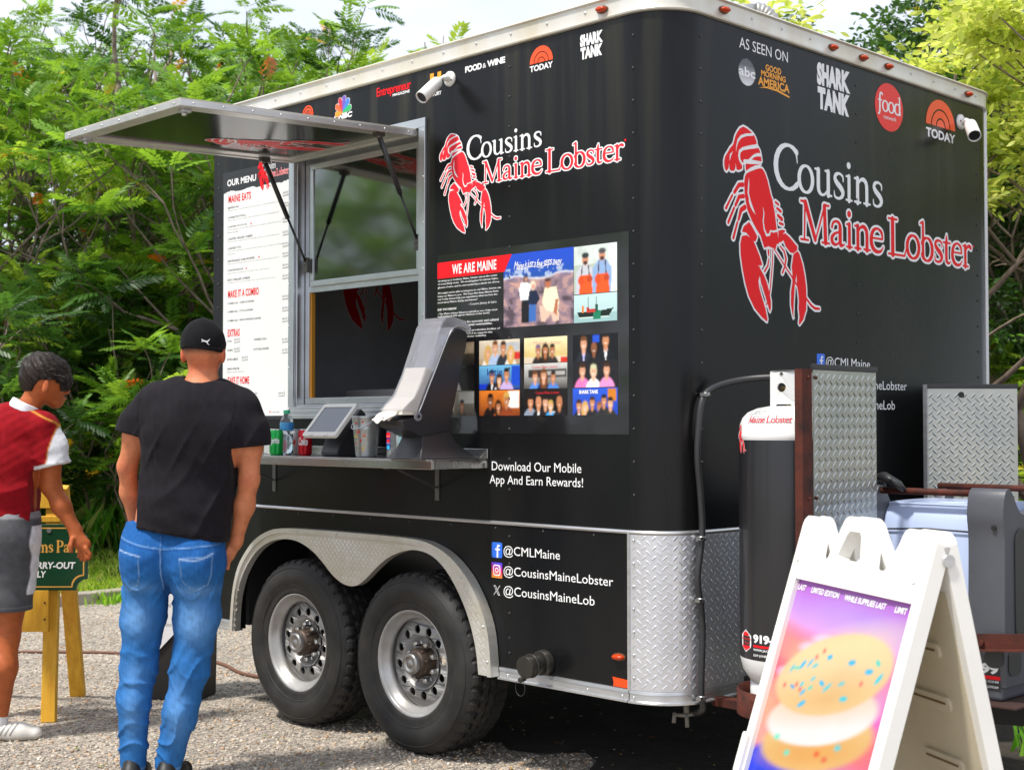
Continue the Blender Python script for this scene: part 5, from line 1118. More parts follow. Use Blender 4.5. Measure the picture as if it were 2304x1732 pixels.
# ------------------------------------------------------------------ things standing on the counter
CZ = CT
M_ALCAN = mat('can_end_aluminium', (.7, .7, .7), .25, 1.)
def can(x, y, body, band, label, cat='soda can', group='soda cans on the counter', word=None, wcol=None, turn=-1.0):
    t = thing('soda_can', (x, y, CZ), label, cat, group, local=True)
    mb = MB(); mb.lathe([(.024, .001), (.026, .0), (.031, .006), (.0325, .013), (.0325, .104), (.030, .111), (.0275, .115)], n=28); mb.build('can_body', body, t)
    mb = MB(); mb.lathe([(.0275, .115), (.0283, .1185), (.0265, .1195), (.0255, .1165), (.0, .1165)], n=28).box(-.006, .006, -.010, .012, .1168, .1180); mb.build('can_lid', M_ALCAN, t)
    if band: mb = MB(); mb.lathe([(.0327, .018), (.0329, .028), (.0327, .036)], n=28); mb.build('printed_band', band, t)
    if word:
        fn = lambda u, v, d: ((.0326+d)*math.cos(turn+u), (.0326+d)*math.sin(turn+u), v)
        letters(word, (-.75, .045, .75, .082), fn, wcol or M_WHITE, t, d=.0003, bold=.04, shear=.2)
    return t
def metal_paint(n, c, r=.25): return mat(n, lin(c), r, .35, var=.08)
can(-2.315, -.125, metal_paint('can_silver_grey', '#c4c8c8'), None, 'silver soda can farthest left on the counter, half hidden behind the black sleeve', word='Diet', wcol=M_BLACK2)
can(-2.100, -.245, metal_paint('can_green', '#12b04c'), None, 'bright green soda can left of the water bottle', word='Sprite')
can(-2.150, -.118, metal_paint('can_white', '#dcdad8'), None, 'white soda can with red script between water bottle and red can', word='Coke', wcol=M_RED)
can(-2.012, -.150, metal_paint('can_red', '#d01024'), None, 'red soda can beside the white framed tablet', word='Coke')
t = thing('water_bottle', (-2.078, -.205, CZ), 'clear plastic water bottle with light blue label and green cap', 'bottle', local=True)
M_PET = mat('clear_plastic', (.90, .95, .97), .06, trans=.92, ior=1.33)
mb = MB(); pr = [(.0, .003), (.022, .0), (.029, .006), (.031, .015)]
for i in range(7): z = .022+i*.012; pr += [(.031, z), (.0285, z+.006)]
pr += [(.031, .108), (.0315, .112), (.0315, .150), (.030, .156), (.024, .172), (.0145, .186), (.0135, .192)]
mb.lathe(pr, n=28); mb.build('bottle_body', M_PET, t)
mb = MB(); mb.lathe([(.0318, .113), (.0322, .114), (.0322, .148), (.0318, .149)], n=28); mb.build('label_band', mat('bottle_label', lin('#4fb4d8'), .35, col2=lin('#2a6cc0'), vscale=18), t)
mb = MB(); mb.lathe([(.0155, .190), (.0158, .2045), (.013, .2065), (0, .2065)], n=20, smooth=False); mb.build('bottle_cap', mat('green_cap', lin('#2fc08c'), .4), t)
mb = MB(); mb.lathe([(0, .006), (.0275, .012), (.027, .095), (0, .095)], n=20); mb.build('water', mat('water_in_bottle', (.75, .86, .92), .02, trans=.95, ior=1.33), t)
# tablet on its stand
t = thing('tablet_stand', (-1.72, -.20, CZ), 'white framed tablet tilted on a black stand, facing the customers', 'tablet', local=True)
A = Vector((-.115, -.098, .088)); B = Vector((-.115, .028, .230)); ud = Vector((1, 0, 0)); vd = (B-A).normalized(); nd = ud.cross(vd)
LT = (B-A).length; WT = .238
def tab(u, v, d): return A+ud*u+vd*v+nd*d
mb = MB(); mb.prism([rrect(0, 0, WT, LT, .014), rrect(.020, .024, WT-.020, LT-.020, .004)], tab, -.012, .004); bevel(mb.build('tablet_frame', mat('tablet_white', (.74, .72, .66), .4), t), .002)
mb = MB(); mb.prism([rrect(.019, .023, WT-.019, LT-.019, .004)], tab, -.010, .001); mb.build('screen', mat('screen_glass', (.10, .115, .135), .12, coat=.5), t)
mb = MB(); mb.prism([rrect(.055, .0, .08, .010, .002)], tab, .0041, .008).prism([rrect(WT-.08, .0, WT-.055, .010, .002)], tab, .0041, .008); mb.build('clip', MATS['tablet_white'], t)
mb = MB()
P = [(-.04, .0), (.16, .0), (.165, .012), (.13, .03), (.11, .19), (.085, .21), (-.02, .085), (-.05, .015)]
mb.prism([[(y_, z_) for y_, z_ in P]], lambda a, b, d: (d, a-.0, b), -.045, .075); bevel(mb.build('stand', M_BLACK2, t), .006)
# galvanised bucket with printed stars
t = thing('tip_bucket', (-1.462, -.235, CZ), 'small galvanised bucket with red stars on the counter', 'bucket', local=True)
mb = MB(); mb.lathe([(0, .004), (.042, .002), (.044, .0), (.0455, .01), (.0565, .118), (.0580, .120), (.0568, .123), (.0610, .166), (.0640, .170), (.0640, .176), (.0610, .176), (.0585, .168), (.044, .012), (0, .012)], n=40)
mb.build('pail', mat('galvanised_pail', (.50, .53, .54), .35, .85, col2=(.36, .39, .40), vscale=40, rvar=.1), t)
mb = MB(); mb.tube([(.064*math.cos(a), .064*math.sin(a), .165-.045*math.sin((a-pi)*1.0)) for a in np.linspace(pi, 2*pi, 18)], .0018, 6); mb.build('handle', M_ALU, t)
def star(cx, cy, r): return [(cx+r*(1 if i % 2 == 0 else .42)*math.cos(pi/2+i*pi/5), cy+r*(1 if i % 2 == 0 else .42)*math.sin(pi/2+i*pi/5)) for i in range(10)]
for a_, z_, r_, m_ in ((-1.35, .110, .0115, M_RED), (-.85, .095, .013, mat('star_orange', lin('#c8502a'), .4)), (-1.15, .072, .007, M_RED), (-1.75, .060, .006, M_RED), (-.55, .14, .006, M_RED), (-1.5, .145, .007, M_RED), (-.95, .150, .006, M_RED)):
    mb = MB(); rad_ = .0455+(z_-.01)/.108*.011; mb.sheet([star(0, 0, r_)], lambda u, v: ((rad_+.0004+v*.09)*math.cos(a_+u/rad_), (rad_+.0004+v*.09)*math.sin(a_+u/rad_), z_+v)); mb.build('star_print', m_, t)
for a_, z_, w_ in ((-1.62, .088, .42), (-.95, .035, .3)):
    fn = lambda u, v, d: ((.0462+(v-.01)/.108*.011+d)*math.cos(u), (.0462+(v-.01)/.108*.011+d)*math.sin(u), v)
    letters('tips' if w_ > .4 else 'W', (a_-w_/2, z_-.008, a_+w_/2, z_+.012), fn, mat('faded_yellow_print', lin('#d8c060'), .5), t, d=.0006, bold=.03)
# hand sanitiser
t = thing('sanitiser_bottle', (-1.262, -.248, CZ), 'clear sanitiser bottle with red and blue label under the napkin dispenser', 'bottle', local=True)
mb = MB(); mb.prism([rrect(-.033, -.019, .033, .019, .012)], lambda u, v, d: (u, v, d), .001, .115); bevel(mb.build('bottle_body', M_PET, t), .006, 3)
mb = MB(); mb.cyl((0, 0, .115), (0, 0, .128), .012, n=16); mb.build('bottle_cap', M_PET, t)
mb = MB(); mb.prism([rrect(-.026, .035, -.002, .108, .008)], lambda u, v, d: (u, -.0195-d, v), 0, .0006); lb = mb.build('label_print', mat('label_blue', lin('#1a2f86'), .35), t)
mb = MB(); mb.sheet([[(-.026, .085), (-.002, .085), (-.002, .106), (-.026, .106)]], lambda u, v: (u, -.0205, v)); mb.sheet([circ(-.014, .072, .010, 18, .007)], lambda u, v: (u, -.0208, v)); mb.build('red_print', M_RED, lb)
letters('HAND', (-.024, .090, -.004, .094), lambda u, v, d: (u, -.0208, v), M_WHITE, lb, res=1); letters('SANITIZER', (-.024, .060, -.004, .064), lambda u, v, d: (u, -.0208, v), M_WHITE, lb, res=1)
mb = MB(); mb.sheet([circ(-.014, .045, .009, 18)], lambda u, v: (u, -.0206, v)); mb.build('pale_blue_print', mat('label_cyan', lin('#28b4e0'), .35), lb)
mb = MB(); mb.sheet([[(.004, .02), (.030, .02), (.030, .105), (.004, .105)]], lambda u, v: (u, .012, v)); mb.build('back_label', mat('label_pale', lin('#a8dce0'), .4), t)
# napkin dispenser: black flared stand, tall smoked lid, paper at the mouth
t = thing('napkin_dispenser', (-1.10, -.15, CZ), 'tall black napkin dispenser with a clear curved lid and white napkins', 'napkin dispenser', local=True)
M_SMOKE = mat('smoked_clear_lid', (.62, .63, .68), .14, trans=.72, ior=1.25, alpha=.80); M_NAP = mat('paper_napkin', (.76, .70, .60), .8, bump=.0006, bscale=40)
X0, X1 = -.072, .070
def yz(y_, z_): return (y_+.15, z_-CZ)
back = [yz(*p) for p in ((-.045, 1.80), (-.055, 1.74), (-.082, 1.648), (-.118, 1.513), (-.140, 1.446), (-.142, 1.40))]
frontb = [yz(*p) for p in ((-.300, 1.375), (-.400, 1.415), (-.405, 1.440), (-.325, 1.452), (-.300, 1.50), (-.262, 1.575), (-.228, 1.64), (-.185, 1.725), (-.150, 1.79), (-.125, 1.815), (-.10, 1.82), (-.06, 1.812))]
mb = MB(); mb.prism([back+frontb], lambda a, b, d: (d, a, b), X0, X1); bevel(mb.build('body', M_BLACK2, t), .006)
lid_in = [yz(*p) for p in ((-.030, 1.800), (-.060, 1.822), (-.100, 1.830), (-.128, 1.822), (-.153, 1.795), (-.190, 1.727), (-.232, 1.642), (-.266, 1.577), (-.303, 1.502), (-.322, 1.470))]
lid_out = [yz(*p) for p in ((-.025, 1.828), (-.070, 1.856), (-.130, 1.868), (-.175, 1.861), (-.206, 1.825), (-.244, 1.728), (-.288, 1.625), (-.330, 1.548), (-.385, 1.500), (-.405, 1.478))]
mb = MB(); mb.prism([lid_in+lid_out[::-1]], lambda a, b, d: (d, a, b), X0-.004, X1+.004); bevel(mb.build('lid', M_SMOKE, t), .012, 3)
mb = MB(); mb.tube([(X1+.005, a, b) for a, b in spline([(p[0], p[1]) for p in lid_in], 3)], .0022, 6); mb.build('lid_seam', M_ALU, t)
mb = MB(); mb.cyl((X1+.001, yz(-.325, 1.456)[0], yz(0, 1.456)[1]), (X1+.010, yz(-.325, 1.456)[0], yz(0, 1.456)[1]), .018, n=18); mb.build('hinge', M_SMOKE, t)
mb = MB(); mb.cyl((X1+.0101, yz(-.325, 1.456)[0], yz(0, 1.456)[1]), (X1+.013, yz(-.325, 1.456)[0], yz(0, 1.456)[1]), .007, n=12); mb.build('hinge_pin', M_DARK, t)
mb = MB(); ins = [yz(*p) for p in ((-.236, 1.645), (-.270, 1.578), (-.307, 1.503), (-.326, 1.462), (-.400, 1.462), (-.392, 1.487), (-.335, 1.530), (-.295, 1.60), (-.272, 1.655))]
mb.prism([ins], lambda a, b, d: (d, a, b), X0+.008, X1-.008); bevel(mb.build('napkin_stack', M_NAP, t), .003)
mb = MB(); r_ = np.random.default_rng(3); nu, nv = 10, 8; V = []
for layer, (dz, ln) in enumerate(((0, .085), (.010, .060), (.018, .035))):
    V = []
    for i in range(nu+1):
        for j in range(nv+1):
            f = i/nu; g = j/nv; V.append((X0+.012+(X1-X0-.024)*g*(1-.25*f)+.02*f-.01, yz(-.385, 0)[0]-ln*f, yz(0, 1.463)[1]+dz-.028*f*f+.008*math.sin(g*9+layer*2)*f))
    mb.sm = True; mb.add(V, [(i*(nv+1)+j, (i+1)*(nv+1)+j, (i+1)*(nv+1)+j+1, i*(nv+1)+j+1) for i in range(nu) for j in range(nv)])
mb.build('loose_napkin', M_NAP, t)
mb = MB(); n_ = 10; rows = []
for i in range(n_+1):
    f = i/n_; e = f**2.6; z_ = .150*(1-f)
    x0_, x1_ = -.062-(.05*e), .060+(.05*e); y0_, y1_ = -.135-.055*e, .012+.135*e
    rows.append([(x0_, y0_, z_), (x1_, y0_, z_), (x1_, y1_, z_), (x0_, y1_, z_)])
V = [p for r in rows for p in r]
F = [(i*4+k, i*4+(k+1) % 4, (i+1)*4+(k+1) % 4, (i+1)*4+k) for i in range(n_) for k in range(4)]+[(0, 3, 2, 1), tuple(n_*4+k for k in range(4))]
mb.add(V, F); bevel(mb.build('flared_stand', M_BLACK2, t), .004, 2, 50)

# ------------------------------------------------------------------ tongue of the trailer with tank, guards and generator
tg = bpy.data.objects.new('tongue_frame', None); COL.objects.link(tg); tg.parent = T; ORG[tg.name] = TL
mb = MB(); mb.beam((-.3, .35, .40), (1.9, 1.27, .40), .06, .11); mb.build('tongue_beam', M_DARK, tg)
mb = MB(); mb.beam((-.3, W-.35, .40), (1.9, W-1.27, .40), .06, .11); mb.build('tongue_beam', M_DARK, tg)
mb = MB(); mb.box(.30, 1.05, .55, 1.5, .457, .463); mb.build('deck_plate', mat('rusty_deck', lin('#3a2018'), .8, var=.3), tg)
mb = MB(); mb.box(1.85, 2.15, 1.25, 1.35, .38, .47); bevel(mb.build('coupler', M_DARK, tg), .01)
TX, TY, TR = .338, .278, .187
mb = MB(); mb.lathe([(TR+.012, .385), (TR+.012, .475), (TR+.006, .475), (TR+.006, .385), (TR+.012, .385)], (TX, TY, 0), n=40); mb.box(TX-.03, TX+.03, TY-TR-.03, TY-TR-.012, .27, .455).box(TX-TR-.02, TX+TR+.02, TY-.02, TY+.02, .36, .384).box(.0, TX-TR, TY-.03, TY+.03, .37, .40); mb.build('tank_cradle', M_RUST, tg)
mb = MB(); mb.box(.529, .536, .052, .112, .40, 1.614).box(.505, .529, .052, .058, .40, 1.614); mb.build('angle_post', M_RUST, tg)
def guard(name_, u0, u1, z0, z1, fn, parent):
    g = bpy.data.objects.new(name_, None); COL.objects.link(g); g.parent = parent; ORG[g.name] = TL
    mb = MB(); mb.prism([[(u0, z0), (u1, z0), (u1, z1), (u0, z1)]], fn, -.003, 0); lug_field(u0+.004, u1-.004, z0+.005, z1-.02, fn, mb=mb, d0=-.0003, pu=.038, pv=.038, length=.034, h=.0022); mb.build('tread_panel', mat('warm_tint_tread_plate', (.50, .50, .45), .3, 1., col2=(.38, .40, .38), vscale=3, rvar=.1, bump=.0006, bscale=14), g)  # warm tint stands in for yellow-green surroundings mirrored in the plate
    mb = MB(); mb.prism([[(u0-.003, z1-.008), (u1+.003, z1-.008), (u1+.003, z1+.012), (u0-.003, z1+.012)]], fn, -.009, .006); bevel(mb.build('edge_strip', M_BLACK2, g), .002)
    return g
g1 = guard('tread_guard', .118, .530, .47, 1.620, lambda u, v, d: (.536+d, u, v), tg)
mb = MB()
for z_ in (.6, .95, 1.17, 1.585): mb.sphere((.538, .132, z_), .007, 8, 5); mb.sphere((.537, .088, z_), .007, 8, 5)
mb.build('bolt_heads', M_RUST, tg, 'stuff')
A_, B_, C_ = Vector((.135, 1.625, 0)), Vector((.415, 1.915, 0)), Vector((.02, 2.30, 0))
for P_, Q_ in ((A_, B_), (B_, C_)):
    dd = (Q_-P_).normalized(); nn = Vector((dd.y, -dd.x, 0)); L_ = (Q_-P_).length
    gg = guard('tread_guard', 0, L_, .47, 1.590, (lambda P_, dd, nn: lambda u, v, d: P_+dd*u+nn*d+Vector((0, 0, v)))(P_, dd, nn), tg)
    if P_ is A_: mb = MB(); q = P_+dd*.155+nn*.001; mb.cyl(q+Vector((0, 0, 1.555)), q+nn*.002+Vector((0, 0, 1.555)), .013, n=16); mb.build('round_hole', M_DARK, gg)
mb = MB(); q = A_+(A_-B_).normalized()*.0; mb.box(q.x-.012, q.x+.006, q.y-.006, q.y+.02, .47, 1.60); mb.build('corner_angle', M_ALU, tg)
# propane tank
t = thing('propane_tank', (TX, TY, .40), 'tall white propane cylinder wrapped in a black sleeve at the trailer corner', 'propane tank', local=True)
M_TANK = mat('tank_white', (.74, .74, .73), .35, var=.08, vscale=5)
Z_ = lambda z: z-.40
prof = [(.0, .475), (.10, .482), (.15, .505), (.176, .545), (.1865, .59), (.1865, 1.370), (.1885, 1.374), (.1885, 1.388), (.186, 1.394), (.183, 1.425), (.174, 1.447), (.155, 1.467), (.12, 1.482), (.075, 1.490), (.0, 1.493)]
mb = MB(); mb.lathe([(r, Z_(z)) for r, z in prof], n=56); mb.build('cylinder', M_TANK, t)
mb = MB(); mb.lathe([(.150, Z_(.445)), (.150, Z_(.502)), (.144, Z_(.502)), (.144, Z_(.445)), (.150, Z_(.445))], n=48); mb.build('foot_ring', M_TANK, t)
mb = MB(); mb.lathe([(.1872, Z_(.592)), (.1880, Z_(.60)), (.1880, Z_(1.360)), (.1872, Z_(1.368))], n=56); sl = mb.build('black_sleeve', mat('sleeve_black', (.014, .014, .016), .30, bump=.001, bscale=6, bdetail=2, stretch=(1, 1, .2), coat=.2), t)
CA = math.atan2(CAMP.y-TY, CAMP.x-TX)
def rprof(z):
    pz = [(z2, r) for r, z2 in prof]; 
    return float(np.interp(z, [p[0] for p in pz], [p[1] for p in pz]))
def wrapc(R_): return lambda u, v, d: ((R_+d)*math.cos(CA+u), (R_+d)*math.sin(CA+u), Z_(v))
letters('919-427-3199', (-.80, .653, .55, .684), wrapc(.1882), M_WHITE, sl, d=.0006, bold=.05, spacing=.95)
mb = MB(); n0 = 24; V = [wrapc(.1882)(-.80+1.35*i/n0, z, .0004) for z in (.638, .646) for i in range(n0+1)]; mb.add(V, [(i, i+1, n0+2+i, n0+1+i) for i in range(n0)]); mb.build('red_stripe', M_RED, sl)
letters('WWW.JACKOFALLTRADESBYGEORGE.COM', (-.80, .623, .55, .634), wrapc(.1882), M_WHITE, sl, d=.0006, res=1, bold=.02); letters('3209 JONES SAUSAGE RD, GARNER, NC 27529', (-.80, .604, .55, .615), wrapc(.1882), M_WHITE, sl, d=.0006, res=1, bold=.02)
a = Art(-1.22, .61, -.84, .70, 60); a.poly([(-1.20, .675), (-1.03, .695), (-.86, .675), (-.86, .635), (-1.03, .615), (-1.20, .635)]); bd = a.put(wrapc(.1882), M_WHITE, sl, .0006, 'white_badge')
a = Art(-1.22, .61, -.84, .70, 60); a.poly([(-1.17, .677), (-1.03, .690), (-.89, .677), (-.89, .672), (-1.17, .672)]); a.poly([(-1.17, .633), (-1.03, .620), (-.89, .633), (-.89, .638), (-1.17, .638)]); a.put(wrapc(.1882), M_RED, bd, .0012, 'red_print')
letters('JACK OF ALL TRADES', (-1.19, .657, -.87, .666), wrapc(.1882), M_RED, bd, d=.0012, res=1, bold=.02); letters('BY GEORGE', (-1.14, .644, -.92, .652), wrapc(.1882), M_RED, bd, d=.0012, res=1)
dome = lambda u, v, d: ((rprof(v)+.001+d)*math.cos(CA+u), (rprof(v)+.001+d)*math.sin(CA+u), Z_(v))
wordmark(lambda u, v, d: dome(-1.10+(u-.664)*.68, 1.448+(v-2.380)*.135+.010, d), t, .0006, 200, m_w=mat('outline_grey', (.33, .33, .33), .5), m_r=M_PINK)
emblem(lambda u, v, d: dome(-1.36+u*.42, 1.320+v*.105, d), M_WHITE, M_RED, t, .0014, 110)
def collar(u, v, d): return ((.078+d)*math.cos(CA-.35+u/.078), (.078+d)*math.sin(CA-.35+u/.078), Z_(v))
mb = MB(); n_ = 14; us = [-.060+.120*i/n_ for i in range(n_+1)]
outl = [(u, 1.484+(.012 if abs(u) < .03 else 0)) for u in us]+[(u, 1.617-(.004 if i in (0, n_) else 0)) for i, u in enumerate(us)][::-1]
mb.prism([outl, circ(-.006, 1.556, .0165, 18), circ(-.006, 1.603, .0075, 12)], collar, 0, .0035); mb.build('collar', M_TANK, t)
mb = MB(); n_ = 10; us = [.155+.11*i/n_ for i in range(n_+1)]; mb.prism([[(u, 1.486) for u in us]+[(u, 1.612) for u in us][::-1]], collar, 0, .0035); mb.build('collar', M_TANK, t)
M_BRASS = mat('brass', (.55, .42, .18), .35, 1.); mb = MB(); mb.cyl((0, 0, Z_(1.485)), (0, 0, Z_(1.585)), .014, n=14).cyl((0, 0, Z_(1.55)), (-.05, .02, Z_(1.55)), .012, n=12).cyl((0, 0, Z_(1.585)), (0, 0, Z_(1.60)), .026, n=12); mb.build('valve', M_BRASS, t)
mb = MB(); mb.box(.02, .085, -.012, -.009, Z_(1.575), Z_(1.600)); mb.build('yellow_tag', mat('yellow_tag', lin('#f0b030'), .5), t)
mb = MB(); mb.cyl((.045, -.01, Z_(1.54)), (.075, -.03, Z_(1.54)), .022, n=18); mb.build('pressure_gauge', mat('gauge_face', (.6, .6, .55), .3, .4), t)
# generator
GX, GY, GZ = .845, .655, .464
t = thing('generator', (GX, GY, GZ), 'portable generator with pale blue cover, grey end frame and rusty carry bars', 'generator', local=True)
M_GCOV = mat('pale_blue_cover', lin('#aebcdc'), .3, coat=.3); M_GFR = mat('grey_generator_plastic', (.075, .079, .092), .42, var=.15, bump=.0003, bscale=200); M_GPAN = mat('dark_generator_panel', (.035, .035, .034), .5, bump=.0004, bscale=150)
mb = MB()
pr = [(.0, .16), (-.012, .30), (-.010, .45), (.012, .60), (.045, .655), (.08, .672), (.40, .672), (.45, .655), (.50, .60), (.50, .16)]
prs = spline(pr, 4); mb.prism([[(p[0], p[1]) for p in prs]], lambda a, b, d: (d, a, b), -.36, -.005, smooth=True); cov = mb.build('body_cover', M_GCOV, t); bevel(cov, .045, 5, 60)
mb = MB()
for z_ in (.30, .325, .35): mb.box(-.28, -.04, -.016, -.0125, z_, z_+.009)
mb.build('louvre', M_GPAN, t, 'stuff')
mb = MB(); V = [(x, -.013+.001, .585) for x in (-.36, -.005)]; mb.tube([(-.355, -.004, .572), (-.18, -.006, .582), (-.01, -.004, .578)], .0035, 6); mb.build('cover_joint', M_GPAN, t)
for x in (-.33, -.17): mb = MB(); mb.cyl((x, -.006, .545), (x, -.013, .545), .006, n=12); mb.build('cover_screw', M_DARK, t)
mb = MB(); mb.lathe([(0, .674), (.055, .676), (.06, .672)], (-.16, .16, 0), n=28); mb.build('fuel_cap', M_GCOV, t)
def endframe(x0, x1, nm):
    mb = MB(); o_ = spline([(-.035, .05), (-.04, .3), (-.035, .55), (-.045, .64), (-.03, .715), (.0, .735), (.03, .715), (.075, .660), (.13, .640), (.40, .640), (.47, .665), (.50, .72), (.53, .72), (.55, .64), (.55, .05)], 4)
    mb.prism([o_], lambda a, b, d: (d, a, b), x0, x1, smooth=True); return bevel(mb.build(nm, M_GFR, t), .014, 3, 60)
endframe(.0, .135, 'end_frame'); endframe(-.40, -.362, 'end_frame')
mb = MB(); mb.prism([rrect(.035, .20, .50, .595, .05)], lambda a, b, d: (.1352+d, a, b), 0, .006); pn = bevel(mb.build('end_panel', M_GPAN, t), .003)
gf = lambda u, v, d: (.1415+d, u, v)
mb = MB(); mb.sheet([[(.125, .41), (.255, .41), (.255, .50), (.125, .50)]], lambda u, v: gf(u, v, .001)); st = mb.build('warning_sticker', M_WHITE, pn)
mb = MB(); mb.sheet([[(.128, .463), (.252, .463), (.252, .497), (.128, .497)]], lambda u, v: gf(u, v, .0016)); mb.build('yellow_band', mat('warning_yellow', lin('#e8e020'), .4), st)
letters('CAUTION', (.134, .470, .246, .490), gf, mat('print_black', (.02, .02, .02), .5), st, d=.0022); letters('HOT', (.134, .416, .246, .456), gf, M_RED, st, d=.0022, bold=.04)
mb = MB(); mb.prism([rrect(-.02, .085, .075, .175, .03)], lambda a, b, d: (.137+d, a, b), 0, .002); mb.build('moulded_recess', M_GPAN, t)
mb = MB(); mb.prism([rrect(.06, .115, .13, .185, .03)], lambda a, b, d: (a, -.041-d, b), 0, .002); mb.build('moulded_recess', M_GPAN, t)
for x in (.10,): mb = MB(); mb.cyl((x, -.036, .60), (x, -.047, .60), .009, n=14); mb.build('frame_bolt', M_DARK, t)
for y_, x1_ in ((.0, .02), (.50, .30)):
    mb = MB(); mb.cyl((-.40, y_, .715), (x1_, y_, .715), .0125, n=14); mb.build('carry_bar', M_RUST, t)
mb = MB(); mb.box(-.37, .12, -.035, .53, .0, .15); bs = bevel(mb.build('base_pan', M_GFR, t), .012)
ff = lambda u, v, d: (u, -.036-d, v)
mb = MB(); mb.sheet([[(-.25, .035), (.115, .035), (.115, .135), (-.25, .135)]], lambda u, v: ff(u, v, .0006)); lb = mb.build('phone_label', M_BLACK2, bs)
letters('919-427-3199', (-.24, .092, .108, .128), ff, M_WHITE, lb, d=.0012, bold=.05, spacing=.95); mb = MB(); mb.sheet([[(-.25, .074), (.115, .074), (.115, .086), (-.25, .086)]], lambda u, v: ff(u, v, .0010)); mb.build('red_stripe', M_RED, lb)
letters('WWW.JACKOFALLTRADESBYGEORGE.COM', (-.24, .060, .108, .071), ff, M_WHITE, lb, d=.0012, res=1, bold=.02); letters('3209 JONES SAUSAGE RD, GARNER, NC 27529', (-.24, .042, .108, .052), ff, M_WHITE, lb, d=.0012, res=1, bold=.02)
mb = MB(); mb.beam((.04, -.085, .205), (.60, .05, .245), .006, .055); mb.beam((.04, -.10, .178), (.60, .035, .218), .04, .005); mb.cyl((.07, -.080, .205), (.07, -.094, .205), .010, n=10); mb.build('tie_down_bar', M_RUST, t)
mb = MB(); mb.cyl((-.01, -.06, .20), (.05, -.075, .205), .014, n=12).box(-.02, -.005, -.07, -.03, .17, .23); mb.build('bar_bracket', M_GFR, t)
mb = MB(); mb.tube([(-.42, .12, .70), (-.40, .05, .76), (-.34, -.02, .765), (-.27, -.04, .74), (-.26, -.02, .72)], [.012, .018, .020, .016, .01], 10); mb.build('rubber_strap', M_BLACK2, t)

# ------------------------------------------------------------------ white sandwich board
SB = thing('sandwich_board', (1.52, -1.145, 0), 'white plastic sandwich board with a poster of a sprinkled whoopie pie', 'sandwich board', rotz=-.508, local=True)
M_SB = mat('white_moulded_plastic', (.80, .785, .74), .38, var=.06, vscale=3); M_SBI = mat('aged_plastic_inside', (.60, .54, .40), .5, var=.15, vscale=4)
AF, AB, ZA = .300, .219, 1.185
def front(u, v, d): return (u, -math.sin(AF)*v-math.cos(AF)*d, ZA-math.cos(AF)*v+math.sin(AF)*d*1.0)
def backp(u, v, d): return (u, math.sin(AB)*v+math.cos(AB)*d, ZA-math.cos(AB)*v+math.sin(AB)*d)
def arcp(cx, cy, r, a0, a1, n=5): return [(cx+r*math.cos(rad(a0+(a1-a0)*i/n)), cy+r*math.sin(rad(a0+(a1-a0)*i/n))) for i in range(n+1)]
def board_outline(L_):
    P = [(-.31, L_), (-.31, .03)]
    P += arcp(-.285, .02, .025, 180, 270)+arcp(-.248, .02, .025, 270, 360)+[(-.212, .085), (-.203, .097)]
    P += [(-.148, .097), (-.138, .090), (-.112, .015)]+arcp(-.082, .012, .028, 190, 270)+arcp(-.002, .012, .028, 270, 350)+[(.048, .090), (.058, .097), (.128, .097), (.138, .088), (.165, .025)]
    P += arcp(.192, .02, .025, 190, 270)+arcp(.285, .02, .025, 270, 360)+[(.31, L_)]
    return P
LF, LB = ZA/math.cos(AF), ZA/math.cos(AB)
hole = [(-.095, .080), (-.076, .030), (-.066, .020), (-.018, .020), (-.008, .030), (.012, .080), (.002, .088), (-.085, .088)]
mb = MB(); mb.prism([board_outline(LF), hole, [(-.272, .155), (-.272, LF-.10), (.272, LF-.10), (.272, .155)]], front, -.014, .020); sf = bevel(mb.build('front_panel', M_SB, SB), .006, 2)
mb = MB(); mb.prism([[(-.275, .15), (-.275, LF-.09), (.275, LF-.09), (.275, .15)]], front, -.008, .006); mb.build('front_backing', M_SBI, SB)
for u in (-.285, .26): mb = MB(); mb.cyl(front(u, .105, .0199), front(u, .105, .023), .008, n=14); mb.build('button', M_SB, SB)
for u, v in ((-.293, .60), (.293, .62)): mb = MB(); mb.prism([rrect(u-.016, v-.05, u+.016, v+.05, .008)], front, .0199, .030); bevel(mb.build('poster_clip', M_SB, SB), .003)
slots = [rrect(-.20, v, .20, v+.012, .005) for v in (.20, .33, .46, .59, .72, .85)]
mb = MB(); mb.prism([board_outline(LB), hole], backp, -.014, .020); bevel(mb.build('back_panel', M_SB, SB), .006, 2)
mb = MB(); mb.prism([[(-.285, .12), (-.285, LB-.05), (.285, LB-.05), (.285, .12)]], backp, -.0165, -.0142); mb.build('inner_skin', M_SBI, SB)
mb = MB()
for k, v in enumerate((.24, .36, .50, .64, .78, .92)):
    for u0_ in (-.22, .06): mb.prism([rrect(u0_, v, u0_+.16, v+.035, .015)], lambda u, w_, d: backp(u, w_, -.0166-d), 0, .008)
mb2 = mb; bevel(mb2.build('moulded_ribs', M_SBI, SB, 'stuff'), .004)
mb = MB()
for k, v in enumerate((.24, .36, .50, .64, .78, .92)):
    for u0_ in (-.205, .075): mb.box(0, 0, 0, 0, 0, 0) if False else mb.prism([rrect(u0_, v+.012, u0_+.13, v+.017, .002)], lambda u, w_, d: backp(u, w_, -.0247-d), 0, .0008)
mb.build('dirty_slots', mat('slot_dirt', (.16, .09, .03), .8), SB, 'stuff')
for u in (-.245, .245): mb = MB(); mb.cyl((u-.02, 0, ZA-.035), (u+.02, 0, ZA-.035), .013, n=14); mb.build('hinge_bolt', M_ALU, SB)
mb = MB(); mb.cyl((.30, .0, ZA-.05), (.317, .0, ZA-.05), .014, n=14); mb.build('hinge_nut', M_ALU, SB)
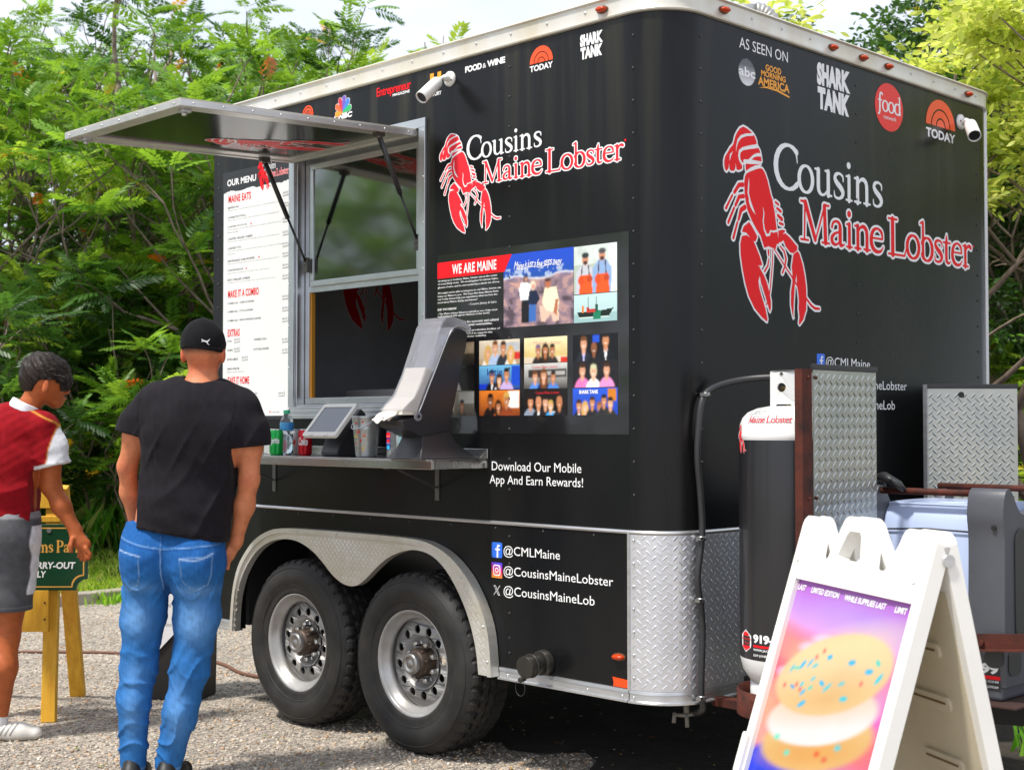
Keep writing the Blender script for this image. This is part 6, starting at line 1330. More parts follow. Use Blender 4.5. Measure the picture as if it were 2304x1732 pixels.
# the poster
wI, hI = 170, 280; img = canvas(wI, hI); S_, Y_ = cgrid(img); Tt = 1-Y_     # Tt: 0 at the top
n1 = vnoise((hI, wI), 3, 11, 2); n2 = vnoise((hI, wI), 5, 12, 3)
top_ = np.array(lin('#a858b8')); mid = np.array(lin('#b884cc')); pk = np.array(lin('#e04884')); low = np.array(lin('#d46c7c'))
def ramp(t, st):
    out = np.zeros(t.shape+(3,)); 
    for k in range(3): out[..., k] = np.interp(t, [s[0] for s in st], [s[1][k] for s in st])
    return out
img[:] = ramp(Tt+.05*(n1-.5), [(0, top_), (.06, mid), (.10, np.array(lin('#d098cc'))), (.15, pk), (.22, np.array(lin('#d43c70'))), (.38, low), (.55, low)])
paint(img, sell(S_, Tt, .15, .08, .3, .05, .12), '#b8a0f0', .35); paint(img, sell(S_, Tt, .75, .07, .25, .035, .1), '#a4a0e0', .5); paint(img, sell(S_, Tt, .92, .22, .10, .05, .1), '#c890f0', .7)
paint(img, sell(S_, Tt, .12, .155, .34, .028, .06, .1), '#d08c80', .9); paint(img, sell(S_, Tt, .22, .185, .28, .030, .04), '#d49484', .9); paint(img, sell(S_, Tt, .05, .26, .2, .035, .05, -.2), '#cc847c', .9)
paint(img, sell(S_, Tt, .02, .36, .12, .08, .06), '#d09488', .9)
for cx, ct_, rx_ in ((.36, .128, .085), (.26, .155, .085), (.12, .228, .085)): paint(img, sell(S_, Tt, cx, ct_, rx_, .0125, .012, -.05), '#c4bcdc', .95)
Tt0 = Tt; Tt = (Tt+.125*(S_-.5))*1.12
paint(img, soft(-(Tt0-.415-.06*np.abs(S_-.28)**1.2+.02*np.sin(S_*9)), .02), '#1f3cc8'); paint(img, sell(S_, Tt, .55, .52, .2, .05, .1), '#3a8cf0', .6)
paint(img, sell(S_, Tt, .50, .40, .44, .082, .012), '#ccaa74'); paint(img, sell(S_, Tt, .50, .43, .34, .042, .05), '#c48c48', .7)
paint(img, sell(S_, Tt, .49, .335, .435, .078, .010), '#d8d4d2')
paint(img, sell(S_, Tt, .50, .225, .455, .108, .010), '#d6bd94'); paint(img, sell(S_, Tt, .50, .29, .42, .045, .08), '#c8a068', .75); paint(img, sell(S_, Tt, .62, .15, .25, .03, .08), '#e4cca0', .8)
rs_ = np.random.default_rng(8)
for k in range(26):
    a_ = rs_.random()*6.28; rr_ = rs_.random()**.5; cx = .5+.40*rr_*math.cos(a_); ct_ = .222+.085*rr_*math.sin(a_); c_ = ['#20a8d0', '#28b8c8', '#2090c8', '#e05060', '#40c0b0'][rs_.integers(5)]
    if c_ == '#e05060': paint(img, sell(S_, Tt, cx, ct_, .012, .006, .01), c_, .9)
    else: paint(img, sell(S_, Tt*1.67, cx, ct_*1.67, .016+.020*rs_.random(), .007+.005*rs_.random(), .008, -.9+1.5*rs_.random()), c_, .95)
for cx, ct_, c_ in ((.55, .435, '#c85030'), (.30, .43, '#40c8b0'), (.70, .42, '#30b8c0'), (.62, .45, '#c05a40'), (.18, .385, '#50d0b0')): paint(img, sell(S_, Tt, cx, ct_, .022, .007, .01), c_, .9)
img = np.clip(img*(.94+.12*n2[..., None]), 0, 1); g_ = img.mean(-1, keepdims=True); img = np.clip(g_+(img-g_)*1.12, 0, 1)*.84
pf = lambda u, v, d: front(u, v, d)
po = picture(np.clip(blur(img, 1), 0, 1), (-.272, LF-.105, .272, .155), lambda u, v, d: front(u, v, d), mat('poster_print', (1, 1, 1), .35, vcol='Col'), SB, .0075, 'poster')
ftx = lambda u, v, d: front(u, .26-v, .0075+d)
for s_, u0_, u1_ in (('LAST', -.268, -.225), ('LIMITED EDITION', -.197, -.057), ('WHILE SUPPLIES LAST', -.030, .158), ('LIMIT', .195, .246)): letters(s_, (u0_, .262-.182+.0, u1_, .262-.167), ftx, M_WHITE, po, d=.0012, bold=.03, shear=.15)
# ------------------------------------------------------------------ wooden easel sign
ES = thing('easel_sign', at(6.9, -2.226), 'yellow wooden easel holding a dark green park and carry-out sign', 'easel sign', rotz=rad(45.15), local=True)
M_YW = mat('yellow_painted_wood', lin('#e6b434'), .6, col2=lin('#cf9620'), vscale=6, bump=.001, bscale=30, stretch=(6, 6, 1))
def plank(name_, p0, p1, w, h, up=(0, 1, 0)): mb = MB(); mb.beam(p0, p1, w, h, up); return bevel(mb.build(name_, M_YW, ES), .003)
plank('front_leg', (-.01, .0, 1.10), (.005, -.10, 0), .068, .040); plank('front_leg', (-.36, .0, 1.10), (-.385, -.10, 0), .068, .040)
plank('rear_leg', (.005, .045, 1.12), (-.055, .55, 0), .075, .040); plank('rear_leg', (-.37, .045, 1.12), (-.47, .55, 0), .075, .040)
plank('cross_board', (-.40, -.03, 1.06), (.03, -.03, 1.06), .020, .085, (0, 0, 1)); plank('cross_board', (-.40, -.028, .965), (.03, -.028, .965), .020, .03, (0, 0, 1)); plank('cross_board', (-.40, -.095, .53), (.0, -.095, .53), .022, .20, (0, 0, 1))
for z_ in (.57, .49): mb = MB(); mb.cyl((-.018, -.106, z_), (-.018, -.110, z_), .005, n=8); mb.build('nail', M_RUST, ES)
def esf(u, v, d): return (u, -.088-d, v)
def sign_outline(x0, z0, x1, z1, c):
    P = []
    for cx, cz, a0 in ((x1, z0, 180), (x1, z1, 270), (x0, z1, 0), (x0, z0, 90)):
        P += [(cx+c*math.cos(rad(a0-90*i/5)), cz+c*math.sin(rad(a0-90*i/5))) for i in range(6)]
    return P
mb = MB(); mb.prism([sign_outline(-.50, .628, .185, .945, .055)], esf, 0, .018); sg = bevel(mb.build('sign_board', mat('dark_green_paint', lin('#0f3d24'), .35), ES), .003)
mb = MB(); mb.sheet([sign_outline(-.485, .643, .170, .930, .056), sign_outline(-.479, .649, .164, .924, .056)], lambda u, v: esf(u, v, .0186)); mb.build('gold_border', mat('sign_gold', lin('#d8a04a'), .4), sg)
a = Art(-.10, .78, .18, .88, 200); pen(a, 'ms Park', -.055, .812, .036, w=.215, thick=1.3); a.put(esf, MATS['sign_gold'], sg, .0186, 'gold_lettering')
letters('CARRY-OUT', (-.115, .732, .128, .765), esf, M_WHITE, sg, d=.0186, bold=.03, shear=.12); letters('ONLY', (-.115, .690, -.012, .722), esf, M_WHITE, sg, d=.0186, bold=.03, shear=.12)
mb = MB(); mb.cyl(esf(0, .915, .018), esf(0, .915, .022), .011, n=14); mb.build('sign_bolt', M_ALU, sg)
# ------------------------------------------------------------------ black bin with a taped notice
BN = thing('waste_bin', (-3.06, -.057, 0), 'tall black bin behind the rear wheel with a white notice taped on', 'bin', local=True, rotz=0)
c0 = Vector((0, 0, 0)); l0 = Vector((-.265, -.152, 0)); r0_ = Vector((-.126, .205, 0))
fd_ = (c0-l0).normalized()
mb = MB(); V = []
for z_, s_ in ((0, 1.), (.80, 1.06)):
    cen = (l0+r0_)/2
    for p in (c0, r0_, l0+r0_, l0): V.append(tuple(cen+(p-cen)*s_+Vector((0, 0, z_))))
mb.add(V, [(0, 1, 2, 3), (4, 7, 6, 5), (0, 4, 5, 1), (1, 5, 6, 2), (2, 6, 7, 3), (3, 7, 4, 0)]); bevel(mb.build('bin_body', mat('bin_black', (.012, .012, .012), .5, bump=.001, bscale=20), BN), .01)
mb = MB(); V = []
for z_, s_ in ((.78, 1.16), (.83, 1.16)):
    for p in (c0, r0_, l0+r0_, l0): V.append(tuple(cen+(p-cen)*s_+Vector((0, 0, z_))))
mb.add(V, [(0, 1, 2, 3), (4, 7, 6, 5), (0, 4, 5, 1), (1, 5, 6, 2), (2, 6, 7, 3), (3, 7, 4, 0)]); bevel(mb.build('bin_rim', MATS['bin_black'], BN), .012)
un = fd_; nnf = Vector((fd_.y, -fd_.x, 0))
def nf(u, v, d): return l0+un*u+nnf*(.012+d+.012*v)+Vector((0, 0, v))
mb = MB(); mb.prism([[(.02, .22), (.085, .245), (.20, .36), (.22, .70), (.0, .70)]], nf, .0, .001); pp = mb.build('notice', mat('notice_paper', (.70, .70, .72), .6), BN)
for s_, u0_, u1_, z_ in (('BY', .125, .152, .515), ('CUSTOMERS', .045, .170, .485), ('TODAY!', .055, .130, .452), ('THANK YOU!', .045, .172, .385)): letters(s_, (u0_, z_, u1_, z_+.015), nf, mat('print_black', (.02, .02, .02), .5), pp, d=.0016)
# hose lying on the gravel
mb = MB(); mb.tube(spline([at(8.9, -3.9, .010), at(8.84, -3.10, .009), at(8.81, -2.53, .009), at(8.64, -2.0, .009), at(8.40, -1.73, .011), at(8.02, -1.50, .012), at(7.9, -1.2, .010), at(8.3, -.8, .009)], 6), .010, 8)
tag(mb.build('ground_hose', mat('brown_hose', lin('#6a4634'), .6), None), 'brown hose lying across the gravel behind the bin and signs', 'hose')
SB.scale = (.97, 1, 1)
# ------------------------------------------------------------------ people: smooth bodies grown from overlapping tapered limbs
class Field:
    def __init__(s, lo, hi, h):
        s.h = h; s.lo = np.array(lo, 'f'); n = np.ceil((np.array(hi)-s.lo)/h).astype(int)+1; s.n = n
        s.ax = [s.lo[i]+np.arange(n[i], dtype='f')*h for i in range(3)]
        s.F = np.full(tuple(n), 1.0, 'f')
    def _sl(s, lo, hi, m):
        sl = []
        for i in range(3):
            a = max(0, int((lo[i]-m-s.lo[i])/s.h)-1); b = min(s.n[i], int((hi[i]+m-s.lo[i])/s.h)+3); sl.append(slice(a, max(a, b)))
        return tuple(sl)
    def _grid(s, sl): return np.meshgrid(s.ax[0][sl[0]], s.ax[1][sl[1]], s.ax[2][sl[2]], indexing='ij')
    def _mix(s, sl, D, k, op='add'):
        A = s.F[sl]
        if op == 'add':
            if k > 0: hh = np.clip(k-np.abs(A-D), 0, None)/k; R = np.minimum(A, D)-hh*hh*k*.25
            else: R = np.minimum(A, D)
        elif op == 'sub':
            D = -D; hh = np.clip(k-np.abs(A-D), 0, None)/max(k, 1e-6); R = np.maximum(A, D)+hh*hh*k*.25
        s.F[sl] = R
    def cap(s, a, b, ra, rb, k=.03, sc=(1, 1, 1), rot=0., op='add'):
        """tapered limb a-b; sc flattens it across local x,y (rot turns those about z)"""
        a = np.array(a, 'f'); b = np.array(b, 'f'); R = max(ra, rb)*max(sc)+.02
        sl = s._sl(np.minimum(a, b)-R, np.maximum(a, b)+R, k); X, Y, Z = s._grid(sl)
        if X.size == 0: return s
        c, sn = math.cos(rot), math.sin(rot)
        def tr(x, y, z): return (x*c+y*sn)/sc[0], (-x*sn+y*c)/sc[1], z/sc[2]
        px, py, pz = tr(X-a[0], Y-a[1], Z-a[2]); d = np.array(tr(*(b-a))); L = float(d@d)+1e-9
        t = np.clip((px*d[0]+py*d[1]+pz*d[2])/L, 0, 1)
        D = (np.sqrt((px-t*d[0])**2+(py-t*d[1])**2+(pz-t*d[2])**2)-(ra+(rb-ra)*t))*min(1., min(sc) if min(sc) < 1 else 1.)
        s._mix(sl, D.astype('f'), k, op); return s
    def chain(s, P, k=.03, sc=(1, 1, 1), rot=0.):
        for p, q in zip(P[:-1], P[1:]): s.cap(p[:3], q[:3], p[3], q[3], k, sc, rot)
        return s
    def ell(s, c, r, k=.02, R=None, op='add'):
        c = np.array(c, 'f'); r = np.array(r, 'f'); m = float(r.max())
        sl = s._sl(c-m, c+m, k+.01); X, Y, Z = s._grid(sl)
        if X.size == 0: return s
        P = np.stack([X-c[0], Y-c[1], Z-c[2]], -1)
        if R is not None: P = P @ np.array(R, 'f')
        q = P/r; l = np.linalg.norm(q, axis=-1); g = np.linalg.norm(q/r, axis=-1)+1e-6
        s._mix(sl, (l*(l-1)/g).astype('f'), k, op); return s
    def clip(s, n, p, k=0.):
        """keep the side of the plane n points away from"""
        n = np.array(n, float); n /= np.linalg.norm(n); X, Y, Z = np.meshgrid(*s.ax, indexing='ij', sparse=True)
        D = (X-p[0])*n[0]+(Y-p[1])*n[1]+(Z-p[2])*n[2]; s.F = np.maximum(s.F, D.astype('f')); return s
    def ripple(s, fn):
        X, Y, Z = np.meshgrid(*s.ax, indexing='ij', sparse=True); s.F = s.F+fn(X, Y, Z).astype('f'); return s
    def copy(s): o = Field.__new__(Field); o.__dict__ = dict(s.__dict__); o.F = s.F.copy(); return o
    def mesh(s):
        F = s.F; F[0] = F[-1] = 1; F[:, 0] = F[:, -1] = 1; F[:, :, 0] = F[:, :, -1] = 1
        S = F < 0; n = F.shape; tot = np.zeros((n[0]-1, n[1]-1, n[2]-1, 3), 'f'); cnt = np.zeros(tot.shape[:3], 'f')
        E = []
        for ax in range(3):
            a = [slice(None)]*3; b = [slice(None)]*3; a[ax] = slice(0, -1); b[ax] = slice(1, None)
            c = S[tuple(a)] != S[tuple(b)]; I = np.argwhere(c)
            fa = F[tuple(a)][c]; fb = F[tuple(b)][c]; t = fa/(fa-fb)
            P = I.astype('f'); P[:, ax] += t; E.append((I, fa < 0))
            o1, o2 = [x for x in range(3) if x != ax]
            for d1 in (0, -1):
                for d2 in (0, -1):
                    J = I.copy(); J[:, o1] += d1; J[:, o2] += d2
                    ok = (J >= 0).all(1) & (J < np.array(cnt.shape)).all(1)
                    np.add.at(tot, tuple(J[ok].T), P[ok]); np.add.at(cnt, tuple(J[ok].T), 1)
        used = cnt > 0; idx = -np.ones(cnt.shape, int); idx[used] = np.arange(used.sum())
        V = tot[used]/cnt[used][:, None]*s.h+s.lo
        Q = []
        for ax in range(3):
            I, neg = E[ax]; o1, o2 = [(1, 2), (2, 0), (0, 1)][ax]
            ok = (I[:, o1] > 0) & (I[:, o2] > 0) & (I[:, o1] < cnt.shape[o1]) & (I[:, o2] < cnt.shape[o2]); I = I[ok]; neg = neg[ok]
            q = []
            for d1, d2 in ((0, 0), (-1, 0), (-1, -1), (0, -1)):
                J = I.copy(); J[:, o1] += d1; J[:, o2] += d2; q.append(idx[tuple(J.T)])
            q = np.stack(q, -1); q[~neg] = q[~neg][:, ::-1]; Q.append(q)
        return V, np.concatenate(Q)
def fieldmesh(name, f, m, parent, col=None, kind=None):
    V, Q = f.mesh(); me = npmesh(name, V, Q, True)
    if col is not None: set_cols(me, np.clip(col(V), 0, 1))
    return link(name, me, parent, m, kind)
def wob(seed, amp):
    r = np.random.default_rng(seed); W = [(r.normal(size=3)*f_, r.random()*6, a_) for f_, a_ in ((18, 1.), (26, .9), (38, .7), (55, .55), (80, .4)) for _ in range(3)]
    def g(X, Y, Z):
        o = 0
        for w, p, a in W: o = o+a*np.sin(X*w[0]+Y*w[1]+Z*w[2]+p)
        return amp*o*.6
    return g
def sat(x): return np.clip(x, 0, 1)
def lerpc(A, c, m): m = sat(m)[:, None]; return A*(1-m)+np.array(c)[None]*m
def linem(V, P, w, ax=(0, 2)):
    """distance mask of a polyline drawn on the garment, seen from behind"""
    x, z = V[:, ax[0]], V[:, ax[1]]; D = np.full(len(V), 9.)
    for a, b in zip(P[:-1], P[1:]):
        dx, dz = b[0]-a[0], b[1]-a[1]; t = np.clip(((x-a[0])*dx+(z-a[1])*dz)/(dx*dx+dz*dz+1e-9), 0, 1)
        D = np.minimum(D, np.hypot(x-a[0]-t*dx, z-a[1]-t*dz))
    return sat(1-D/w)
def sn(V, f, s=0): return np.sin(V[:, 0]*f+s)*np.sin(V[:, 2]*f*.8+s*2+1.3*np.sin(V[:, 0]*f*.5))
M_SKIN = mat('body_skin', (1, 1, 1), .56, vcol='Col', sss=.08, var=.22, vscale=38, bump=.0007, bscale=120, spec=.35)  # the skin's own tone per vertex, varied by noise
M_CLOTH = mat('cotton_cloth', (1, 1, 1), .92, vcol='Col', sheen=.03, spec=.15, var=.25, vscale=30, bump=.0014, bscale=150)
M_DENIM = mat('denim', (1, 1, 1), .9, vcol='Col', spec=.15, var=.22, vscale=80, stretch=(1, 1, .25), bump=.0016, bscale=140)
M_HAIR = mat('hair', (.008, .006, .0055), .55, spec=.25, col2=(.024, .014, .010), vscale=60, bump=.002, bscale=140, stretch=(1, 1, .3))

# the man in the black T-shirt, seen from behind. local x right, y ahead (away from the photographer), z up
KM = 5.62/3170
def mx_(p): return (p-385)*KM
def mz_(p): return 1.42-(p-957)*KM
MAN = thing('person', at(5.62, (392-1152)*KM), 'man in black T-shirt, black cap and blue jeans seen from behind, hand in pocket', 'person', rotz=rad(45.15), local=True)
def torso(f, g=0., k=.06):
    f.chain([(.0, .0, .93, .125+g), (.02, .0, 1.06, .122+g), (.055, .01, 1.22, .132+g), (.095, .0, 1.38, .145+g), (.105, -.01, 1.47, .135+g)], k, (1.42, .92, 1))
    f.cap((-.075, .0, 1.505), (.285, .0, 1.475), .072+g, .072+g, k, (1, .95, 1))
    f.cap((-.01, -.045, 1.40), (.21, -.045, 1.38), .085+g, .085+g, k)
    return f
LSH = (-.095, .0, 1.495); RSH = (.300, .0, 1.462)
LEL = (-.212, .045, 1.255); REL = (.325, -.005, 1.205); LWR = (-.205, .17, 1.01); RWR = (.252, .075, .955)
def arms(f, g=0., k=.03):
    f.chain([LSH+(.066+g,), (-.165, .01, 1.38, .052+g), LEL+(.038+g,)], k); f.chain([LEL+(.038+g,), (-.215, .10, 1.15, .039+g), LWR+(.029+g,)], k)
    f.chain([RSH+(.068+g,), (.325, .0, 1.34, .053+g), REL+(.039+g,)], k); f.chain([REL+(.039+g,), (.298, .03, 1.10, .041+g), RWR+(.028+g,)], k)
    return f
def legs(f, g=0., k=.03):
    f.ell((-.095, -.045, .90), (.108+g, .115+g, .13+g), .05); f.ell((.100, -.045, .885), (.110+g, .115+g, .13+g), .05)
    f.cap((-.09, .01, .93), (.09, .01, .92), .108+g, .108+g, .05, (1, .95, 1))
    f.chain([(-.108, -.01, .86, .096+g), (-.128, .0, .66, .079+g), (-.142, .0, .47, .061+g)], .04); f.chain([(-.142, .0, .47, .061+g), (-.152, -.02, .34, .056+g), (-.160, -.01, .09, .044+g)], .04)
    f.chain([(.112, -.01, .85, .098+g), (.104, .0, .66, .082+g), (.074, .0, .46, .064+g)], .04); f.chain([(.074, .0, .46, .064+g), (.040, -.02, .30, .057+g), (-.012, -.01, .08, .044+g)], .04)
    return f
HC = (mx_(452), .015, mz_(778)); 
f = Field((-.36, -.24, -.01), (.50, .34, 1.88), .0066)
torso(f, -.012); arms(f); legs(f, -.012)
f.cap((.115, .0, 1.50), (.122, .012, 1.66), .066, .062, .05)
f.ell((HC[0], HC[1]+.005, HC[2]), (.080, .102, .108), .02); f.ell((HC[0]+.004, HC[1]+.05, HC[2]-.055), (.058, .058, .062), .03)
f.ell((HC[0]+.004, HC[1]+.112, HC[2]-.025), (.013, .02, .022), .012); f.ell((HC[0], HC[1]+.102, HC[2]-.068), (.022, .01, .009), .008)
for s_ in (-1, 1):
    f.ell((HC[0]+s_*.084, HC[1]+.0, HC[2]-.036), (.013, .021, .034), .007)
# hands: the left hangs in front of the hip, the right slides into its pocket
f.cap(RWR, (.218, .085, .90), .028, .030, .02, (1, .7, 1)); f.chain([(.222, .06, .920, .012), (.205, .05, .890, .010)], .01)
for q in range(4): f.chain([(.175+.016*q, .085, .895, .0095), (.168+.016*q, .085, .855-.004*q, .0085)], .006)
f.cap(LWR, (-.195, .20, .95), .029, .033, .02)
for q in range(4): f.chain([(-.215+.017*q, .21, .925, .0095), (-.208+.017*q, .205, .885-.005*q, .0088), (-.203+.016*q, .195, .855-.005*q, .008)], .006)
f.chain([(-.175, .185, .96, .012), (-.165, .175, .92, .0105)], .008)
for x_ in (-.160, -.010): f.cap((x_, -.03, .045), (x_, .12, .03), .038, .03, .02)
SKM = np.array(lin('#cf8058'))
def skin(V):
    C = np.repeat(SKM[None], len(V), 0)*(1+.05*sn(V, 22)[:, None]); nk = sat(1-np.abs(V[:, 2]-1.66)/.05)*(V[:, 1] < .02); C = lerpc(C, lin('#b8502c'), nk*.5)
    ear = (np.abs(V[:, 0]-HC[0]) > .078) & (V[:, 2] > 1.68); C = lerpc(C, lin('#c85c3c'), ear*.6)
    for e in (LEL, REL): C = lerpc(C, lin('#b8583c'), sat(1-np.hypot(np.hypot(V[:, 0]-e[0], V[:, 2]-e[2]), V[:, 1]-e[1]+.04)/.045)*.6)
    stub = sat((V[:, 2]-1.70)/.02)*(np.abs(V[:, 0]-HC[0]) < .075)*(V[:, 1] < HC[1]+.02); C = lerpc(C, lin('#4a3024'), stub*.85); return C
fieldmesh('body', f, M_SKIN, MAN, skin)
# shirt
f = Field((-.36, -.24, .88), (.50, .26, 1.62), .0062)
torso(f, .012, .05)
f.cap((.008, -.012, .93), (.025, -.01, 1.12), .155, .142, .05, (1.42, .95, 1))
f.chain([(-.07, .0, 1.505, .076), (-.150, .006, 1.42, .078), (-.192, .008, 1.355, .077)], .035); f.chain([(.275, .0, 1.478, .078), (.322, .0, 1.39, .080), (.338, .0, 1.31, .080)], .035)
f.cap((.02, .0, 1.55), (.20, .0, 1.535), .045, .045, .05)
def folds(X, Y, Z):
    cr = lambda a, p: (1-np.abs(np.sin(a)))**p
    a = -.013*cr(17*(Z*.62-X*.78)+1.3*np.sin(X*8+1)+Y*4, 3)*np.exp(-((Z-1.12)/.13)**2)*(.6+.4*np.sin(X*11))
    b = -.010*cr(13*(Z*.80+X*.65)+1.2*np.sin(X*9), 3)*np.exp(-((Z-1.25)/.15)**2)-.006*cr(25*(Z*.5-X)+Z*3, 4)*np.exp(-((Z-1.33)/.1)**2)
    c = .0040*np.sin(52*Z+14*X+2*np.sin(12*X))*np.exp(-((Z-1.03)/.06)**2)
    d = .0035*np.sin(60*(X+.3*Z))*np.exp(-((Z-1.38)/.08)**2)*(np.abs(X-.08) > .13)
    return a+b+c+d
f.ripple(folds); f.ripple(wob(3, .0016))
f.clip((-.17, 0, -1), (0, 0, .998))
# sleeve openings
def cutsleeve(f, p, n, xs):
    X, Y, Z = np.meshgrid(*f.ax, indexing='ij', sparse=True); n = np.array(n, float); n /= np.linalg.norm(n)
    D = (X-p[0])*n[0]+(Y-p[1])*n[1]+(Z-p[2])*n[2]; reg = (X < xs) if xs < .1 else (X > xs)
    f.F = np.where(reg, np.maximum(f.F, D), f.F).astype('f')
cutsleeve(f, (-.185, 0, 1.387), (-.25, .0, -1), -.128); cutsleeve(f, (.335, 0, 1.335), (.10, .0, -1), .262)
f.ell((.118, .0, 1.60), (.078, .085, .045), .01, op='sub')
BLK = np.array(lin('#1e1b20'))
def shirtc(V):
    C = np.repeat(BLK[None], len(V), 0)*(1+.10*sn(V, 14)[:, None])
    C = lerpc(C, lin('#0c0b0d'), linem(V, [(-.23, 1.025), (-.1, 1.02), (.05, .998), (.25, .977)], .004)); C = lerpc(C, lin('#222024'), linem(V, [(-.23, 1.018), (-.1, 1.013), (.05, .991), (.25, .970)], .005)*.7)
    C = lerpc(C, lin('#0c0b0d'), linem(V, [(-.128, 1.53), (-.135, 1.45), (-.125, 1.39)], .004)); C = lerpc(C, lin('#0c0b0d'), linem(V, [(.285, 1.52), (.275, 1.44), (.262, 1.36)], .004)); return C
fieldmesh('t_shirt', f, M_CLOTH, MAN, shirtc)
# jeans
f = Field((-.34, -.24, .0), (.34, .24, 1.08), .0060)
legs(f, .010)
f.cap((-.08, .0, .965), (.085, .0, .955), .122, .120, .05, (1, .92, 1)); f.cap((-.07, .0, 1.01), (.085, .0, 1.0), .108, .104, .05, (1, .9, 1))
def crs(a, p): return (1-np.abs(np.sin(a)))**p
def jf(X, Y, Z):
    lx = X+.15*(X < -.07)-.03
    a = -.013*crs(27*(Z+.9*lx*np.sin(Z*19))+1.7*np.sin(X*21+Z*9)+2*Y, 3)*np.exp(-((Z-.17)/.10)**2)
    b = -.010*crs(24*(Z-.55*lx)+1.3*np.sin(X*17+4*Z), 3)*np.exp(-((Z-.46)/.09)**2)-.006*crs(31*(Z+.8*lx)+1.1*np.sin(X*25), 4)*np.exp(-((Z-.40)/.12)**2)
    c = -.010*crs(33*(Z-.9*(np.abs(X)-.11)**2*14)+.8*np.sin(X*20), 3)*np.exp(-((Z-.765)/.05)**2)*(Y < 0)
    d = .0025*np.sin(46*(Z+.6*X))*np.exp(-((Z-.62)/.08)**2)
    return a+b+c+d
f.ripple(jf); f.ripple(wob(5, .0016)); f.clip((0, 0, -1), (0, 0, .052)); f.clip((0, 0, 1), (0, 0, 1.04))
DN = np.array(lin('#2a67a6')); 
def jeanc(V):
    C = np.repeat(DN[None], len(V), 0)*(1+.10*sn(V, 30)[:, None]+.05*sn(V, 90, 2)[:, None])
    C = lerpc(C, lin('#1a4f96'), sat((V[:, 2]-.80)/.1)*.45)
    for cx, cz, rx, rz, a in ((-.135, .665, .055, .07, .75), (.115, .655, .065, .085, .8), (-.12, .79, .07, .02, .5), (.12, .775, .08, .022, .55), (-.15, .30, .035, .12, .45), (.04, .30, .045, .12, .5), (-.14, .45, .05, .05, .3)):
        C = lerpc(C, lin('#74a6dc'), np.exp(-((V[:, 0]-cx)/rx)**2-((V[:, 2]-cz)/rz)**2)*a*(V[:, 1] < .03))
    C = lerpc(C, lin('#123a74'), np.exp(-((V[:, 0]+.01)/.03)**2-((V[:, 2]-.79)/.05)**2)*.5)
    bk = (V[:, 1] < .02)*1.
    st = lambda P, w=.0045, c='#8ab4dc', a=.55: linem(V, P, w)*bk*a
    yoke = [(-.215, .985), (-.10, .955), (-.018, .940), (.08, .945), (.215, .955)]
    C = lerpc(C, lin('#123a74'), st([(x, z-.008) for x, z in yoke], .006)); C = lerpc(C, lin('#9cc0e4'), st(yoke, .004)*.8)
    seam = [(-.016, 1.02), (-.014, .94), (-.012, .86), (-.010, .78)]; C = lerpc(C, lin('#0f3468'), st(seam, .006)); C = lerpc(C, lin('#9cc0e4'), st([(x-.007, z) for x, z in seam], .003))
    for P in ([(-.205, .935), (-.10, .915), (-.105, .83), (-.115, .80), (-.16, .775), (-.20, .815), (-.207, .90), (-.205, .935)], [(.065, .905), (.195, .912), (.190, .84), (.175, .80), (.12, .775), (.075, .815), (.065, .905)]):
        C = lerpc(C, lin('#0f3468'), st([(x+.003, z-.005) for x, z in P], .005)*.6); C = lerpc(C, lin('#9cc0e4'), st(P, .004)*.7)
    C = lerpc(C, lin('#b8d0e8'), st([(.067, .903), (.13, .897), (.165, .905), (.195, .922)], .006)); C = lerpc(C, lin('#b8d0e8'), st([(-.205, .935), (-.15, .925), (-.10, .915)], .005))
    C = lerpc(C, lin('#8ab4dc'), sat(1-np.abs(V[:, 2]-.072)/.005)*.8); C = lerpc(C, lin('#9cc0e4'), sat(1-np.abs(V[:, 2]-.058)/.004)*.6)
    out = linem(V, [(.235, .93), (.225, .7), (.19, .55)], .006); C = lerpc(C, lin('#123a74'), out*.5)
    return C
fieldmesh('jeans', f, M_DENIM, MAN, jeanc)
# cap
f = Field((HC[0]-.13, HC[1]-.14, 1.66), (HC[0]+.14, HC[1]+.26, 1.90), .0048)
f.ell((HC[0], HC[1]+.0, HC[2]+.012), (.0935, .113, .100), .01); f.cap((HC[0]-.001, HC[1]-.02, HC[2]-.0), (HC[0], HC[1]+.03, HC[2]+.0), .089, .089, .01)
f.cap((HC[0], HC[1]+.09, HC[2]+.012), (HC[0], HC[1]+.165, HC[2]-.005), .070, .055, .012, (1, 1, .14)); f.ell((HC[0], HC[1], HC[2]+.112), (.009, .009, .006), .003)
f.clip((-.08, -.06, -1), (HC[0], HC[1], HC[2]-.022))
def capc(V):
    C = np.repeat(np.array(lin('#141316'))[None], len(V), 0); x = V[:, 0]-HC[0]; z = V[:, 2]-HC[2]
    C = lerpc(C, lin('#38363c'), sat(1-np.abs(z+.012)/.003)*.5)
    for x0 in (-.045, .045, 0): C = lerpc(C, lin('#0e0e10'), linem(V, [(HC[0]+x0*1.2, HC[2]-.01), (HC[0]+x0*.9, HC[2]+.05), (HC[0], HC[2]+.11)], .003)*(V[:, 1] < HC[1]+.03))
    return C
capo = fieldmesh('cap', f, M_CLOTH, MAN, capc)
a = Art(0, 0, 1, 1, 60)   # small leaping cat
a.stroke([(.06, .88, .03), (.2, .70, .09), (.42, .60, .12), (.62, .55, .11), (.78, .66, .08), (.90, .84, .05)], smooth=3); a.stroke([(.66, .50, .09), (.70, .30, .06), (.80, .12, .035), (.92, .08, .03)], smooth=3); a.stroke([(.88, .84, .03), (.98, .98, .012)]); a.stroke([(.24, .66, .06), (.12, .52, .04), (.04, .50, .03)])
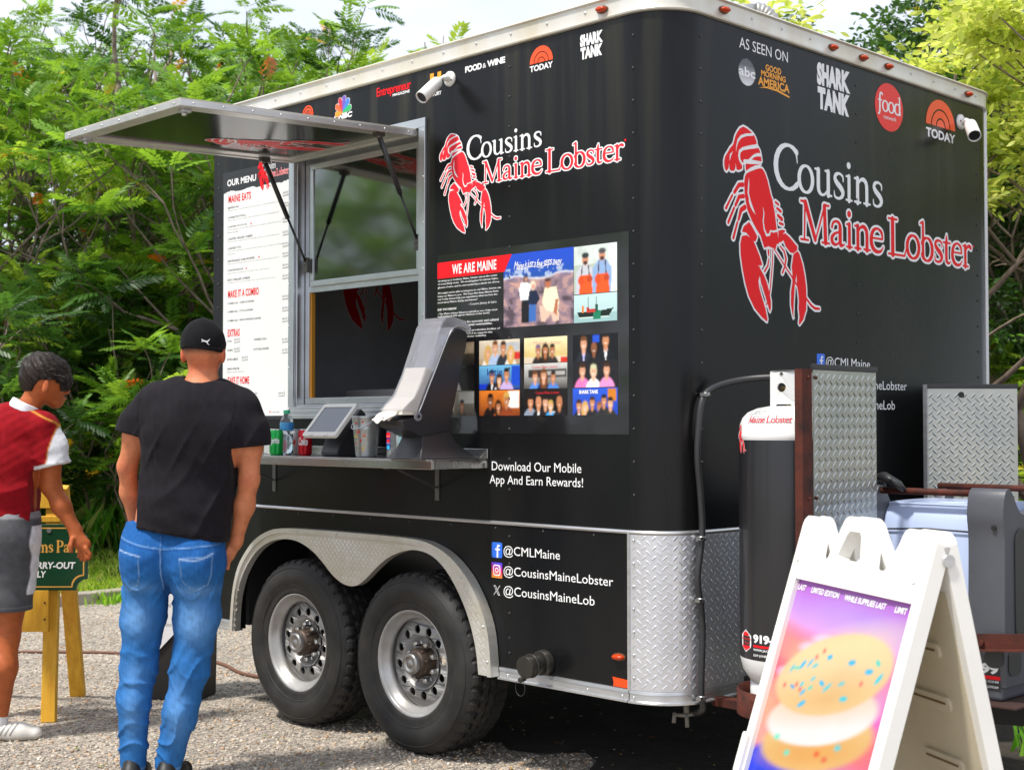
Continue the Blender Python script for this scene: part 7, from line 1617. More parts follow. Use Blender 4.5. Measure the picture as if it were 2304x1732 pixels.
def oncap(u, v, d):
    x = -.012+u*.034+.030; z = -.008+v*.026+.006; y = -.113*math.sqrt(max(0, 1-(x/.0935)**2-((z-.012)/.1)**2))
    return (HC[0]+x, HC[1]+y-.0025-d, HC[2]+z)
a.put(oncap, M_WHITE, capo, .001, 'cat_print')
def shoe(name, x, y, parent, mats_, turn=0., ln=.29, stripes=None, z0=0.):
    g = Field((x-.09, y-.14, -.005+z0), (x+.09, y+.24, .14+z0), .0045)
    g.cap((x, y-.055, .045+z0), (x+.01*turn, y+.08, .036+z0), .040, .040, .02); g.cap((x, y+.06, .032+z0), (x+.02*turn, y+.155, .026+z0), .040, .034, .03); g.cap((x, y-.05, .06+z0), (x, y-.03, .10+z0), .038, .036, .02)
    g.clip((0, 0, -1), (0, 0, .002+z0)); up = mats_
    def sc(V):
        C = np.repeat(np.array(up[0])[None], len(V), 0); C = lerpc(C, up[1], sat((.022+z0-V[:, 2])/.004))
        for P in stripes or []: C = lerpc(C, up[2], linem(V, P, .006, (1, 2)))
        return C
    return fieldmesh(name, g, mat('shoe_leather', (1, 1, 1), .5, vcol='Col'), parent, sc)
shoe('shoe', -.160, -.0, MAN, (lin('#1a1917'), lin('#38352f'), lin('#888888'))); shoe('shoe', -.012, .0, MAN, (lin('#1a1917'), lin('#38352f'), lin('#888888')), 1.5)

MAN.scale = (.93, .96, 1)
# the boy in the red shirt, bending a little and looking down to the right
KB = 6.42/3170
BOY = thing('person', at(6.42, (7-1152)*KB), 'boy in red polo shirt and grey shorts looking down beside the easel sign', 'person', rotz=rad(45.15), local=True)
def bx(p): return (p-30)*KB
def bz(p): return 1.42-(p-957)*KB
BH = (bx(115), .03, bz(856))
f = Field((-.42, -.30, -.01), (.48, .42, 1.80), .0064)
f.chain([(.0, .0, .93, .115), (.0, .0, 1.08, .105), (.005, .0, 1.24, .118), (.02, .0, 1.36, .12)], .05, (1.3, .9, 1)); f.cap((-.15, .02, 1.40), (.17, -.01, 1.385), .05, .05, .04)
f.cap((.08, .01, 1.45), (.145, .02, 1.56), .052, .050, .03)
rB = Matrix.Rotation(rad(28), 3, 'Y') @ Matrix.Rotation(rad(-50), 3, 'Z')
f.ell((BH[0], BH[1], BH[2]+.01), (.088, .088, .105), .02); f.cap((BH[0]+.025, BH[1]+.02, BH[2]-.03), (BH[0]+.045, BH[1]+.035, BH[2]-.088), .062, .040, .03)
f.ell((BH[0]+.088, BH[1]+.055, BH[2]-.045), (.018, .014, .018), .012); f.ell((BH[0]+.078, BH[1]+.05, BH[2]-.083), (.012, .016, .008), .008); f.ell((BH[0]+.072, BH[1]+.058, BH[2]-.01), (.014, .03, .012), .012)
f.ell((BH[0]+.040, BH[1]-.088, BH[2]-.030), (.015, .012, .034), .005, Matrix.Rotation(rad(14), 3, 'Y')); f.ell((BH[0]+.044, BH[1]-.101, BH[2]-.028), (.007, .006, .022), .004, op='sub')
SH = (.195, -.01, 1.385); EL = (bx(136), .02, bz(1092)); WR = (bx(192), .02, bz(1192))
f.chain([SH+(.045,), (.225, .0, 1.29, .048), EL+(.041,)], .02); f.chain([EL+(.041,), (bx(160), .02, bz(1138), .040), WR+(.026,)], .03)
f.chain([(-.19, .03, 1.40, .055), (-.27, .08, 1.22, .045), (-.26, .16, 1.02, .028), (-.24, .18, .95, .03)], .03)
PM = (bx(205), .015, bz(1222)); f.cap(WR, PM, .025, .030, .02, (1, .62, 1), rad(20)); f.cap((bx(196), .015, bz(1212)), (bx(214), .02, bz(1226)), .026, .026, .02, (1, .7, 1))
for q, (x0, z0, x1, z1, x2, z2) in enumerate(((219, 1232, 228, 1246, 224, 1256), (213, 1237, 219, 1252, 213, 1261), (206, 1238, 209, 1252, 203, 1259), (199, 1236, 200, 1247, 196, 1253))):
    yy = .0+.012*q; f.chain([(bx(x0), yy, bz(z0), .0105), (bx(x1), yy+.004, bz(z1), .0095), (bx(x2), yy+.010, bz(z2), .0085)], .005)
f.chain([(bx(190), -.012, bz(1212), .013), (bx(188), -.022, bz(1226), .0115), (bx(190), -.022, bz(1238), .0095)], .008)
f.chain([(-.085, .0, .90, .095), (-.085, .0, .66, .075), (-.075, .0, .47, .056)], .04); f.chain([(-.075, .0, .47, .054), (-.075, -.03, .33, .056), (-.055, -.01, .09, .034)], .03)
f.chain([(.06, .0, .90, .095), (.045, .0, .66, .078), (.025, .0, .47, .058)], .04); f.chain([(.025, .0, .47, .057), (.025, -.035, .33, .060), (.0, -.01, .09, .036)], .03)
for x_ in (-.055, .0): f.cap((x_, -.02, .04), (x_, .12, .03), .034, .028, .02)
SB_ = np.array(lin('#b45f30'))
def bskin(V): C = np.repeat(SB_[None], len(V), 0)*(1+.06*sn(V, 22)[:, None]); ear = sat(1-np.hypot(V[:, 0]-BH[0]-.038, V[:, 2]-BH[2]+.03)/.035)*(V[:, 1] < BH[1]-.06); return lerpc(C, lin('#c8693e'), ear*.7)
fieldmesh('body', f, M_SKIN, BOY, bskin)
# hair
f = Field((BH[0]-.14, BH[1]-.14, BH[2]-.08), (BH[0]+.17, BH[1]+.16, BH[2]+.16), .0046)
f.ell((BH[0]-.006, BH[1], BH[2]+.022), (.102, .100, .112), .01); f.ell((BH[0]+.052, BH[1]+.02, BH[2]+.035), (.062, .075, .072), .02); f.ell((BH[0]+.085, BH[1]+.03, BH[2]+.0), (.035, .060, .05), .02)
def hf(X, Y, Z):
    return .0045*np.sin(95*(X-BH[0])+60*(Z-BH[2])+3*np.sin(50*Y))*np.sin(70*Y+30*Z)+.003*np.sin(170*X+120*Z)*np.sin(150*Y-90*Z)
f.ripple(hf)
X, Y, Z = np.meshgrid(*f.ax, indexing='ij', sparse=True)
cut = np.maximum((BH[2]-.058-.0*X)-Z, 0)*0+((BH[2]-.050)-Z); f.F = np.maximum(f.F, cut.astype('f'))
D = (X-BH[0]-.004)*.80-(Z-BH[2]+.005)*.60-(0*Y); rg = (Z < BH[2]+.0) & (X < BH[0]+.075); f.F = np.where(rg, np.maximum(f.F, np.minimum(D, .02)), f.F).astype('f')
D2 = (Z-BH[2]+.012)*-1.0; rg = (X >= BH[0]+.03) & (Y < BH[1]+.0) & (X < BH[0]+.085); f.F = np.where(rg, np.maximum(f.F, D2), f.F).astype('f')
fieldmesh('hair', f, M_HAIR, BOY)
V = []; F = []; r_ = np.random.default_rng(5)
for k in range(420):
    th = r_.random()*2*pi; ph = math.acos(1-1.15*r_.random()); n_ = Vector((math.sin(ph)*math.cos(th), math.sin(ph)*math.sin(th), math.cos(ph)))
    p = Vector((BH[0]+.01, BH[1], BH[2]+.022))+Vector((n_.x*.104, n_.y*.100, n_.z*.112)); d = (n_*.35+Vector((.75, .1*r_.normal(), -.25+.35*r_.normal()))).normalized(); L_ = .022+.02*r_.random(); s2 = d.cross(n_).normalized()*.0016
    i = len(V); V += [tuple(p-s2-n_*.004), tuple(p+s2-n_*.004), tuple(p+d*L_)]; F.append((i, i+1, i+2))
link('hair_strands', npmesh('hair_strands', V, F), BOY, M_HAIR, 'stuff')
# polo shirt
f = Field((-.42, -.28, .86), (.40, .30, 1.60), .0062)
f.chain([(.0, .0, .97, .135), (.01, .0, 1.12, .128), (.015, .0, 1.26, .138), (.02, .0, 1.37, .138)], .05, (1.30, .92, 1)); f.cap((-.15, .02, 1.435), (.175, -.01, 1.418), .068, .066, .05)
f.chain([(.19, -.015, 1.405, .070), (.222, -.005, 1.32, .070), (.238, .0, 1.245, .070)], .03); f.chain([(-.18, .03, 1.41, .068), (-.25, .06, 1.28, .068), (-.27, .07, 1.22, .066)], .03)
f.cap((.03, .0, 1.475), (.125, .01, 1.455), .045, .045, .04)
f.ripple(wob(8, .0015)); f.ripple(lambda X, Y, Z: -.012*(1-np.abs(np.sin(14*(Z-.75*X)+1.2*np.sin(9*X))))**3*np.exp(-((Z-1.10)/.12)**2)+-.010*(1-np.abs(np.sin(15*(Z+.7*X)+1.2*np.sin(10*X))))**3*np.exp(-((Z-1.22)/.10)**2)+.004*np.sin(46*X+20*Z)*np.exp(-((Z-1.34)/.07)**2)*(X > .05)+.004*np.sin(60*Z+8*X)*np.exp(-((Z-1.0)/.05)**2))
f.clip((-.28, 0, -1), (0, 0, .985)); 
X, Y, Z = np.meshgrid(*f.ax, indexing='ij', sparse=True); D = ((X-.235)*.25-(Z-1.235)); f.F = np.where(X > .155, np.maximum(f.F, D), f.F).astype('f')
RED_ = np.array(lin('#900f1a'))
def poloc(V):
    C = np.repeat(RED_[None], len(V), 0)*(1+.06*sn(V, 12)[:, None])
    x, y, z = V.T; edge = .232-.45*(1.39-z)*(z < 1.39)*.0+.0
    lim = np.interp(z, [1.20, 1.30, 1.40, 1.46], [.214, .231, .256, .272]); m = sat((x-lim)/.006)*(z < 1.475); C = lerpc(C, (.82, .83, .86), m)
    C = lerpc(C, lin('#e8a040'), sat(1-np.abs(x-lim)/.004)*(z > 1.2)*.8)
    C = lerpc(C, lin('#e8a848'), linem(V, [(.115, 1.50), (.17, 1.475), (.25, 1.435), (.27, 1.41)], .006)*.8)
    C = lerpc(C, (.82, .83, .86), sat((1.252+.25*(x-.235)-z)/.004)*(x > .17))
    C = lerpc(C, lin('#7a0a12'), linem(V, [(.13, 1.46), (.165, 1.38), (.16, 1.30), (.15, 1.27)], .004)*.7)
    return C
fieldmesh('polo_shirt', f, M_CLOTH, BOY, poloc)
f = Field((-.06, -.12, 1.42), (.26, .16, 1.60), .0045)
nC = np.array([.42, .08, .90]); nC /= np.linalg.norm(nC); cC = np.array([.096, .010, 1.498])
f.cap(cC-nC*.05, cC+nC*.06, .078, .064, .01)
f.clip(nC, cC+nC*.026); f.clip(-nC, cC-nC*.016)
f.cap(cC-nC*.12, cC+nC*.12, .056, .056, .004, op='sub')
fieldmesh('collar', f, mat('white_collar', (.80, .80, .84), .8), BOY)
# shorts
f = Field((-.30, -.24, .54), (.26, .24, 1.06), .0062)
f.cap((-.05, .0, .97), (.045, .0, .98), .135, .132, .05, (1, .92, 1)); f.chain([(-.09, .0, .88, .118), (-.10, .0, .60, .108)], .04); f.chain([(.055, -.005, .88, .118), (.030, -.005, .60, .112)], .04); f.ell((.0, -.05, .90), (.15, .11, .12), .04)
f.ripple(wob(9, .0015)); f.ripple(lambda X, Y, Z: .005*np.sin(34*X+6*np.sin(9*Z))*np.exp(-((Z-.64)/.12)**2)+.003*np.sin(50*(Z+.5*X))*np.exp(-((Z-.82)/.08)**2)); f.clip((0, 0, -1), (0, 0, .585)); f.clip((0, 0, 1), (0, 0, 1.03))
GY = np.array(lin('#56575a'))
def shc(V):
    C = np.repeat(GY[None], len(V), 0)*(1+.06*sn(V, 40)[:, None]); x, y, z = V.T
    C = lerpc(C, lin('#8c8c90'), sat((z-1.0)/.004)); C = lerpc(C, lin('#77787c'), sat(1-np.abs(z-.605)/.003)*.7)
    lim = np.interp(z, [.58, .75, .9, 1.0], [.118, .148, .155, .16]); C = lerpc(C, (.78, .79, .82), sat((x-lim)/.004)*(z > .66)*(z < .97)); return C
fieldmesh('shorts', f, M_CLOTH, BOY, shc)
for x_ in (-.055, .0):
    f = Field((x_-.06, -.09, .05), (x_+.06, .09, .16), .005); f.cap((x_, -.012, .06), (x_, -.012, .125), .040, .040, .01); f.clip((0, 0, 1), (0, 0, .13)); fieldmesh('sock', f, mat('white_sock', (.72, .72, .72), .9, bump=.001, bscale=120), BOY)
def bshoe(x):
    g = Field((x-.13, -.13, -.005), (x+.26, .16, .13), .0045)
    g.cap((x-.045, -.03, .042), (x+.09, .0, .036), .040, .040, .02); g.cap((x+.07, .0, .032), (x+.155, .01, .026), .041, .033, .03); g.cap((x-.04, -.02, .05), (x-.02, -.015, .095), .040, .036, .02)
    g.clip((0, 0, -1), (0, 0, .002))
    def sc(V):
        C = np.repeat(np.array(lin('#d8d4cc'))[None], len(V), 0); C = lerpc(C, lin('#b8b2a4'), sat((.020-V[:, 2])/.003))
        for k in range(3): C = lerpc(C, lin('#161616'), linem(V, [(x+.02+.022*k, .03), (x+.045+.022*k, .075)], .006))
        return C
    fieldmesh('shoe', g, mat('trainer_leather', (1, 1, 1), .5, vcol='Col'), BOY, sc)
bshoe(.0); bshoe(-.075)
# ------------------------------------------------------------------ vegetation
def leafmat(name, c1, c2, tr=.38, rough=.42):
    """leaf colour comes from the per-leaf tint, moved between two greens by noise"""
    m = bpy.data.materials.new(name); m.use_nodes = True; t = m.node_tree; N = t.nodes; L = t.links; b = N['Principled BSDF']; o = N['Material Output']
    a = N.new('ShaderNodeAttribute'); a.attribute_name = 'Col'
    b.inputs['Roughness'].default_value = rough
    L.new(a.outputs['Color'], b.inputs['Base Color'])
    tb = N.new('ShaderNodeBsdfTranslucent'); hs = N.new('ShaderNodeHueSaturation'); hs.inputs['Saturation'].default_value = 1.0; hs.inputs['Value'].default_value = 1.75; hs.inputs['Hue'].default_value = .485
    L.new(a.outputs['Color'], hs.inputs['Color']); L.new(hs.outputs['Color'], tb.inputs['Color'])
    ms = N.new('ShaderNodeMixShader'); ms.inputs['Fac'].default_value = tr
    L.new(b.outputs['BSDF'], ms.inputs[1]); L.new(tb.outputs['BSDF'], ms.inputs[2]); L.new(ms.outputs['Shader'], o.inputs['Surface']); return m
M_LEAF = leafmat('sumac_leaf', None, None); M_LEAF2 = leafmat('broad_leaf', None, None, .42)
M_BARK = mat('grey_brown_bark', lin('#8c7c70'), .85, col2=lin('#5c4c44'), vscale=14, bump=.004, bscale=40, stretch=(1, 1, .3))
def compound_leaf(n=9, L=.44, w=.018, ll=.105, droop=.55, seed=0):
    """pinnate leaf along +x: folded leaflets in pairs on a drooping stalk"""
    r = np.random.default_rng(seed); V = []; F = []
    def pos(t): return np.array([L*t*math.cos(droop*t*.6), 0, -L*droop*t*t*.55])
    for i in range(n*2+1):
        last = i == n*2; t = 1.0 if last else .20+.78*(i//2)/(n-.5); s = 0 if last else (1 if i % 2 else -1)
        p = pos(t); ln = ll*(.72+.45*math.sin(pi*min(1, t*.95)))*(1 if not last else .9)*(1+.1*r.normal())
        yaw = s*rad(68-26*t+6*r.normal()); d = np.array([math.cos(yaw), math.sin(yaw), -.22-.25*r.random()-.25*droop*t]); d /= np.linalg.norm(d)
        sd = np.array([-d[1], d[0], 0]); sd /= np.linalg.norm(sd)+1e-9; k = len(V)
        V += [p, p+d*ln*.42+sd*w-np.array([0, 0, .005]), p+d*ln, p+d*ln*.42-sd*w-np.array([0, 0, .005])]
        F += [(k, k+1, k+2), (k, k+2, k+3)]
    k = len(V)
    for t in (0, .5, 1.): V += [pos(t)+np.array([0, .003, 0]), pos(t)-np.array([0, .003, 0])]
    F += [(k, k+1, k+3), (k, k+3, k+2), (k+2, k+3, k+5), (k+2, k+5, k+4)]
    return np.array(V), np.array(F)
LEAVES = [compound_leaf(9, .44, seed=1), compound_leaf(8, .38, droop=.8, seed=2), compound_leaf(10, .50, droop=.4, seed=3)]
def rotmats(dirs, roll):
    x = dirs/np.linalg.norm(dirs, axis=1)[:, None]; up = np.tile([0, 0, 1.], (len(x), 1)); y = np.cross(up, x); ly = np.linalg.norm(y, axis=1)[:, None]; y = np.where(ly < 1e-3, [0, 1, 0], y/np.maximum(ly, 1e-6)); z = np.cross(x, y)
    c, s = np.cos(roll)[:, None], np.sin(roll)[:, None]; y2 = y*c+z*s; z2 = -y*s+z*c
    return np.stack([x, y2, z2], -1)
GREENS = [lin('#648e26'), lin('#78a430'), lin('#4a7824'), lin('#36611f'), lin('#9ab434')]
def leaf_cloud(tips, r, per=9, scale=1., pal=GREENS, warm=.02, leaves=LEAVES):
    VV, FF, CC = [], [], []; off = 0
    for li, (lv, lf) in enumerate(leaves):
        P, D, S, C = [], [], [], []
        for (tp, vec, tone) in tips:
            m = int(per*(.7+.6*r.random())/len(leaves)+r.random())
            for _ in range(m):
                a = r.random()*2*pi; el = r.normal()*.38+.28; d = np.array([math.cos(a)*math.cos(el), math.sin(a)*math.cos(el), math.sin(el)])+np.array(vec)*.35
                P.append(tp+r.normal(size=3)*.035-d*0); D.append(d); S.append(scale*(.7+.5*r.random()))
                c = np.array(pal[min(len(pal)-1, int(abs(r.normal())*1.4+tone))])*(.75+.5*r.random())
                if r.random() < warm: c = np.array(lin(['#d8b020', '#e07a20', '#c8c030'][r.integers(3)]))*.8
                C.append(c*np.array((.98, .95, .86)))
        if not P: continue
        P, D, S, C = map(np.array, (P, D, S, C)); M = rotmats(D, r.normal(size=len(P))*.4)
        V = np.einsum('nij,kj->nki', M, lv)*S[:, None, None]+P[:, None, :]
        F = lf[None]+(np.arange(len(P))*len(lv))[:, None, None]+off
        VV.append(V.reshape(-1, 3)); FF.append(F.reshape(-1, 3)); CC.append(np.repeat(C, len(lv), 0)); off += len(P)*len(lv)
    return np.concatenate(VV), np.concatenate(FF), np.concatenate(CC)
def skeleton(r, H, spread=1.6, stems=2, levels=3, base=.055, split=3, first=.35):
    tubes = []; tips = []
    def grow(p, d, L, rr, lv):
        n = 5; pts = [p.copy()]; q = p.copy(); dd = d.copy()
        for i in range(n):
            dd = dd+r.normal(size=3)*.16+np.array([0, 0, .05]); dd /= np.linalg.norm(dd); q = q+dd*L/n; pts.append(q.copy())
        tubes.append((pts, rr, rr*.62))
        if lv == 0: tips.append((q, dd)); return
        if r.random() < .5 and lv < levels: tips.append((pts[3], dd))
        for k in range(split if lv > 1 else 2+(r.random() < .5)):
            a = r.random()*2*pi; s = .55+.5*r.random(); e = dd+s*np.array([math.cos(a), math.sin(a), .15*r.normal()]); e /= np.linalg.norm(e)
            st = pts[-1] if k < 2 else pts[3]; grow(st.copy(), e, L*(.62+.22*r.random()), rr*.6, lv-1)
    for s in range(stems):
        a = r.random()*2*pi; d = np.array([math.cos(a)*.28*spread/1.6, math.sin(a)*.28*spread/1.6, 1]); d /= np.linalg.norm(d)
        grow(np.array([math.cos(a)*.08*s, math.sin(a)*.08*s, -.05]), d, H*first*(.85+.3*r.random()), base*(.8+.4*r.random()), levels)
    return tubes, tips
def tube_mesh(tubes, n=6):
    mb = MB()
    for pts, r0, r1 in tubes: mb.tube([Vector(p) for p in pts], list(np.linspace(r0, r1, len(pts))), n, caps=False)
    return mb
def make_tree(name, seed, H, stems=2, per=9, scale=1., pal=GREENS, warm=.02, levels=3, spread=1.6, low=True, leaves=LEAVES, lmat=None, base=.055, split=3, bare=0, first=.35, zmin=0):
    r = np.random.default_rng(seed); tubes, tips = skeleton(r, H, spread, stems, levels, base, split, first)
    zmax = max(t[0][2] for t in tips); k = H/zmax
    tubes = [([p*np.array([1, 1, k]) for p in pts], a, b) for pts, a, b in tubes]; T3_ = []
    for q, d in tips:
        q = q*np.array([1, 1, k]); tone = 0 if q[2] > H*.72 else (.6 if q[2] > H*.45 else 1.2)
        if r.random() < bare or q[2] < zmin: continue
        T3_.append((q, d, tone))
    if low:
        for _ in range(int(H*4)):
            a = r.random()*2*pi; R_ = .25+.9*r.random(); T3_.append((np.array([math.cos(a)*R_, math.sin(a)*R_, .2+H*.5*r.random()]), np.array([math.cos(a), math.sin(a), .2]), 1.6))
    root = thing(name, (0, 0, 0), local=True)
    mb = tube_mesh(tubes); tr = mb.build('trunk', M_BARK, root, fixn=False)
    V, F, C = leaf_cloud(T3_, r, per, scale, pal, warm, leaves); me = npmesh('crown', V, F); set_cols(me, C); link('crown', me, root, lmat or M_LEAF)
    return root
def copy_thing(o):
    c = o.copy(); COL.objects.link(c)
    for ch in list(o.children):
        d = ch.copy(); COL.objects.link(d); d.parent = c
        for g in list(ch.children):
            e = g.copy(); COL.objects.link(e); e.parent = d
    return c
YG = [lin('#8fb038'), lin('#a0c044'), lin('#6e962c'), lin('#4a7824'), lin('#b4c448')]
DG = [lin('#3c6422'), lin('#30541e'), lin('#26461a'), lin('#527c26'), lin('#1c3816')]
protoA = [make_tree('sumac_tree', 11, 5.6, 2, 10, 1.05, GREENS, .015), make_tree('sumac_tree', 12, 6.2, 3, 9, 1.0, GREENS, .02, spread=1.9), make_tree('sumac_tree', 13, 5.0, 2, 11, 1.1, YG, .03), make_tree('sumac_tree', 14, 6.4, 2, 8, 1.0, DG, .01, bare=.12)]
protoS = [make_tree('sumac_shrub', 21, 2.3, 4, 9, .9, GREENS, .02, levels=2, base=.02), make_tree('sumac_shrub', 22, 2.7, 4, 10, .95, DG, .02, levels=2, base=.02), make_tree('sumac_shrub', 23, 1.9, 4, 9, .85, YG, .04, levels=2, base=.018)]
look = ['bright green spreading', 'tall many stemmed', 'yellow green leafy', 'dark green open topped']
def place(protos, used, i, d, l, s, rz, label, group, cat='tree', sz=None):
    o = protos[i] if i not in used else copy_thing(protos[i]); used.add(i)
    p = at(d, l); p.z = float(ground_z(p.x, p.y)) if p.x < -7.2 else 0
    o.location = p; o.rotation_euler = (0, 0, rz); o.scale = (s, s, sz or s); tag(o, label, cat, group); return o
used = set(); r_ = np.random.default_rng(31)
# front row of the thicket, then the rows behind it
rowA = [(14.8, -7.0, 2, .80), (15.5, -5.9, 0, .92), (15.2, -4.6, 2, .86), (16.2, -3.6, 1, .84), (15.8, -2.5, 0, .96), (16.8, -1.9, 3, .90)]
rowB = [(18.5, -8.2, 3, 1.05), (19.0, -6.6, 1, 1.0), (18.8, -5.2, 3, 1.06), (19.6, -4.0, 0, 1.14), (19.4, -2.9, 1, 1.02), (20.2, -2.1, 2, 1.16)]
rowC = [(23, -9.5, 1, 1.2), (23.5, -7.6, 0, 1.3), (24, -5.8, 3, 1.22), (24.5, -4.2, 1, 1.22), (25, -2.8, 3, 1.2)]
left_names = ['at the left edge of the picture', 'behind the boy', 'between the boy and the awning', 'under the raised hatch', 'behind the rear edge of the trailer', 'hidden partly by the trailer corner', 'far behind the trailer roof']
for rn, row in (('front', rowA), ('second', rowB), ('back', rowC)):
    for k, (d, l, i, s) in enumerate(row):
        place(protoA, used, i, d, l, s, r_.random()*6.28, '%s sumac in the %s row, %s' % (look[i], rn, left_names[k]), 'sumac trees in the thicket behind the kerb')
us = set(); r2 = np.random.default_rng(5)
sh = [(13.2, -6.4), (13.6, -5.5), (13.0, -4.7), (13.8, -4.0), (13.4, -3.3), (14.2, -2.7), (14.6, -2.0), (15.6, -5.0), (15.9, -3.1), (16.6, -1.3), (17.4, -4.4), (17.6, -6.6), (17.8, -2.6)]
sl = ['leftmost leafy shrub at the foot of the thicket', 'shrub behind the shoulder of the boy', 'shrub to the right of the boy\'s head', 'low shrub above the easel sign', 'shrub left of the man in black', 'shrub behind the cap of the man', 'shrub beside the rear edge of the trailer', 'taller shrub behind the easel sign', 'shrub in shade behind the man', 'shrub half hidden by the trailer rear', 'dark shrub deep in the thicket, centre left', 'dark shrub deep in the thicket, far left', 'dark shrub deep in the thicket near the trailer']
for k, (d, l) in enumerate(sh): place(protoS, us, (k*2+k//3) % 3, d, l, .85+.35*r2.random(), r2.random()*6.28, sl[k], 'sumac shrubs at the foot of the thicket', 'shrub')
# bare forked stems standing out above the leaves
def bare_stem(d, l, H, seed, label, rr=.07):
    r = np.random.default_rng(seed); tubes = []
    def g(p, dd, L, w, lv):
        pts = [p.copy()]; q = p.copy()
        for i in range(6): dd = dd+r.normal(size=3)*.10+np.array([0, 0, .04]); dd /= np.linalg.norm(dd); q = q+dd*L/6; pts.append(q.copy())
        tubes.append((pts, w, w*.7))
        if lv > 0:
            for k in range(2):
                a = r.random()*6.28; e = dd+.6*np.array([math.cos(a), math.sin(a), .1]); g(pts[-1 if k == 0 else 4].copy(), e/np.linalg.norm(e), L*.6, w*.6, lv-1)
    g(np.array([0, 0, -.1]), np.array([.08*r.normal(), .08*r.normal(), 1.]), H*.5, rr, 3)
    o = thing('bare_tree', at(d, l), label, 'bare tree', 'bare stems rising out of the thicket', local=True); tube_mesh(tubes, 8).build('trunk', mat('pale_bark', lin('#a8968a'), .8, col2=lin('#6e5c52'), vscale=12, bump=.003, bscale=40), o, fixn=False)
    o.location.z = float(ground_z(o.location.x, o.location.y))
bare_stem(17.4, -4.85, 6.6, 3, 'thick pale forked stem above the raised hatch, cut off at its top', .085)
bare_stem(17.0, -5.3, 6.8, 8, 'slender pale stem leaning left above the thicket')
bare_stem(16.8, -7.7, 6.6, 5, 'bare stem nearest the left edge of the picture', .06)
bare_stem(16.5, -1.95, 6.2, 6, 'thin branching stem just left of the trailer roof', .05)
# backing woodland mass, so deep it reads as one
V, F, C = [], [], []; r_ = np.random.default_rng(77); tips = []
for _ in range(2600):
    d = 27+12*r_.random(); l = (-.50+.98*r_.random())*d; tips.append((np.array(at(d, l, .2+(4.6+1.2*math.sin(l*.7))*r_.random()**.8)), (0, 0, .2), 1.5+r_.random()))
V, F, C = leaf_cloud(tips, r_, 6, 2.6, DG, 0, [compound_leaf(4, .44, .034, .15, seed=9)])
me = npmesh('woodland', V, F); set_cols(me, C*.8); tag(link('woodland', me, None, M_LEAF, 'stuff'), 'dark green woodland filling the gaps behind the sumac thicket', 'woodland')
# right hand side: bright broad-leaved tree over the far corner, darker ones behind
def oval_leaf(seed=0):
    V = [(0, 0, 0), (.022, .013, -.003), (.045, .014, -.006), (.068, 0, -.014), (.045, -.014, -.006), (.022, -.013, -.003), (-.02, 0, .004)]
    return np.array(V), np.array([(0, 1, 2), (0, 2, 3), (0, 3, 4), (0, 4, 5)])
def spray(seed):
    """short twig carrying alternate oval leaves"""
    r = np.random.default_rng(seed); lv, lf = oval_leaf(); V = []; F = []; n = 8
    for i in range(n):
        t = i/(n-1); p = np.array([.26*t, .0, -.06*t*t]); a = (1 if i % 2 else -1)*(.9-.3*t)+r.normal()*.15; M = np.array(Matrix.Rotation(a, 3, 'Z') @ Matrix.Rotation(.35+.25*r.normal(), 3, 'Y') @ Matrix.Rotation(r.normal()*.5, 3, 'X'))
        k = len(V); V += list(lv@M.T*(.9+.3*r.random())+p); F += [tuple(x+k for x in f) for f in lf]
    k = len(V); V += [(0, .002, 0), (0, -.002, 0), (.26, 0, -.06)]; F.append((k, k+1, k+2)); return np.array(V), np.array(F)
SPR = [spray(1), spray(2), spray(3)]
BR = [np.array(lin(h))*.95 for h in ('#c0cc66', '#aec254', '#ccd67c', '#92ae46', '#6e9038')]
bt = make_tree('broadleaf_tree', 43, 4.6, 1, 34, .95, BR, 0, levels=4, spread=.7, low=False, zmin=2.75, leaves=SPR, lmat=M_LEAF2, base=.075, split=4, first=.50)
p = at(9.3, 3.75); bt.location = p; tag(bt, 'bright yellow green leafy tree leaning over the far top corner of the trailer', 'tree')
b2 = copy_thing(bt); b2.location = at(11.2, 5.0); b2.rotation_euler = (0, 0, 2.1); b2.scale = (1.15,)*3; tag(b2, 'second yellow green tree filling the right edge behind the first', 'tree')
ur = set()
rt_pr = [make_tree('twiggy_tree', 51, 5.6, 3, 12, 1.0, DG, .01, levels=4, spread=1.7, low=True, leaves=SPR, lmat=M_LEAF2, base=.06)]
for k, (d, l, s, rz, lb) in enumerate(((12.0, 3.9, .95, 1., 'dark twiggy tree close behind the far side of the trailer'), (14.5, 5.3, 1.1, 3., 'dark twiggy tree at the right edge of the picture'), (17, 5.0, 1.15, 5., 'deep green tree farther back on the right'))):
    o = rt_pr[0] if k == 0 else copy_thing(rt_pr[0]); o.location = at(d, l); o.rotation_euler = (0, 0, rz); o.scale = (s,)*3; tag(o, lb, 'tree', 'dark trees beyond the trailer')
for k, (d, l, i, s) in enumerate(((19.5, 7.2, 1, 1.1), (20.5, 6.3, 3, .85))):
    place(protoA, used, i, d, l, s, r_.random()*6.28, '%s sumac %s' % (look[i], ('far to the right behind the trailer', 'behind the twiggy trees', 'mostly hidden behind the trailer roof')[k]), 'sumac trees beyond the trailer')
for k, (d, l) in enumerate(((13.4, 4.5), (15.5, 4.2), (12.0, 4.8))): place(protoS, us, k, d, l, 1.1, k*2., ('shrub low at the right edge behind the generator', 'shrub behind the far corner of the trailer', 'shrub beside the second tread plate box')[k], 'shrubs beyond the trailer', 'shrub')
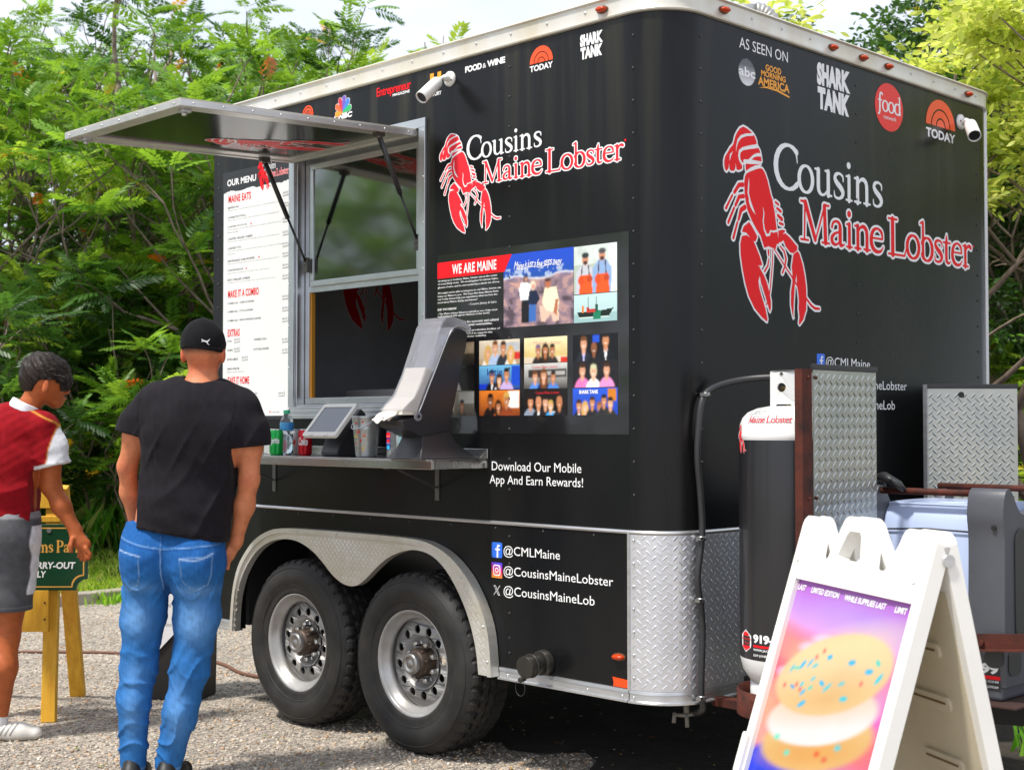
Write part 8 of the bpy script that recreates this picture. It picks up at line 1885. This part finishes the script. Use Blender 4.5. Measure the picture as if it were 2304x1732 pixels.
# trees on the photographer's side of the lot, mirrored in the glass and the gloss wrap
for k, (x, y, i, s, lb) in enumerate(((-12, -9, 0, .95, 'bright sumac west of the lot, nearest one mirrored in the window glass'), (-16, -11.5, 1, 1.0, 'many stemmed sumac west of the lot behind the nearest one'), (-20, -15, 3, 1.05, 'dark sumac far out west of the lot'), (-9.5, -12.5, 0, .95, 'spreading sumac south west of the lot'), (5.5, 12.5, 1, .78, 'many stemmed sumac north of the trailer tongue'), (9, 14.5, 3, .8, 'dark sumac north east of the trailer'), (12, 19, 0, .9, 'bright sumac deep to the north east'), (14.5, 15, 1, .85, 'sumac farthest east of the northern ones'), (-13.5, -14.5, 3, 1.0, 'dark sumac between the western ones'), (-23, -12, 3, 1.1, 'dark sumac farthest west of the lot'), (7.5, 20, 0, .9, 'spreading sumac deep to the north'), (-5, -15, 1, 1.0, 'many stemmed sumac straight south of the serving side'))):
    o = copy_thing(protoA[i]); o.location = (x, y, 0); o.scale = (s,)*3; o.rotation_euler = (0, 0, k*1.7); tag(o, lb, 'tree', 'sumac trees round the far sides of the lot')
# grass on the bank and weeds along the kerb
def grass(name, P, hmin, hmax, w, cols, seed, label):
    r = np.random.default_rng(seed); n = len(P); a = r.random(n)*2*pi; h = hmin+(hmax-hmin)*r.random(n)**1.5; ln = h*(.2+.5*r.random(n)); c, s = np.cos(a), np.sin(a); b = r.random(n)*2*pi
    B = np.stack([np.stack([P[:, 0]-c*w, P[:, 1]-s*w, P[:, 2]-.01], -1), np.stack([P[:, 0]+c*w, P[:, 1]+s*w, P[:, 2]-.01], -1),
        np.stack([P[:, 0]+c*w*.6+ln*.35*np.cos(b), P[:, 1]+s*w*.6+ln*.35*np.sin(b), P[:, 2]+h*.6], -1), np.stack([P[:, 0]+ln*np.cos(b), P[:, 1]+ln*np.sin(b), P[:, 2]+h*(.9+.1*r.random(n))], -1)], 1)
    F = np.array([(0, 1, 2), (0, 2, 3)])[None]+(np.arange(n)*4)[:, None, None]; me = npmesh(name, B.reshape(-1, 3), F.reshape(-1, 3)); C = np.array(cols)[r.integers(len(cols), size=n)]*(.7+.6*r.random((n, 1))); set_cols(me, np.repeat(C, 4, 0))
    return tag(link(name, me, None, M_LEAF2, 'stuff'), label, 'grass')
r_ = np.random.default_rng(9); n = 60000; x = -7.26-5.2*r_.random(n)**1.3; y = -3.2+8.6*r_.random(n); P = np.stack([x, y, ground_z(x, y)+.04*np.sin(x*1.7+y*.9)*(x < -8)], -1)
grass('grass', P, .02, .085, .007, [lin('#9cc034'), lin('#b0c844'), lin('#7ca62c'), lin('#c4cc64')], 3, 'bright short grass on the bank behind the kerb')
n = 900; k = r_.integers(6, size=n); cx = -7.04+.06*np.sin(k*3.1); cy = -2.2+.95*k+.1*np.sin(k*5.); P = np.stack([cx+r_.normal(size=n)*.06, cy+r_.normal(size=n)*.10, np.zeros(n)], -1)
grass('kerb_weeds', P, .03, .13, .009, [lin('#9cc83c'), lin('#78ac2c')], 4, 'weeds sprouting along the foot of the kerb')
n = 9000; x = -9.2-3*r_.random(n); y = -2.5+7*r_.random(n); P = np.stack([x, y, ground_z(x, y)], -1); grass('tall_weeds', P, .15, .55, .012, [lin('#4c8a24'), lin('#6aa82c'), lin('#35701c'), lin('#a8b060')], 5, 'taller weeds at the edge of the thicket')
n = 500; k = r_.integers(9, size=n); cx = np.array([.9, 1.3, 1.1, 1.8, 1.6, .5, 2.2, 1.9, 1.2])[k]; cy = np.array([.6, .9, 1.4, 1.2, 1.7, 1.9, 1.5, 2.3, 2.1])[k]
P = np.stack([cx+r_.normal(size=n)*.05, cy+r_.normal(size=n)*.05, np.full(n, .004)], -1); grass('soil_weeds', P, .05, .18, .010, [lin('#6cb02c'), lin('#8ac03c')], 6, 'small green weeds on the dark soil under the generator')
